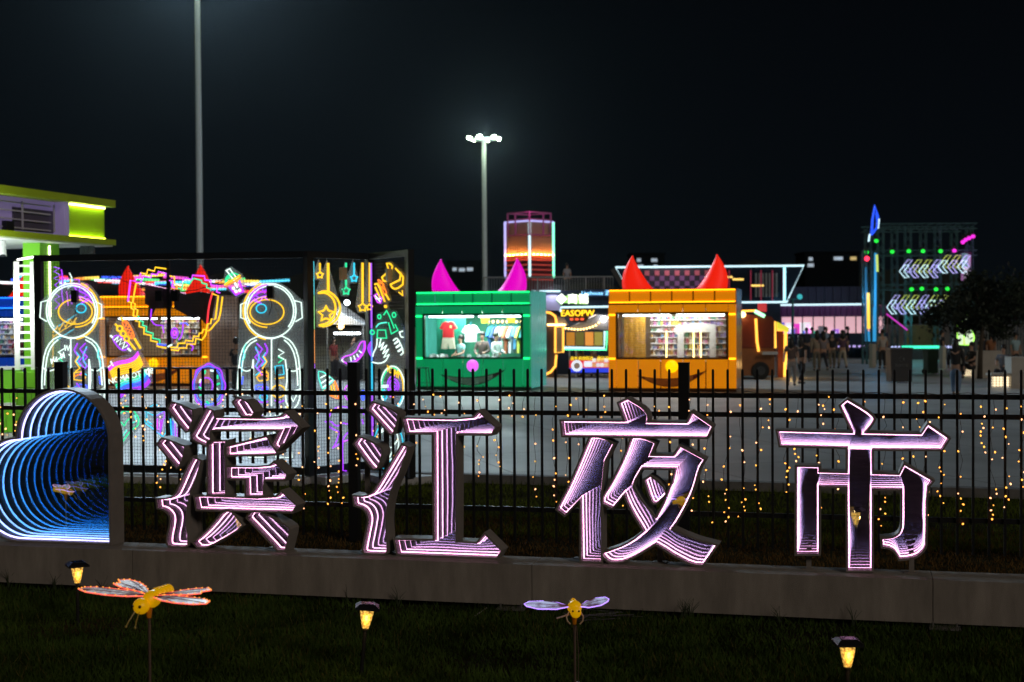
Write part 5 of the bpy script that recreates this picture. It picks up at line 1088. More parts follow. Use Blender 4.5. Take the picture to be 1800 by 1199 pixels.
MB().lathe([(0.22, -0.02), (0.22, -0.013)], 18, (MP(1014, 643).x, 0, MP(1014, 643).z), 'y').build('plate_picture', emat('plate_white', (0.8, 0.85, 0.95), 1.0), mn)
MB().lathe([(0.12, -0.026), (0.12, -0.0205)], 14, (MP(1014, 643).x, 0, MP(1014, 643).z), 'y').build('food_picture', emat('food_brown', (0.3, 0.2, 0.15), 0.6), mn)
for i in range(2):
    for k in range(6):
        x = MP(1041, 640).x + 0.155 * k; z = MP(1041, 641).z + 0.16 - 0.18 * i; MB().box2((x, -0.02, z - 0.07), (x + 0.14, -0.013, z + 0.08)).build('food_picture', emat('dish_%d' % ((k + i * 2) % 4), [(0.85, 0.85, 0.8), (0.8, 0.5, 0.25), (0.7, 0.35, 0.15), (0.75, 0.75, 0.85)][(k + i * 2) % 4], 0.9), mn)
MB().box2((MP(1023, 0).x, -0.02, a.z + H2 * 0.36), (MP(1037, 0).x, -0.013, b.z - H2 * 0.28)).build('white_label', emat('plate_white', (0.8, 0.85, 0.95), 1.0), mn)
person('stall cook in white top behind the menu board counter', ground(1045, 662, PZ) + Vector((0, 0.5, 0)), 0.3, (0.65, 0.65, 0.65), (0.1, 0.1, 0.1), 1.6, arms='counter')
person('customer with dark hair at the food stall counter', ground(1020, 664, PZ) + Vector((0, 0.9, 0)), 0.8, (0.1, 0.1, 0.12), (0.1, 0.1, 0.1), 1.6)
bw = thing('neon_booth', 'dark booth with curved yellow neon outline right of the green kiosk', 'booth', ground(972, 663, PZ), 0)
def BP(px, py, dy=0): return at(px, py, bw.location.y + dy) - bw.location
a, b = BP(955, 660), BP(979, 552); mb = MB(); mb.box2((a.x - 0.5, 0, 0), (b.x, 1.6, b.z)); mb.build('body', mat('booth_brown', (0.10, 0.06, 0.05), 0.4, var=0.15), bw)
MB().tube([BP(955, 548, -0.05), BP(968, 550, -0.05), BP(976, 556, -0.05), BP(978, 566, -0.05), BP(978, 574, -0.05)], 0.05, 6).build('tube', neon_yel, bw); MB().tube([BP(955, 660, -0.05), BP(968, 654, -0.05), BP(976, 644, -0.05), BP(978, 624, -0.05)], 0.05, 6).build('tube', neon_yel, bw)
MB().tube([BP(976, 575, -0.1), BP(990, 575, -0.1), BP(990, 619, -0.1), BP(976, 620, -0.1)], 0.045, 6, True).build('tube', neon_yel, bw); MB().bar(BP(962, 571, -0.1), BP(994, 571, -0.1), 0.07).build('light_strip', warm_b, bw)
a, b = BP(977, 618), BP(989, 577); MB().box2((a.x, -0.08, a.z), (b.x, -0.05, b.z)).build('panel', mat('panel_grey', (0.35, 0.33, 0.3), 0.5, var=0.1), bw)
a, b = BP(978, 556), BP(1000, 572); MB().prism([[(a.x, a.z), (b.x - 0.2, a.z - 0.05), (b.x, b.z), (a.x, b.z - 0.02)]], 0, 1.6).build('awning', mat('awning_grey', (0.25, 0.24, 0.26), 0.6, var=0.1), bw)
# ------------------------------------------------------------------ neon tower
Yt = 92; pc = at(932, 600, Yt); tw = thing('neon_tower', 'square corrugated tower with neon edges and an open frame on top', 'tower', (pc.x, Yt, PZ), R(45)); S_ = 1.19 * 1.0; zT = at(932, 388, Yt).z - PZ; zM = at(932, 447, Yt).z - PZ
S_ = (at(972, 400, Yt).x - at(886, 400, Yt).x) / math.sqrt(2) 
tm = mat('tower_brown', (0.5, 0.34, 0.29), 0.5, 0.1, var=0.1); tm2 = mat('tower_red', (0.16, 0.035, 0.05), 0.5, 0.2, var=0.15)
for ax in (0, 1):
    up_, low = MB(), MB(); n = 22
    for k in range(n):
        u = S_ * (k + 0.5) / n; d_ = 0.07 if k % 2 else 0
        for mb, z0, z1 in ((up_, zM, zT), (low, 0, zM - 0.02)):
            c = (u, 0.03 + d_, (z0 + z1) / 2) if ax == 0 else (0.03 + d_, u, (z0 + z1) / 2); sz = (S_ / n, 0.1, z1 - z0) if ax == 0 else (0.1, S_ / n, z1 - z0); mb.box(c, sz)
    up_.build('upper_wall', tm, tw); low.build('lower_wall', tm2, tw)
    for k in range(6):
        u = S_ * (k + 0.6) / 6.2; c = (u, -0.16, zM) if ax == 0 else (-0.16, u, zM); MB().box(c, (0.06, 0.06, 0.03)).build('uplight', emat('uplight', (1.0, 0.36, 0.05), 330), tw)
    for k in range(5):
        z = zM - 0.35 - 0.32 * k; c = (S_ * 0.5, -0.06, z) if ax == 0 else (-0.06, S_ * 0.5, z); sz = (S_ * 0.9, 0.05, 0.06) if ax == 0 else (0.05, S_ * 0.9, 0.06); MB().box(c, sz).build('red_bar', emat('tower_redline', (0.9, 0.12, 0.10), 0.9 if k > 2 else 0.35), tw)
for (x, y, m_) in ((0, 0, neon_ice), (S_, 0, emat('neon_mint', (0.2, 1.0, 0.6), 2.2)), (0, S_, neon_lilac)): MB().box((x - 0.02, y - 0.02, (zT + at(932, 488, Yt).z - PZ) / 2), (0.11, 0.11, zT - at(932, 488, Yt).z + PZ)).build('light_strip', m_, tw)
MB().bar((0, -0.05, zT), (S_, -0.05, zT), 0.09).bar((-0.05, 0, zT), (-0.05, S_, zT), 0.09).build('light_strip', neon_lilac, tw)
ft_ = mat('frame_pink', (0.6, 0.16, 0.42), 0.5, 0.1, var=0.1); ztf = at(932, 373, Yt).z - PZ; mb = MB(); e = 0.42; f_ = S_ - 0.42
for z in (ztf, zT + 0.1, zT - 0.9):
    for a, b in (((e - 0.6, e - 0.6), (f_, e - 0.6)), ((e - 0.6, e - 0.6), (e - 0.6, f_)), ((f_, e - 0.6), (f_, f_)), ((e - 0.6, f_), (f_, f_))): mb.bar((*a, z), (*b, z), 0.09)
for a in ((e - 0.6, e - 0.6), (f_, e - 0.6), (e - 0.6, f_), (f_, f_), ((e + f_) / 2, e - 0.6), (e - 0.6, (e + f_) / 2)): mb.bar((*a, zT - 0.9), (*a, ztf), 0.08)
mb.build('top_frame', ft_, tw); lamp('POINT', (-0.7, -0.7, zT + 0.9), 30, (1.0, 0.2, 0.6), size=0.2, parent=tw, name='frame_light')
# ------------------------------------------------------------------ flared neon box building
Yb = 80; tb = thing('flared_building', 'dark flared box building outlined in white neon behind the orange kiosk', 'building', (at(1250, 600, Yb).x, Yb, PZ), 0)
def BB(px, py, dy=0): v = at(px, py, Yb) - tb.location; v.y += dy; return v
pts = [BB(1082, 470), BB(1413, 467), BB(1383, 531), BB(1118, 533)]
MB().prism([[(p.x, p.z) for p in pts]], 0.1, 4.0).build('body', mat('glass_night', (0.012, 0.018, 0.03), 0.12, 0.1, var=0.1), tb)
MB().box2((pts[3].x + 0.5, 0.3, 0), (pts[2].x - 0.3, 3.8, pts[3].z)).build('lower_wall', corr, tb)
MB().tube([p + Vector((0, 0, 0)) for p in (pts[3], pts[0], pts[1], pts[2], pts[3])], 0.06, 6).build('light_strip', neon_ice, tb); MB().bar(BB(1379, 470), BB(1379, 531), 0.12).build('light_strip', emat('neon_aqua', (0.35, 0.85, 1.0), 2.2), tb)
ck = [mat('check_pink', (0.62, 0.16, 0.20), 0.5, var=0.05), mat('check_purple', (0.22, 0.10, 0.26), 0.5, var=0.05)]
x0, x1, z0, z1 = BB(1122, 0).x, BB(1246, 0).x, BB(0 + 1180, 512).z, BB(1180, 475).z; nx = 14; w1 = (x1 - x0) / nx; hz = (z1 - z0) / 4
for i in range(4):
    for k in range(nx):
        if (i + k) % 2 == 0: MB().box2((x0 + w1 * k, 0.02, z0 + hz * i), (x0 + w1 * (k + 1) - 0.02, 0.08, z0 + hz * (i + 1) - 0.02)).build('check_panel', ck[0 if i == 3 else 1], tb)
MB().box2((x0 - 0.05, 0.08, z0 - 0.05), (x1 + 0.05, 0.097, z1 + 0.05)).build('check_back', mat('check_dark', (0.02, 0.02, 0.03), 0.5, var=0), tb)
lamp('AREA', ((x0 + x1) / 2, -1.6, z1 + 0.5), 34, (1.0, 0.65, 0.85), size=2.5, parent=tb, name='wall_wash').rotation_euler = (R(38), 0, 0)
for px in (1262, 1282, 1320, 1338, 1358, 1377): MB().bar(BB(px, 475, 0.05), BB(px, 529, 0.05), 0.05).build('red_rod', emat('rod_red', (0.5, 0.04, 0.10), 0.35), tb)
for px, py, n in ((1277, 487, 4), (1290, 491, 6), (1322, 502, 4), (1335, 502, 3)):
    for k in range(n): a = BB(px + 3.2 * k, py); MB().box2((a.x - 0.06, 0.06, a.z - 0.05), (a.x + 0.05, 0.095, a.z + 0.05)).build('lit_window', emat('win_amber', (1.0, 0.65, 0.15), 1.4), tb)
cw = mat('curtain_pale', (0.22, 0.25, 0.27), 0.7, var=0.2)
for k in range(7): a, b = BB(1328 + 6 * k, 522), BB(1331 + 6 * k, 480); MB().box2((a.x, 0.07, a.z), (b.x, 0.094, b.z)).build('curtain_strip', cw, tb)
# ------------------------------------------------------------------ long corrugated shop
Yl = 84; ls = thing('long_shop', 'long low purple corrugated shop with a lit window band and white roof line', 'building', (at(1430, 600, Yl).x, Yl, PZ), 0)
def LL(px, py): v = at(px, py, Yl) - ls.location; return v
xL_, xR_ = LL(1296, 0).x, LL(1560, 0).x; zr_ = LL(1430, 536).z; zp = LL(1430, 557).z; zw_ = LL(1430, 586).z
corrug(MB(), xL_, xR_, zp, zr_ - 0.05, 0, 0.16, 0.05).build('purple_fascia', corr_p, ls); MB().bar((xL_, -0.08, zr_), (xR_ - 1.0, -0.08, zr_ + 0.02), 0.1).build('light_strip', neon_ice, ls)
MB().box2((xL_, 0.9, 0), (xR_, 1.0, zr_)).build('back_wall', glow_pink, ls); MB().box2((xL_, -0.05, 0), (xR_, 0.08, zw_)).build('sill_wall', corr, ls); MB().box2((xL_, 0, zr_ - 0.04), (xR_, 6, zr_)).build('roof', corr, ls)
corrug(MB(), LL(1388, 0).x, LL(1530, 0).x, zr_ + 0.02, LL(1430, 503).z, 2.2, 0.25, 0.06).build('upper_wall', corr, ls)
for k in range(15): x = xL_ + (xR_ - xL_) * k / 14; MB().box2((x - 0.03, 0.0, zw_), (x + 0.03, 0.07, zp)).build('mullion', black, ls)
lamp('AREA', (0, -1.2, zr_ + 0.6), 16, (0.8, 0.5, 1.0), size=6, parent=ls, name='fascia_light').rotation_euler = (R(35), 0, 0)
rng = random.Random(12); si = [emat('item_%d' % k, c, 0.9) for k, c in enumerate([(0.9, 0.05, 0.6), (0.1, 0.5, 0.9), (0.9, 0.9, 0.95), (0.4, 0.15, 0.8), (0.1, 0.6, 0.4), (0.9, 0.5, 0.2), (0.1, 0.1, 0.12), (0.05, 0.08, 0.7)])]
for k in range(26): x = rng.uniform(xL_ + 0.3, xR_ - 3); hh = rng.uniform(0.25, 0.9); MB().box2((x, 0.35, zw_ - 0.25), (x + rng.uniform(0.15, 0.6), 0.7, zw_ - 0.25 + hh)).build('shop_display', rng.choice(si), ls)
hd = thing('hoarding', 'dark teal barrier with a row of small lights in front of the long shop', 'hoarding', (at(1460, 600, 78).x, 78, PZ), 0)
a = at(1390, 607, 78) - hd.location; b = at(1545, 606, 78) - hd.location; MB().box2((a.x, 0, 0), (b.x, 0.1, a.z)).build('panel', mat('hoarding_teal', (0.01, 0.05, 0.08), 0.5, var=0.15), hd)
for k in range(16): q = a + (b - a) * (k + 0.5) / 16; MB().box((q.x, -0.03, q.z - 0.08), (0.16, 0.05, 0.1)).build('lamp', emat('hoard_lilac', (0.6, 0.45, 1.0), 1.0) if k > 5 else emat('hoard_green', (0.1, 0.8, 0.4), 0.6), hd)
for k in range(20): x = a.x + (b.x - a.x) * k / 19; MB().box((x, -0.06, a.z * 0.45), (0.03, 0.03, a.z * 0.9)).build('bar', black, hd)
# ------------------------------------------------------------------ food truck and yellow lit arch right of the orange kiosk
g = ground(1340, 667, PZ); tk = thing('food_truck', 'brown red food trailer with yellow neon uprights beside the orange kiosk', 'food truck', g, 0)
def KP(px, py, dy=0): v = at(px, py, g.y) - g; v.y += dy; return v
tr_m = mat('truck_red', (0.16, 0.03, 0.012), 0.35, 0.1, var=0.12); tr_o = mat('truck_orange', (0.25, 0.085, 0.02), 0.4, var=0.12)
a, b, c_ = KP(1296, 612), KP(1361, 556), KP(1361, 660)
P = [(a.x, a.z), (b.x, a.z), (b.x, b.z - 0.15), (b.x - 0.12, b.z), (a.x + 0.15, b.z + 0.1), (a.x, b.z)]
MB().prism([P], 0, 2.0).build('upper_body', tr_m, tk); MB().prism([[(a.x, c_.z), (b.x, c_.z), (b.x, a.z - 0.01), (a.x, a.z - 0.01)]], -0.05, 2.05).build('lower_body', tr_o, tk)
w0 = KP(1336, 652); 
wh = MB().lathe([(0.30, -0.14), (0.33, -0.12), (0.33, 0.08), (0.30, 0.1)], 20, (w0.x, 0, 0.33), 'y').build('tyre', mat('tyre', (0.01, 0.01, 0.01), 0.8, var=0.1), tk); MB().lathe([(0.17, -0.155), (0.15, -0.145)], 14, (w0.x, 0, 0.33), 'y').build('rim', mat('rim', (0.1, 0.1, 0.1), 0.3, 0.8, var=0.1), wh)
MB().tube([KP(1328, 560, -0.08), KP(1330, 600, -0.08), KP(1333, 618, -0.08)], 0.05, 6).build('tube', neon_yel, tk); MB().bar(KP(1302, 547, -0.1), KP(1326, 546, -0.1), 0.07).build('light_bar', neon_yel, tk); MB().bar(KP(1326, 547, -0.1), KP(1343, 556, -0.1), 0.12).build('green_light', emat('truck_green', (0.35, 1.0, 0.5), 2.4), tk)
MB().ball(KP(1304, 553, -0.2), 0.11, 10, 7).build('lamp', warm_b, tk); lamp('POINT', tuple(KP(1308, 556, -0.6)), 9, (1.0, 0.5, 0.15), size=0.12, parent=tk, name='truck_light')
MB().box2((KP(1335, 0).x, -0.4, KP(0 + 1340, 623).z), (KP(1362, 0).x, 0, KP(1340, 618).z)).build('counter', mat('counter', (0.45, 0.45, 0.45), 0.5, var=0.1), tk); MB().box2((KP(1330, 0).x, -0.1, KP(1340, 548).z), (KP(1345, 0).x, 0.0, KP(1340, 533).z)).build('red_sign', emat('truck_redsign', (0.7, 0.05, 0.06), 0.6), tk)
g2 = ground(1372, 664, PZ); ar = thing('neon_arch', 'tall yellow neon doorway arch beside the food trailer', 'neon arch', g2, 0)
def AP(px, py, dy=0): v = at(px, py, g2.y) - g2; v.y += dy; return v
for dy in (0,): MB().bar(AP(1380, 662), AP(1381, 580), 0.11).build('upright', neon_yel, ar); MB().bar(AP(1363, 612), AP(1362, 565), 0.07).build('upright', neon_yel, ar); MB().bar(AP(1366, 580), AP(1382, 580), 0.08).build('light_bar', neon_yel, ar)
MB().prism([[(AP(1364, 0).x, AP(1364, 566).z), (AP(1384, 0).x, AP(1384, 576).z), (AP(1384, 0).x, AP(1384, 584).z), (AP(1364, 0).x, AP(1364, 578).z)]], -0.1, 0.1).build('top_board', emat('arch_board', (0.8, 0.75, 0.05), 0.9), ar); MB().box2((AP(1366, 0).x, 0.1, 0), (AP(1376, 0).x, 0.6, AP(1370, 580).z)).build('body', tr_m, ar)
lamp('POINT', tuple(AP(1390, 640, -0.5)), 14, (1.0, 0.6, 0.2), size=0.1, parent=ar, name='arch_light')
sp_ = thing('street_lamp', 'slim teal street lamp in front of the purple corrugated shop', 'street lamp', ground(1394, 636, PZ), 0); zz = at(1394, 526, sp_.location.y).z - PZ
MB().lathe([(0.07, 0), (0.05, zz)], 8).build('pole', mat('lamp_teal', (0.05, 0.25, 0.25), 0.4, 0.3, var=0.1), sp_); MB().bar((-0.4, 0, zz), (0.4, 0, zz), 0.06).build('arm', mat('lamp_teal', (0.05, 0.25, 0.25), 0.4, 0.3, var=0.1), sp_); MB().ball((0.35, 0, zz + 0.12), 0.14, 8, 6).build('lamp_head', emat('lamp_teal_e', (0.05, 0.5, 0.55), 0.9), sp_)
# white tent seen through the middle screen
g = ground(612, 668, PZ); tt = thing('market_tent', 'white sloping market tent seen through the middle mesh panel', 'tent', g, 0)
def QP(px, py, dy=0): v = at(px, py, g.y) - g; v.y += dy; return v
a, b, c_, d = QP(573, 570), QP(592, 546), QP(640, 571), QP(573, 548); mb = MB(); mb.add([a, b, c_, a + Vector((0, 2.5, 0)), b + Vector((0, 1.2, 0.3)), c_ + Vector((0, 2.5, 0))], [(0, 2, 1), (0, 1, 4, 3), (1, 2, 5, 4), (0, 3, 5, 2)]); mb.build('canopy', mat('canvas_white', (0.75, 0.75, 0.76), 0.8, var=0.05), tt)
for px in (575, 638): q = QP(px, 571); MB().bar((q.x, 0.05, 0), (q.x, 0.05, q.z), 0.05).build('pole', mat('pole_white', (0.5, 0.5, 0.5), 0.4, 0.3, var=0.05), tt)
MB().bar(QP(588, 586, -0.1), QP(634, 586, -0.1), 0.07).build('tube_light', white_tube, tt); MB().ball(QP(600, 573, -0.2), 0.13, 10, 7).build('bulb', warm_b, tt); MB().ball(QP(611, 532, -0.2), 0.10, 10, 7).build('floodlamp', white_tube, tt); MB().bar(QP(611, 532, -0.1), QP(611, 560, 0.2), 0.04).build('lamp_pole', black, tt)
q = QP(611, 532, -0.4); lamp('POINT', tuple(q), 60, (0.9, 1.0, 1.0), size=0.15, parent=tt, name='tent_light')
MB().box2((QP(580, 0).x, 0.2, 0), (QP(640, 0).x, 0.8, 0.9)).build('table', mat('table_dark', (0.06, 0.06, 0.07), 0.5, var=0.2), tt)
person('person in dark clothes standing under the white market tent', g + Vector((0.2, 0.1, 0)), 2.0, (0.04, 0.04, 0.05), (0.03, 0.03, 0.04), 1.7)
person('person in a red top beside the white market tent', g + Vector((-0.55, 0.0, 0)), 1.0, (0.3, 0.05, 0.05), (0.03, 0.03, 0.04), 1.6, long_hair=True)
person('dark silhouetted person between mesh screen and orange kiosk', ground(417, 700, PZ), 2.6, (0.02, 0.02, 0.025), (0.02, 0.02, 0.02), 1.74)
# ------------------------------------------------------------------ stage at the right
g = ground(1620, 632, PZ); sg_ = thing('scaffold_stage', 'tall dark scaffold stage with truss beams and a strip of green lights', 'stage', g, 0); Ys = g.y
def SPt(px, py, dy=0): v = at(px, py, Ys) - g; v.y += dy; return v
trm = mat('truss_teal', (0.04, 0.12, 0.13), 0.4, 0.4, var=0.15)
def truss(a, b, w=0.28, n=None):
    a, b = Vector(a), Vector(b); d = b - a; L_ = d.length; n = n or max(3, int(L_ / 0.45)); z = d.normalized(); ref = Vector((0, 1, 0)); x = z.cross(ref).normalized(); o4 = [x * sx_ * w / 2 + ref * sy_ * w / 2 for sx_, sy_ in ((-1, -1), (1, -1), (1, 1), (-1, 1))]; mb = MB()
    for o in o4: mb.bar(a + o, b + o, 0.045)
    for k in range(n):
        p, q = a + d * k / n, a + d * (k + 1) / n
        for i in range(4): mb.bar(p + o4[i], q + o4[(i + 1) % 4], 0.025)
    return mb
zs_ = SPt(1600, 398).z; z2 = SPt(1600, 445).z; z3 = SPt(1600, 505).z
for px in (1548, 1596, 1648, 1704):
    for dy in (0, 2.6): q = SPt(px, 600, dy); truss((q.x, dy, 0), (q.x, dy, zs_), 0.3).build('truss_post', trm, sg_)
for z, dy in ((zs_, 0), (zs_, 2.6), (z2, 0), (z3, 0)): truss((SPt(1535, 0).x, dy, z), (SPt(1716, 0).x, dy, z), 0.28).build('truss_beam', trm, sg_)
for px in (1548, 1596, 1648, 1704): truss((SPt(px, 0).x, 0.2, zs_), (SPt(px, 0).x, 2.5, zs_), 0.22).build('truss_beam', trm, sg_)
zd = SPt(1620, 610).z; MB().box2((SPt(1540, 0).x, -0.2, 0), (SPt(1712, 0).x, 3.5, zd)).build('deck', mat('deck_dark', (0.02, 0.03, 0.035), 0.5, var=0.2), sg_)
MB().box2((SPt(1582, 0).x, -0.26, zd - 0.07), (SPt(1652, 0).x, -0.21, zd + 0.07)).build('light_strip', emat('stage_green', (0.05, 0.9, 0.5), 1.6), sg_)
for px in (1565, 1571, 1577, 1658, 1664, 1670): q = SPt(px, 0).x; MB().ball((q, -0.25, zd), 0.07, 6, 5).build('lamp', emat('stage_lilac', (0.55, 0.6, 1.0), 1.2), sg_)
MB().box2((SPt(1606, 0).x, 1.8, zd), (SPt(1670, 0).x, 1.9, SPt(1600, 572).z)).build('backdrop', mat('backdrop_olive', (0.10, 0.08, 0.02), 0.6, var=0.2), sg_); MB().box2((SPt(1606, 0).x, 1.7, zd), (SPt(1612, 0).x, 1.79, SPt(1600, 572).z)).build('backdrop_post', mat('post_amber', (0.35, 0.18, 0.02), 0.5, var=0.1), sg_)
MB().bar(SPt(1556, 552, -0.3), SPt(1592, 580, -0.3), 0.06).build('magenta_tube', emat('stage_magenta', (0.7, 0.03, 0.55), 0.9), sg_)
lamp('POINT', tuple(SPt(1600, 560, -1.5)), 38, (0.15, 0.8, 0.85), size=0.3, parent=sg_, name='stage_wash'); lamp('POINT', tuple(SPt(1690, 455, -0.8)), 20, (0.9, 0.1, 0.7), size=0.3, parent=sg_, name='stage_wash')
lg, lm_ = emat('stage_lamp_green', (0.02, 0.9, 0.06), 1.3), emat('stage_lamp_magenta', (0.9, 0.03, 0.7), 1.3)
for k, (px, py, c) in enumerate([(1568, 442, 'g'), (1597, 441, 'g'), (1622, 441, 'g'), (1653, 441, 'g'), (1677, 440, 'm'), (1602, 508, 'g'), (1620, 507, 'g'), (1645, 508, 'g'), (1665, 507, 'g'), (1540, 423, 'g'), (1523, 443, 'g'), (1692, 425, 'm'), (1697, 421, 'm'), (1703, 418, 'm'), (1710, 415, 'm')]):
    row = 'upper truss' if py < 480 else 'lower truss'; p = at(px, py, Ys - 0.25)
    od = ['first', 'second', 'third', 'fourth', 'fifth']
    lab = '%s green stage lamp from the left on the %s' % (od[k if k < 5 else k - 5], row) if (c == 'g' and px > 1550) else 'green stage lamp near the top of the blue pylon' if k == 9 else 'green stage lamp at the left edge of the blue pylon' if k == 10 else '%s magenta stage lamp from the left at the end of the upper truss' % od[0 if k == 4 else k - 10]
    t = thing('stage_lamp', lab, 'stage lamp', p, 0, 'stage lamps'); MB().ball((0, -0.05, -0.02), 0.115, 10, 7, (1, 0.6, 0.85)).build('lens', lg if c == 'g' else lm_, t, True); MB().box((0, 0.12, 0.06), (0.2, 0.2, 0.28)).bar((0, 0.12, 0.1), (0, 0.12, 0.4), 0.03).build('housing', black, t)
for lab, xs, yc, hh, colr in (('upper row of white and yellow neon chevrons pointing left on the stage', range(1590, 1700, 17), 473, 11, 0), ('lower row of neon chevrons pointing left on the stage', range(1568, 1660, 17), 536, 12, 1)):
    base = at(xs[0], yc, Ys - 0.3); t = thing('chevron_sign', lab, 'neon sign', base, 0, 'chevron rows on the stage')
    for k, px in enumerate(xs):
        up = -8 if (colr == 0 and k > 3) else 0
        for (dx, dy, m_) in ((0, 4, neon_lilac if k % 2 else neon_ice), (6, -5, neon_lime if k % 3 else neon_lilac)):
            q = [at(px + dx + a_, yc + dy + up + b_, Ys - 0.3) - base for a_, b_ in ((8, -hh), (0, -hh), (-9, 0), (0, hh), (8, hh), (-1, 0))]
            MB().tube(q, 0.026 if dy > 0 else 0.018, 5, True).build('chevron', m_, t)
sc_ = thing('led_screen', 'upright led screen with pale moving picture at the right of the stage', 'screen', at(1698, 496, Ys - 0.1), R(-25)); zz = at(1698, 443, Ys).z - at(1698, 496, Ys).z
MB().box((0, 0, zz / 2), (0.56, 0.12, zz)).build('case', black, sc_)
for k, (c, z0, z1, x0, x1) in enumerate((((0.12, 0.35, 0.3), 0.5, 0.95, -0.2, 0.1), ((0.6, 0.55, 0.6), 0.1, 0.5, -0.12, 0.2), ((0.3, 0.3, 0.4), 0.3, 0.9, 0.1, 0.24), ((0.35, 0.15, 0.35), 0.05, 0.3, -0.24, 0.0))): MB().box2((x0, -0.075, zz * z0), (x1, -0.065 + 0.001 * k, zz * z1)).build('picture', emat('ledpic_%d' % k, c, 0.6), sc_)
g3 = ground(1530, 640, PZ); py_ = thing('neon_pylon', 'tall blue neon pylon with a pointed top left of the stage', 'pylon', g3, 0)
def YP(px, py, dy=0): v = at(px, py, g3.y) - g3; v.y += dy; return v
neon_blue = emat('neon_blue', (0.02, 0.09, 0.9), 1.2); neon_sky = emat('neon_sky', (0.03, 0.3, 0.6), 1.0)
for px in (1520, 1536): q = YP(px, 600); truss((q.x, 0, 0), (q.x, 0, YP(px, 440).z), 0.2).build('truss_post', trm, py_)
MB().tube([YP(1530, 414, -0.2), YP(1532, 385, -0.2), YP(1536, 362, -0.2), YP(1541, 380, -0.2), YP(1540, 400, -0.2), YP(1531, 412, -0.2)], 0.06, 6).build('tube', neon_blue, py_); MB().tube([YP(1531, 410, -0.2), YP(1541, 400, -0.2), YP(1538, 375, -0.2)], 0.04, 6).build('tube', neon_blue, py_)
for (a, b, m_, r_) in (((1536, 600), (1537, 445), neon_sky, 0.07), ((1520, 600), (1520, 470), emat('neon_dimsky', (0.02, 0.15, 0.3), 0.8), 0.05), ((1540, 478), (1539, 448), neon_lime, 0.08), ((1525, 578), (1524, 515), emat('neon_gold', (1.0, 0.6, 0.06), 1.3), 0.09), ((1526, 600), (1525, 582), neon_sky, 0.06), ((1541, 402), (1543, 385), neon_ice, 0.06), ((1525, 425), (1527, 412), neon_ice, 0.05), ((1534, 600), (1535, 540), neon_sky, 0.06)): MB().bar(YP(*a, -0.2), YP(*b, -0.2), r_ * 1.35).build('tube', m_, py_)
lamp('POINT', tuple(YP(1529, 520, -1.2)), 60, (0.1, 0.5, 1.0), size=0.2, parent=py_, name='pylon_wash')
MB().ball(YP(1522, 455, -0.2), 0.12, 8, 6).build('red_lamp', emat('lamp_red', (1.0, 0.03, 0.08), 3), py_)
for k, (lab, px, pts_) in enumerate((('narrow white glowing cut out with green rim right of the stage', 1688, [(-0.13, 0), (0.14, 0), (0.15, 0.6), (0.08, 1.02), (-0.12, 0.95)]), ('wider white glowing figure cut out with green rim right of the stage', 1702, [(-0.16, 0), (0.18, 0), (0.24, 0.3), (0.12, 0.75), (0.26, 1.0), (0.2, 1.25), (0.05, 1.05), (-0.05, 1.35), (-0.2, 1.15), (-0.08, 0.8), (-0.2, 0.35)]))):
    p = at(px, 606, 60); t = thing('light_cutout', lab, 'lit sign', p, 0, 'glowing cut outs'); MB().prism([pts_], -0.03, 0.05).build('lit_panel', emat('cutout_white', (0.85, 1.0, 0.75), 0.85), t); MB().tube([(x, -0.04, z) for x, z in pts_], 0.03, 5, True).build('rim_tube', emat('cutout_green', (0.4, 1.0, 0.1), 1.6), t); MB().box((0, 0.02, -p.z / 2 + PZ / 2), (0.06, 0.06, p.z - PZ - 0.01)).build('post', black, t)
# back railing beyond the seats
br_ = thing('back_fence', 'dark vertical bar fence behind the seats at the right', 'fence', Vector((at(1745, 600, 64).x, 64, PZ)), 0)
for k in range(34): MB().box((-1.6 + 0.13 * k, 0, 1.05), (0.03, 0.03, 2.1)).build('bar', mat('bar_blue', (0.05, 0.08, 0.10), 0.4, 0.4, var=0.1), br_)
for z in (0.3, 1.9): MB().box((0.55, 0, z), (4.4, 0.04, 0.06)).build('rail', black, br_)
# ------------------------------------------------------------------ people on the plaza
walk = 'people walking on the plaza'
person('woman in dark dress walking beside the food trailer', ground(1408, 676, PZ), 2.4, (0.02, 0.018, 0.02), (0.025, 0.02, 0.02), 1.62, 'walk', True, group=walk)
person('person with wide pale trousers and brown top next to the food trailer', ground(1391, 679, PZ), 2.9, (0.10, 0.07, 0.06), (0.25, 0.22, 0.2), 1.6, 'walk', True, phase=-1, group=walk)
person('person in long beige shirt and grey trousers walking away', ground(1436, 652, PZ), 3.1, (0.30, 0.26, 0.21), (0.16, 0.14, 0.11), 1.66, 'stand', True, sleeves='long', group=walk)
person('person in greyish top close beside the beige shirt', ground(1447, 652, PZ), 3.3, (0.2, 0.18, 0.2), (0.03, 0.03, 0.035), 1.62, 'walk', True, group=walk)
person('person in black shirt and khaki trousers walking', ground(1463, 648, PZ), 3.0, (0.02, 0.02, 0.022), (0.14, 0.12, 0.09), 1.62, 'walk', phase=-1, group=walk)
person('person in purple top and cream trousers walking away', ground(1481, 648, PZ), 3.2, (0.10, 0.05, 0.09), (0.42, 0.38, 0.3), 1.64, 'walk', True, group=walk)
person('person in white T shirt and black trousers carrying a pale bag', ground(1551, 648, PZ), 3.3, (0.4, 0.37, 0.34), (0.015, 0.015, 0.018), 1.66, 'stand', bag=(0.5, 0.48, 0.45), group=walk)
person('woman in dark jacket and loose blue jeans walking away at right', ground(1680, 697, PZ), 2.7, (0.015, 0.012, 0.018), (0.16, 0.24, 0.36), 1.62, 'walk', True, sleeves='long', group=walk)
person('dark figure standing beside the green wheeled bin', ground(1656, 645, PZ), 1.6, (0.02, 0.02, 0.02), (0.02, 0.02, 0.02), 1.6, group=walk)
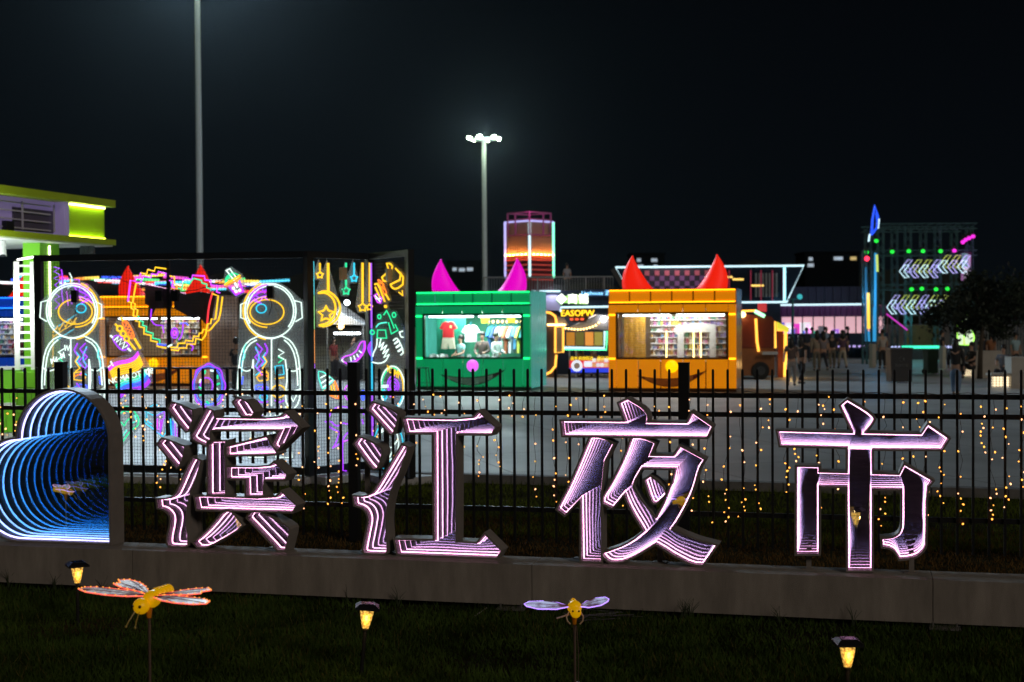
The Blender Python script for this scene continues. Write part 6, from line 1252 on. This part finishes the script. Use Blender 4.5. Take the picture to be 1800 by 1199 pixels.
for k, px in enumerate((1418, 1428, 1452, 1490)):
    person(('distant person in dark clothes in front of the lit shop windows', 'distant person in teal clothes in front of the lit shop windows', 'distant person in pale blue clothes in front of the lit shop windows', 'distant person in black clothes near the pylon')[k], Vector((at(px, 600, 72 + 2 * k).x, 72 + 2 * k, PZ)), 0.4 * k, [(0.04, 0.04, 0.05), (0.05, 0.15, 0.2), (0.25, 0.3, 0.4), (0.02, 0.02, 0.03)][k], (0.03, 0.03, 0.04), 1.66, group='distant people by the shop')
person('person standing at the terrace railing on the container roof', Vector((at(997, 500, 59).x, 59, 3.45 + 0.03)), 0.2, (0.3, 0.3, 0.32), (0.05, 0.05, 0.05), 1.15)
# ------------------------------------------------------------------ benches, bins
conc = mat('bench_concrete', (0.42, 0.39, 0.34), 0.75, var=0.12, scale=3); lat_e = emat('lattice_glow', (1.0, 0.80, 0.50), 1.8)
def bench(label, px, py, w_, d_, h_, seat, rz=0.0, lit=True):
    t = thing('planter_bench', label, 'bench', ground(px, py, PZ), rz, 'concrete benches')
    MB().box((0, d_ / 2, h_ / 2), (w_, d_, h_)).build('end_block', conc, t)
    if seat:
        MB().box((-w_ / 2 - seat / 2, d_ / 2, 0.45), (seat, d_ * 0.9, 0.07)).build('seat', conc, t)
        if lit:
            MB().box((-w_ / 2 - seat / 2, d_ * 0.12, 0.22), (seat * 0.9, 0.02, 0.34)).build('light_panel', lat_e, t)
            mb = MB()
            for k in range(6): mb.box((-w_ / 2 - seat * (0.08 + 0.166 * k), d_ * 0.1, 0.22), (0.022, 0.02, 0.36))
            for k in range(5): mb.box((-w_ / 2 - seat / 2, d_ * 0.085, 0.07 + 0.078 * k), (seat * 0.92, 0.02, 0.018))
            mb.build('lattice', conc, t)
    return t
bench('concrete bench block at the right edge with a glowing lattice under its seat', 1793, 683, 0.55, 0.6, 1.0, 0.62)
bench('long pale concrete block between the two seated people', 1737, 664, 1.15, 0.6, 1.0, 0.3, 0.0)
bench('narrow pale concrete block behind the woman in jeans', 1692, 655, 0.12, 0.5, 0.95, 0)
bench('thin pale concrete upright right of the green bin', 1660, 648, 0.14, 0.5, 0.98, 0)
bench('pale concrete block beside the person carrying a bag', 1537, 646, 0.16, 0.6, 1.05, 0)
person('man in grey T shirt sitting on the glowing lattice bench looking at phone', ground(1766, 676, PZ) + Vector((0.05, 0.25, 0)), 0.5 - 1.2, (0.14, 0.14, 0.16), (0.02, 0.02, 0.022), 1.7, 'sit', arms=None)
person('dark clothed person sitting at the long pale concrete block', ground(1708, 665, PZ) + Vector((0.1, 0.3, 0)), -1.2, (0.018, 0.018, 0.02), (0.02, 0.02, 0.02), 1.7, 'sit')
for k, (px, c) in enumerate(((1728, (0.03, 0.03, 0.04)), (1742, (0.25, 0.10, 0.04)), (1785, (0.3, 0.45, 0.5)))):
    person(('seated dark person behind the long concrete block', 'person with orange brown top behind the long concrete block', 'person in pale blue shirt behind the right hand bench')[k], ground(px, 655, PZ), 0.3, c, (0.03, 0.03, 0.03), 1.55)
def bin_(label, px, py, w_, h_, m, lid, wheels, name='litter_bin'):
    t = thing(name, label, 'bin', ground(px, py, PZ), 0.06)
    MB().prism([[(-w_ / 2 * 0.94, 0.04), (w_ / 2 * 0.94, 0.04), (w_ / 2, h_ - 0.06), (-w_ / 2, h_ - 0.06)]], 0, 0.55).build('body', m, t); MB().box((0, 0.27, h_ - 0.03), (w_ * 1.04, 0.6, 0.06)).build('lid', lid, t)
    if wheels:
        for sg in (-1, 1): MB().lathe([(0.1, -0.03), (0.1, 0.03)], 12, (sg * w_ * 0.42, 0.5, 0.1), 'y').build('wheel', black, t)
        MB().bar((-w_ * 0.4, 0.6, h_ - 0.05), (w_ * 0.4, 0.6, h_ - 0.05), 0.03).build('handle', black, t)
    return t
bd_ = bin_('large dark bin cabinet with a faint pale recycling emblem', 1585, 673, 0.78, 1.22, mat('bin_dark', (0.008, 0.009, 0.012), 0.45, var=0.15), mat('bin_lid', (0.06, 0.06, 0.065), 0.4, var=0.1), False)
fp = mat('faint_print', (0.10, 0.11, 0.11), 0.6, var=0.1); mb = MB()
for k in range(3): a = R(90 + 120 * k); b = R(90 + 120 * (k + 0.62)); mb.bar((0.09 * math.cos(a), -0.006, 0.82 + 0.09 * math.sin(a)), (0.09 * math.cos(b), -0.006, 0.82 + 0.09 * math.sin(b)), 0.03, 0.008)
mb.build('emblem', fp, bd_); text_mb('\u5176\u4ed6\u5783\u573e', 0.12, XZ((0, -0.008, 0.6)), 0.003).build('lettering', fp, bd_)
bin_('dark green wheeled bin between the cabinet and the benches', 1640, 658, 0.42, 0.98, mat('bin_green', (0.008, 0.05, 0.025), 0.45, var=0.15), mat('bin_green', (0.008, 0.05, 0.025), 0.45), True, 'wheeled_bin')
# ------------------------------------------------------------------ dark tree by the stage, hill and far blocks of flats
def tree(label, px, py, Y, crown_c, crown_r, n, m, seed):
    base = Vector((at(px, py, Y).x, Y, PZ)); t = thing('broadleaf_tree', label, 'tree', base, 0); rng = random.Random(seed); cc = at(*crown_c, Y) - base; bark = mat('bark', (0.06, 0.045, 0.03), 0.9, var=0.3, scale=6, bump=0.5, bscale=12)
    mb = MB(); mb.tube([(0, 0, 0), (0.03, 0, cc.z * 0.35), (cc.x * 0.4, 0, cc.z * 0.7), (cc.x, 0, cc.z * 1.05)], 0.11, 8, r2=0.04)
    cl = []
    for k in range(26):
        d = Vector((rng.gauss(0, 1), rng.gauss(0, 0.7), rng.gauss(0, 0.8))); d.normalize(); p = cc + Vector((d.x * crown_r[0], d.y * crown_r[0] * 0.7, d.z * crown_r[1])) * rng.uniform(0.35, 1.0); cl.append((p, rng.uniform(0.3, 0.75)))
        if k < 12: mb.tube([(cc.x * 0.5, 0, cc.z * 0.7), tuple((p + Vector((cc.x * 0.5, 0, cc.z * 0.75))) / 2 + Vector((0, 0, 0.1))), tuple(p)], 0.04, 5, r2=0.012)
    mb.build('trunk', bark, t, True); lf = MB()
    for k in range(n):
        p, r = rng.choice(cl); q = p + Vector((rng.gauss(0, r * 0.5), rng.gauss(0, r * 0.45), rng.gauss(0, r * 0.4))); a = Vector((rng.gauss(0, 1), rng.gauss(0, 1), rng.gauss(0, 1))).normalized(); b = a.cross(Vector((rng.gauss(0, 1), rng.gauss(0, 1), 1))).normalized(); s = rng.uniform(0.06, 0.13)
        lf.add([q, q + a * s + b * s * 0.4, q + a * s * 2, q + a * s - b * s * 0.4], [(0, 1, 2, 3)])
    lf.build('crown', m, t); return t
tree('dark leafy tree standing in front of the right side of the stage', 1722, 640, 52, (1735, 535), (2.5, 1.3), 8000, mat('leaf_dark', (0.012, 0.022, 0.008), 0.7, var=0.4, scale=3), 4)
hl = MB(); n = 60; prof = []
for i in range(n + 1): x = -620 + 1240 * i / n; prof.append((x, 36 + 10 * math.sin(i * 0.31 + 1) + 6 * math.sin(i * 0.83) + 3 * math.sin(i * 2.1) - abs(x) * 0.01))
V = []
for x, z in prof: V += [(x, 1150, -1), (x, 1210, z), (x, 1400, z * 0.8)]
F_ = []
for i in range(n): a = 3 * i; F_ += [(a, a + 3, a + 4, a + 1), (a + 1, a + 4, a + 5, a + 2)]
hl.add(V, F_); tag(hl.build('hill', mat('hill_dark', (0.02, 0.028, 0.02), 0.9, var=0.4, scale=0.02), None, True), kind='structure')
fb = mat('far_block', (0.006, 0.0075, 0.010), 0.9, var=0.1, scale=0.1, spec=0.0); fw, fa = emat('far_window', (0.7, 0.85, 1.0), 0.45), emat('far_amber', (1.0, 0.75, 0.3), 0.5)
for lab, x0, x1, yt, wins in (('far dark block of flats with two lit windows above the green kiosk', 785, 845, 462, [(799, 473), (826, 473), (812, 474)]), ('far dark block of flats with lit windows above the orange kiosk', 1110, 1168, 448, [(1123, 457), (1150, 457), (1126, 468), (1152, 468)]), ('far dark block of flats with lit windows between the neon box and the pylon', 1415, 1510, 446, [(1425, 455), (1425, 466), (1471, 454), (1478, 454), (1500, 454)])):
    Yf = 420; a, b = at(x0, yt, Yf), at(x1, yt, Yf); t = thing('apartment_block', lab, 'building', ((a.x + b.x) / 2, Yf, 0), 0, 'far blocks of flats'); MB().box2((-(b.x - a.x) / 2, 0, 0), ((b.x - a.x) / 2, 14, a.z)).build('wall', fb, t)
    MB().box2((-(b.x - a.x) / 2 - 0.3, -0.3, a.z), ((b.x - a.x) / 2 + 0.3, 14.3, a.z + 0.6)).build('roof', fb, t)
    for k, (px, py) in enumerate(wins): q = at(px, py, Yf) - t.location; wdt = 0.9 if k % 3 else 0.6; MB().box2((q.x - wdt, -0.08, q.z - 0.55), (q.x + wdt, -0.02, q.z + 0.45)).build('window', fa if px == 1500 else fw, t)
# ------------------------------------------------------------------ solar lawn lamps
blk = mat('lamp_plastic', (0.012, 0.012, 0.014), 0.35, var=0.1)
lens_m = emat('lamp_lens', (1.0, 0.56, 0.10), 0.8)
def lens_setup():
    n, l = lens_m.node_tree.nodes, lens_m.node_tree.links; b = n['Principled BSDF']; t = n.new('ShaderNodeTexCoord'); v = n.new('ShaderNodeTexVoronoi'); rp = n.new('ShaderNodeMapRange'); v.inputs['Scale'].default_value = 62; l.new(t.outputs['Object'], v.inputs['Vector']); l.new(v.outputs['Distance'], rp.inputs[0])
    rp.inputs[1].default_value = 0.1; rp.inputs[2].default_value = 0.75; rp.inputs[3].default_value = 1.5; rp.inputs[4].default_value = 0.22; l.new(rp.outputs[0], b.inputs['Emission Strength']); b.inputs['Roughness'].default_value = 0.15
lens_setup()
def solar(label, p, rz, lean):
    t = thing('solar_lamp', label, 'garden lamp', p, rz, 'solar lawn lamps'); t.rotation_euler = (0, lean, rz)
    MB().lathe([(0.004, -0.06), (0.013, 0.0), (0.013, 0.352)], 10).build('stake', blk, t)
    MB().lathe([(0.020, 0.352), (0.023, 0.36), (0.034, 0.40), (0.044, 0.45), (0.049, 0.49)], 14).build('lens', lens_m, t, True)
    MB().lathe([(0.018, 0.34), (0.022, 0.36)], 12).build('collar', blk, t)
    cb = MB(); s = 0.082
    cb.add([(-s, -s, 0.49), (s, -s, 0.49), (s, s, 0.49), (-s, s, 0.49), (-s, -s, 0.505), (s, -s, 0.505), (s, s, 0.505), (-s, s, 0.505), (-s * 0.62, -s * 0.62, 0.528), (s * 0.62, -s * 0.62, 0.528), (s * 0.62, s * 0.62, 0.528), (-s * 0.62, s * 0.62, 0.528)],
           [(3, 2, 1, 0), (0, 1, 5, 4), (1, 2, 6, 5), (2, 3, 7, 6), (3, 0, 4, 7), (4, 5, 9, 8), (5, 6, 10, 9), (6, 7, 11, 10), (7, 4, 8, 11), (8, 9, 10, 11)]); cb.build('cap', blk, t)
    MB().box((0, 0, 0.5285), (0.085, 0.085, 0.003)).build('solar_panel', mat('solar_cell', (0.015, 0.018, 0.04), 0.15, 0.3, var=0.1), t)
    lamp('POINT', (0, -0.06, 0.42), 0.9, (1.0, 0.6, 0.2), size=0.03, parent=t, name='glow_light')
g = ground(137, 1101); solar('black solar lawn lamp lit yellow in front of the blue heart', g, 0.5, 0.0)
g = ground(634, 1194); solar('black solar lawn lamp leaning slightly, below the gap between first and second characters', g, 0.1, 0.10)
Yz = 8.62; solar('black solar lawn lamp at the bottom right below the last character', Vector((at(1490, 1130, Yz).x, Yz, 0)), 0.0, 0.0)
# ------------------------------------------------------------------ butterfly and dragonfly stakes
bodyy = mat('insect_yellow', (0.85, 0.48, 0.0), 0.4, var=0.08, scale=20); by_ = bodyy.node_tree.nodes['Principled BSDF']; by_.inputs['Emission Color'].default_value = (1.0, 0.50, 0.0, 1); by_.inputs['Emission Strength'].default_value = 0.36
rod_m = mat('stake_metal', (0.22, 0.15, 0.12), 0.4, 0.5, var=0.1)
def wing_mat(nm, c, e):
    m = mat(nm, c, 0.25, var=0); n, l = m.node_tree.nodes, m.node_tree.links; b = n['Principled BSDF']; t = n.new('ShaderNodeTexCoord'); no = n.new('ShaderNodeTexNoise'); rp = n.new('ShaderNodeValToRGB'); no.inputs['Scale'].default_value = 14; no.inputs['Detail'].default_value = 5; l.new(t.outputs['Object'], no.inputs['Vector']); l.new(no.outputs[0], rp.inputs[0])
    rp.color_ramp.elements[0].position = 0.38; rp.color_ramp.elements[1].position = 0.62; rp.color_ramp.elements[0].color = (c[0] * 0.25, c[1] * 0.12, c[2] * 0.14, 1); rp.color_ramp.elements[1].color = (*c, 1); l.new(rp.outputs[0], b.inputs['Base Color']); l.new(rp.outputs[0], b.inputs['Emission Color']); b.inputs['Emission Strength'].default_value = e; return m
wm_w = wing_mat('wing_pearl', (0.75, 0.78, 0.80), 0.42); wm_b = wing_mat('wing_blue', (0.55, 0.62, 0.95), 0.6)
edge_r = emat('wing_edge_red', (1.0, 0.13, 0.08), 1.5); edge_o = emat('wing_edge_orange', (1.0, 0.36, 0.04), 1.5); edge_p = emat('wing_edge_pink', (0.95, 0.45, 0.8), 1.6); edge_v = emat('wing_edge_violet', (0.45, 0.25, 1.0), 2.0)
def wing(t, P, m, em, M, dots=None):
    """flat printed wing with a lit edge: outline in the wing plane, M to local"""
    mb = MB(); lo = [Vector((p[0], p[1], -0.002)) for p in P]; hi = [Vector((p[0], p[1], 0.002)) for p in P]; n = len(P)
    T = tessellate_polygon([[Vector((p[0], p[1], 0)) for p in P]]); mb.add([M @ v for v in lo + hi], [tuple(q) for q in T] + [tuple(i + n for i in q)[::-1] for q in T] + [(i, (i + 1) % n, n + (i + 1) % n, n + i) for i in range(n)])
    w_ = mb.build('wing', m, t); MB().tube([M @ Vector((p[0], p[1], 0)) for p in P], 0.0036, 5, True).build('lit_edge', em, w_)
    vn = MB(); r0 = Vector((P[0][0], P[0][1], 0.003))
    for k in range(2, n - 1, 2): vn.tube([M @ r0, M @ (Vector((P[k][0], P[k][1], 0.003)) * 0.55 + r0 * 0.45 + Vector((0, 0.01, 0))), M @ Vector((P[k][0] * 0.96, P[k][1] * 0.96, 0.003))], 0.0022, 4)
    vn.build('vein', mat('vein_red', (0.30, 0.03, 0.05), 0.4, var=0), w_)
    if dots:
        db = MB()
        for k in range(n):
            a, b = Vector((*P[k], 0.004)), Vector((*P[(k + 1) % n], 0.004))
            for q in (0.0, 0.5): db.ball(M @ (a.lerp(b, q)), 0.0045, 5, 4)
        db.build('light_dot', dots, w_)['kind'] = 'stuff'
def rot(ax, a): return Matrix.Rotation(a, 4, ax)
def butterfly(label, p, zb, rz, k=1.0, em=edge_r, dots=edge_o, wm=wm_w):
    t = thing('butterfly_stake', label, 'garden stake', p, rz, 'insect garden stakes'); B = Matrix.Translation((0, 0, zb)) @ rot('X', R(7)) @ Matrix.Scale(k, 4)
    mb = MB()
    for q in range(8): r = 0.038 - 0.0012 * q + (0.0035 if q % 2 else 0); mb.ball((0, 0.05 + 0.0125 * q, 0.008), r, 10, 6, (1, 0.5, 0.9))
    mb.ball((0, 0.02, 0.0), 0.044, 12, 8, (0.9, 1.2, 0.95)); mb.ball((0, -0.055, -0.012), 0.040, 12, 8, (1, 0.95, 0.95)); mb.v = [tuple(B @ (Vector(v) * 1.22)) for v in mb.v]; mb.build('body', bodyy, t, True)
    e = MB(); an = MB()
    for sg in (-1, 1): e.ball((sg * 0.022, -0.088, -0.004), 0.008, 6, 5); an.tube([(sg * 0.014, -0.085, -0.03), (sg * 0.022, -0.12, -0.065), (sg * 0.028, -0.135, -0.085)], 0.0028, 4); an.ball((sg * 0.028, -0.137, -0.088), 0.006, 6, 4)
    for mb in (e, an): mb.v = [tuple(Vector(v) * 1.22) for v in mb.v]
    for mb, nm, mt in ((e, 'eye', black), (an, 'antenna', mat('antenna', (0.5, 0.35, 0.05), 0.4, var=0))): mb.v = [tuple(B @ Vector(v)) for v in mb.v]; mb.build(nm, mt, t)
    for sg in (-1, 1):
        F1 = [(0, 0.01), (0.10, -0.06), (0.22, -0.10), (0.36, -0.11), (0.43, -0.08), (0.42, -0.03), (0.36, 0.01), (0.28, 0.03), (0.16, 0.05), (0.05, 0.045)]; F2 = [(0, 0.04), (0.12, 0.055), (0.22, 0.06), (0.29, 0.09), (0.27, 0.13), (0.31, 0.17), (0.26, 0.22), (0.18, 0.21), (0.10, 0.16), (0.03, 0.09)]
        for P, tl in ((F1, 0.05), (F2, 0.09)): wing(t, [(sg * x * 1.06, y * 0.78) for x, y in P], wm, em, B @ Matrix.Translation((sg * 0.025, 0.0, 0.02)) @ rot('Y', -sg * tl), dots)
    MB().tube([(0, 0.0, zb - 0.035), (0, 0, zb - 0.10)], 0.018, 8, r2=0.012).build('socket', mat('socket_orange', (0.7, 0.25, 0.0), 0.4, var=0.05), t); MB().tube([(0, 0, -0.1), (0, 0, zb - 0.08)], 0.0075, 8).build('stake', rod_m, t)
    return t
Yq = 8.0; p = at(262, 1055, Yq); butterfly('large butterfly stake with red edged wings and yellow body on the left of the lawn', Vector((p.x, Yq, 0)), p.z, R(-28), 0.98)
butterfly('butterfly stake beyond the lawn edge, seen only as a reflection in the blue heart', Vector((-6.25, 11.25, 0)), 0.56, R(40), 0.75, edge_p, None)
Yq = 9.3; p = at(1010, 1071, Yq); t = thing('dragonfly_stake', 'dragonfly stake with two slim violet edged wings and a yellow body, below the third character', 'garden stake', Vector((p.x, Yq, 0)), 0, 'insect garden stakes'); B = Matrix.Translation((0, 0, p.z))
mb = MB(); mb.ball((0, 0, 0.012), 0.048, 12, 9, (1, 1, 0.95)).ball((0.006, -0.035, -0.012), 0.036, 12, 8, (1, 0.9, 1.1)); 
for q in range(6): mb.ball((0, 0.05 + 0.03 * q, 0.016), 0.028 - 0.002 * q, 8, 6)
mb.v = [tuple(B @ Vector(v)) for v in mb.v]; mb.build('body', bodyy, t, True)
e = MB(); lg_ = MB()
for sg in (-1, 1): e.ball((sg * 0.02 + 0.006, -0.066, 0.0), 0.007, 6, 5); lg_.tube([(sg * 0.036, -0.02, -0.01), (sg * 0.055, -0.05, -0.04), (sg * 0.05, -0.06, -0.065), (sg * 0.03, -0.065, -0.085)], 0.005, 5)
lg_.tube([(-0.04, -0.02, -0.03), (-0.08, -0.06, -0.035), (-0.12, -0.07, -0.045)], 0.005, 5)
for mb, nm, mt in ((e, 'eye', black), (lg_, 'leg', mat('insect_leg', (0.6, 0.42, 0.25), 0.4, var=0))): mb.v = [tuple(B @ Vector(v)) for v in mb.v]; mb.build(nm, mt, t)
for sg, L_, tl in ((-1, 0.30, 0.06), (1, 0.20, 0.24)):
    P = [(0, 0.0), (0.3, -0.05), (0.7, -0.06), (0.95, -0.03), (1.0, 0.0), (0.9, 0.04), (0.6, 0.06), (0.25, 0.045)]; wing(t, [(sg * x * L_, y) for x, y in P], wm_b, edge_v, B @ Matrix.Translation((sg * 0.03, -0.01, 0.02)) @ rot('Y', -sg * tl) @ rot('X', 0.25))
MB().tube([(0, 0, p.z - 0.04), (0, 0, p.z - 0.10)], 0.020, 8, r2=0.012).build('socket', mat('socket_orange', (0.7, 0.25, 0.0), 0.4, var=0.05), t); MB().tube([(0, 0, -0.1), (0, 0, p.z - 0.08)], 0.0085, 8).tube([(0.02, 0, -0.05), (0.024, 0, 0.3), (0.012, 0, p.z - 0.11)], 0.003, 5).build('stake', rod_m, t); MB().tube([(0.02, -0.01, 0), (0.014, -0.01, 0.1)], 0.016, 8).build('ground_clip', blk, t)
cb = MB(); pts_ = [ground(835, 1087) , ground(845, 1080), ground(855, 1073)]; cb.tube([q + Vector((0, 0, 0.02)) for q in pts_], 0.006, 5); tag(cb.build('power_cable', mat('cable_pale', (0.3, 0.28, 0.25), 0.5, var=0)), 'short pale cable coming out under the concrete beam', 'cable')
mb = MB(); rng = random.Random(4)
for k in range(5):
    a = ground(1035 + rng.uniform(0, 60), 1088 + rng.uniform(-6, 10)); mb.tube([a + Vector((rng.uniform(-0.3, 0.3), rng.uniform(-0.1, 0.1), 0.02 + 0.03 * rng.random())) for _ in range(6)], 0.003, 4)
tag(mb.build('wire_tangle', mat('wire_dark', (0.12, 0.11, 0.13), 0.4, var=0)), 'tangle of thin wires lying on the grass beside the dragonfly stake', 'wires')
hz = MB().box2((-700, -20, -1), (700, 1600, 70)).build('haze', None)  # thin mist volume, added so the lamps get bloom-like halos
m = bpy.data.materials.new('haze'); m.use_nodes = True; n, l = m.node_tree.nodes, m.node_tree.links; n.remove(n['Principled BSDF'])
pv_ = n.new('ShaderNodeVolumePrincipled'); pv_.inputs['Density'].default_value = 0.000065; pv_.inputs['Color'].default_value = (0.75, 0.95, 1.0, 1); pv_.inputs['Anisotropy'].default_value = 0.9; l.new(pv_.outputs[0], n['Material Output'].inputs['Volume'])
hz.data.materials.append(m); hz['kind'] = 'stuff'
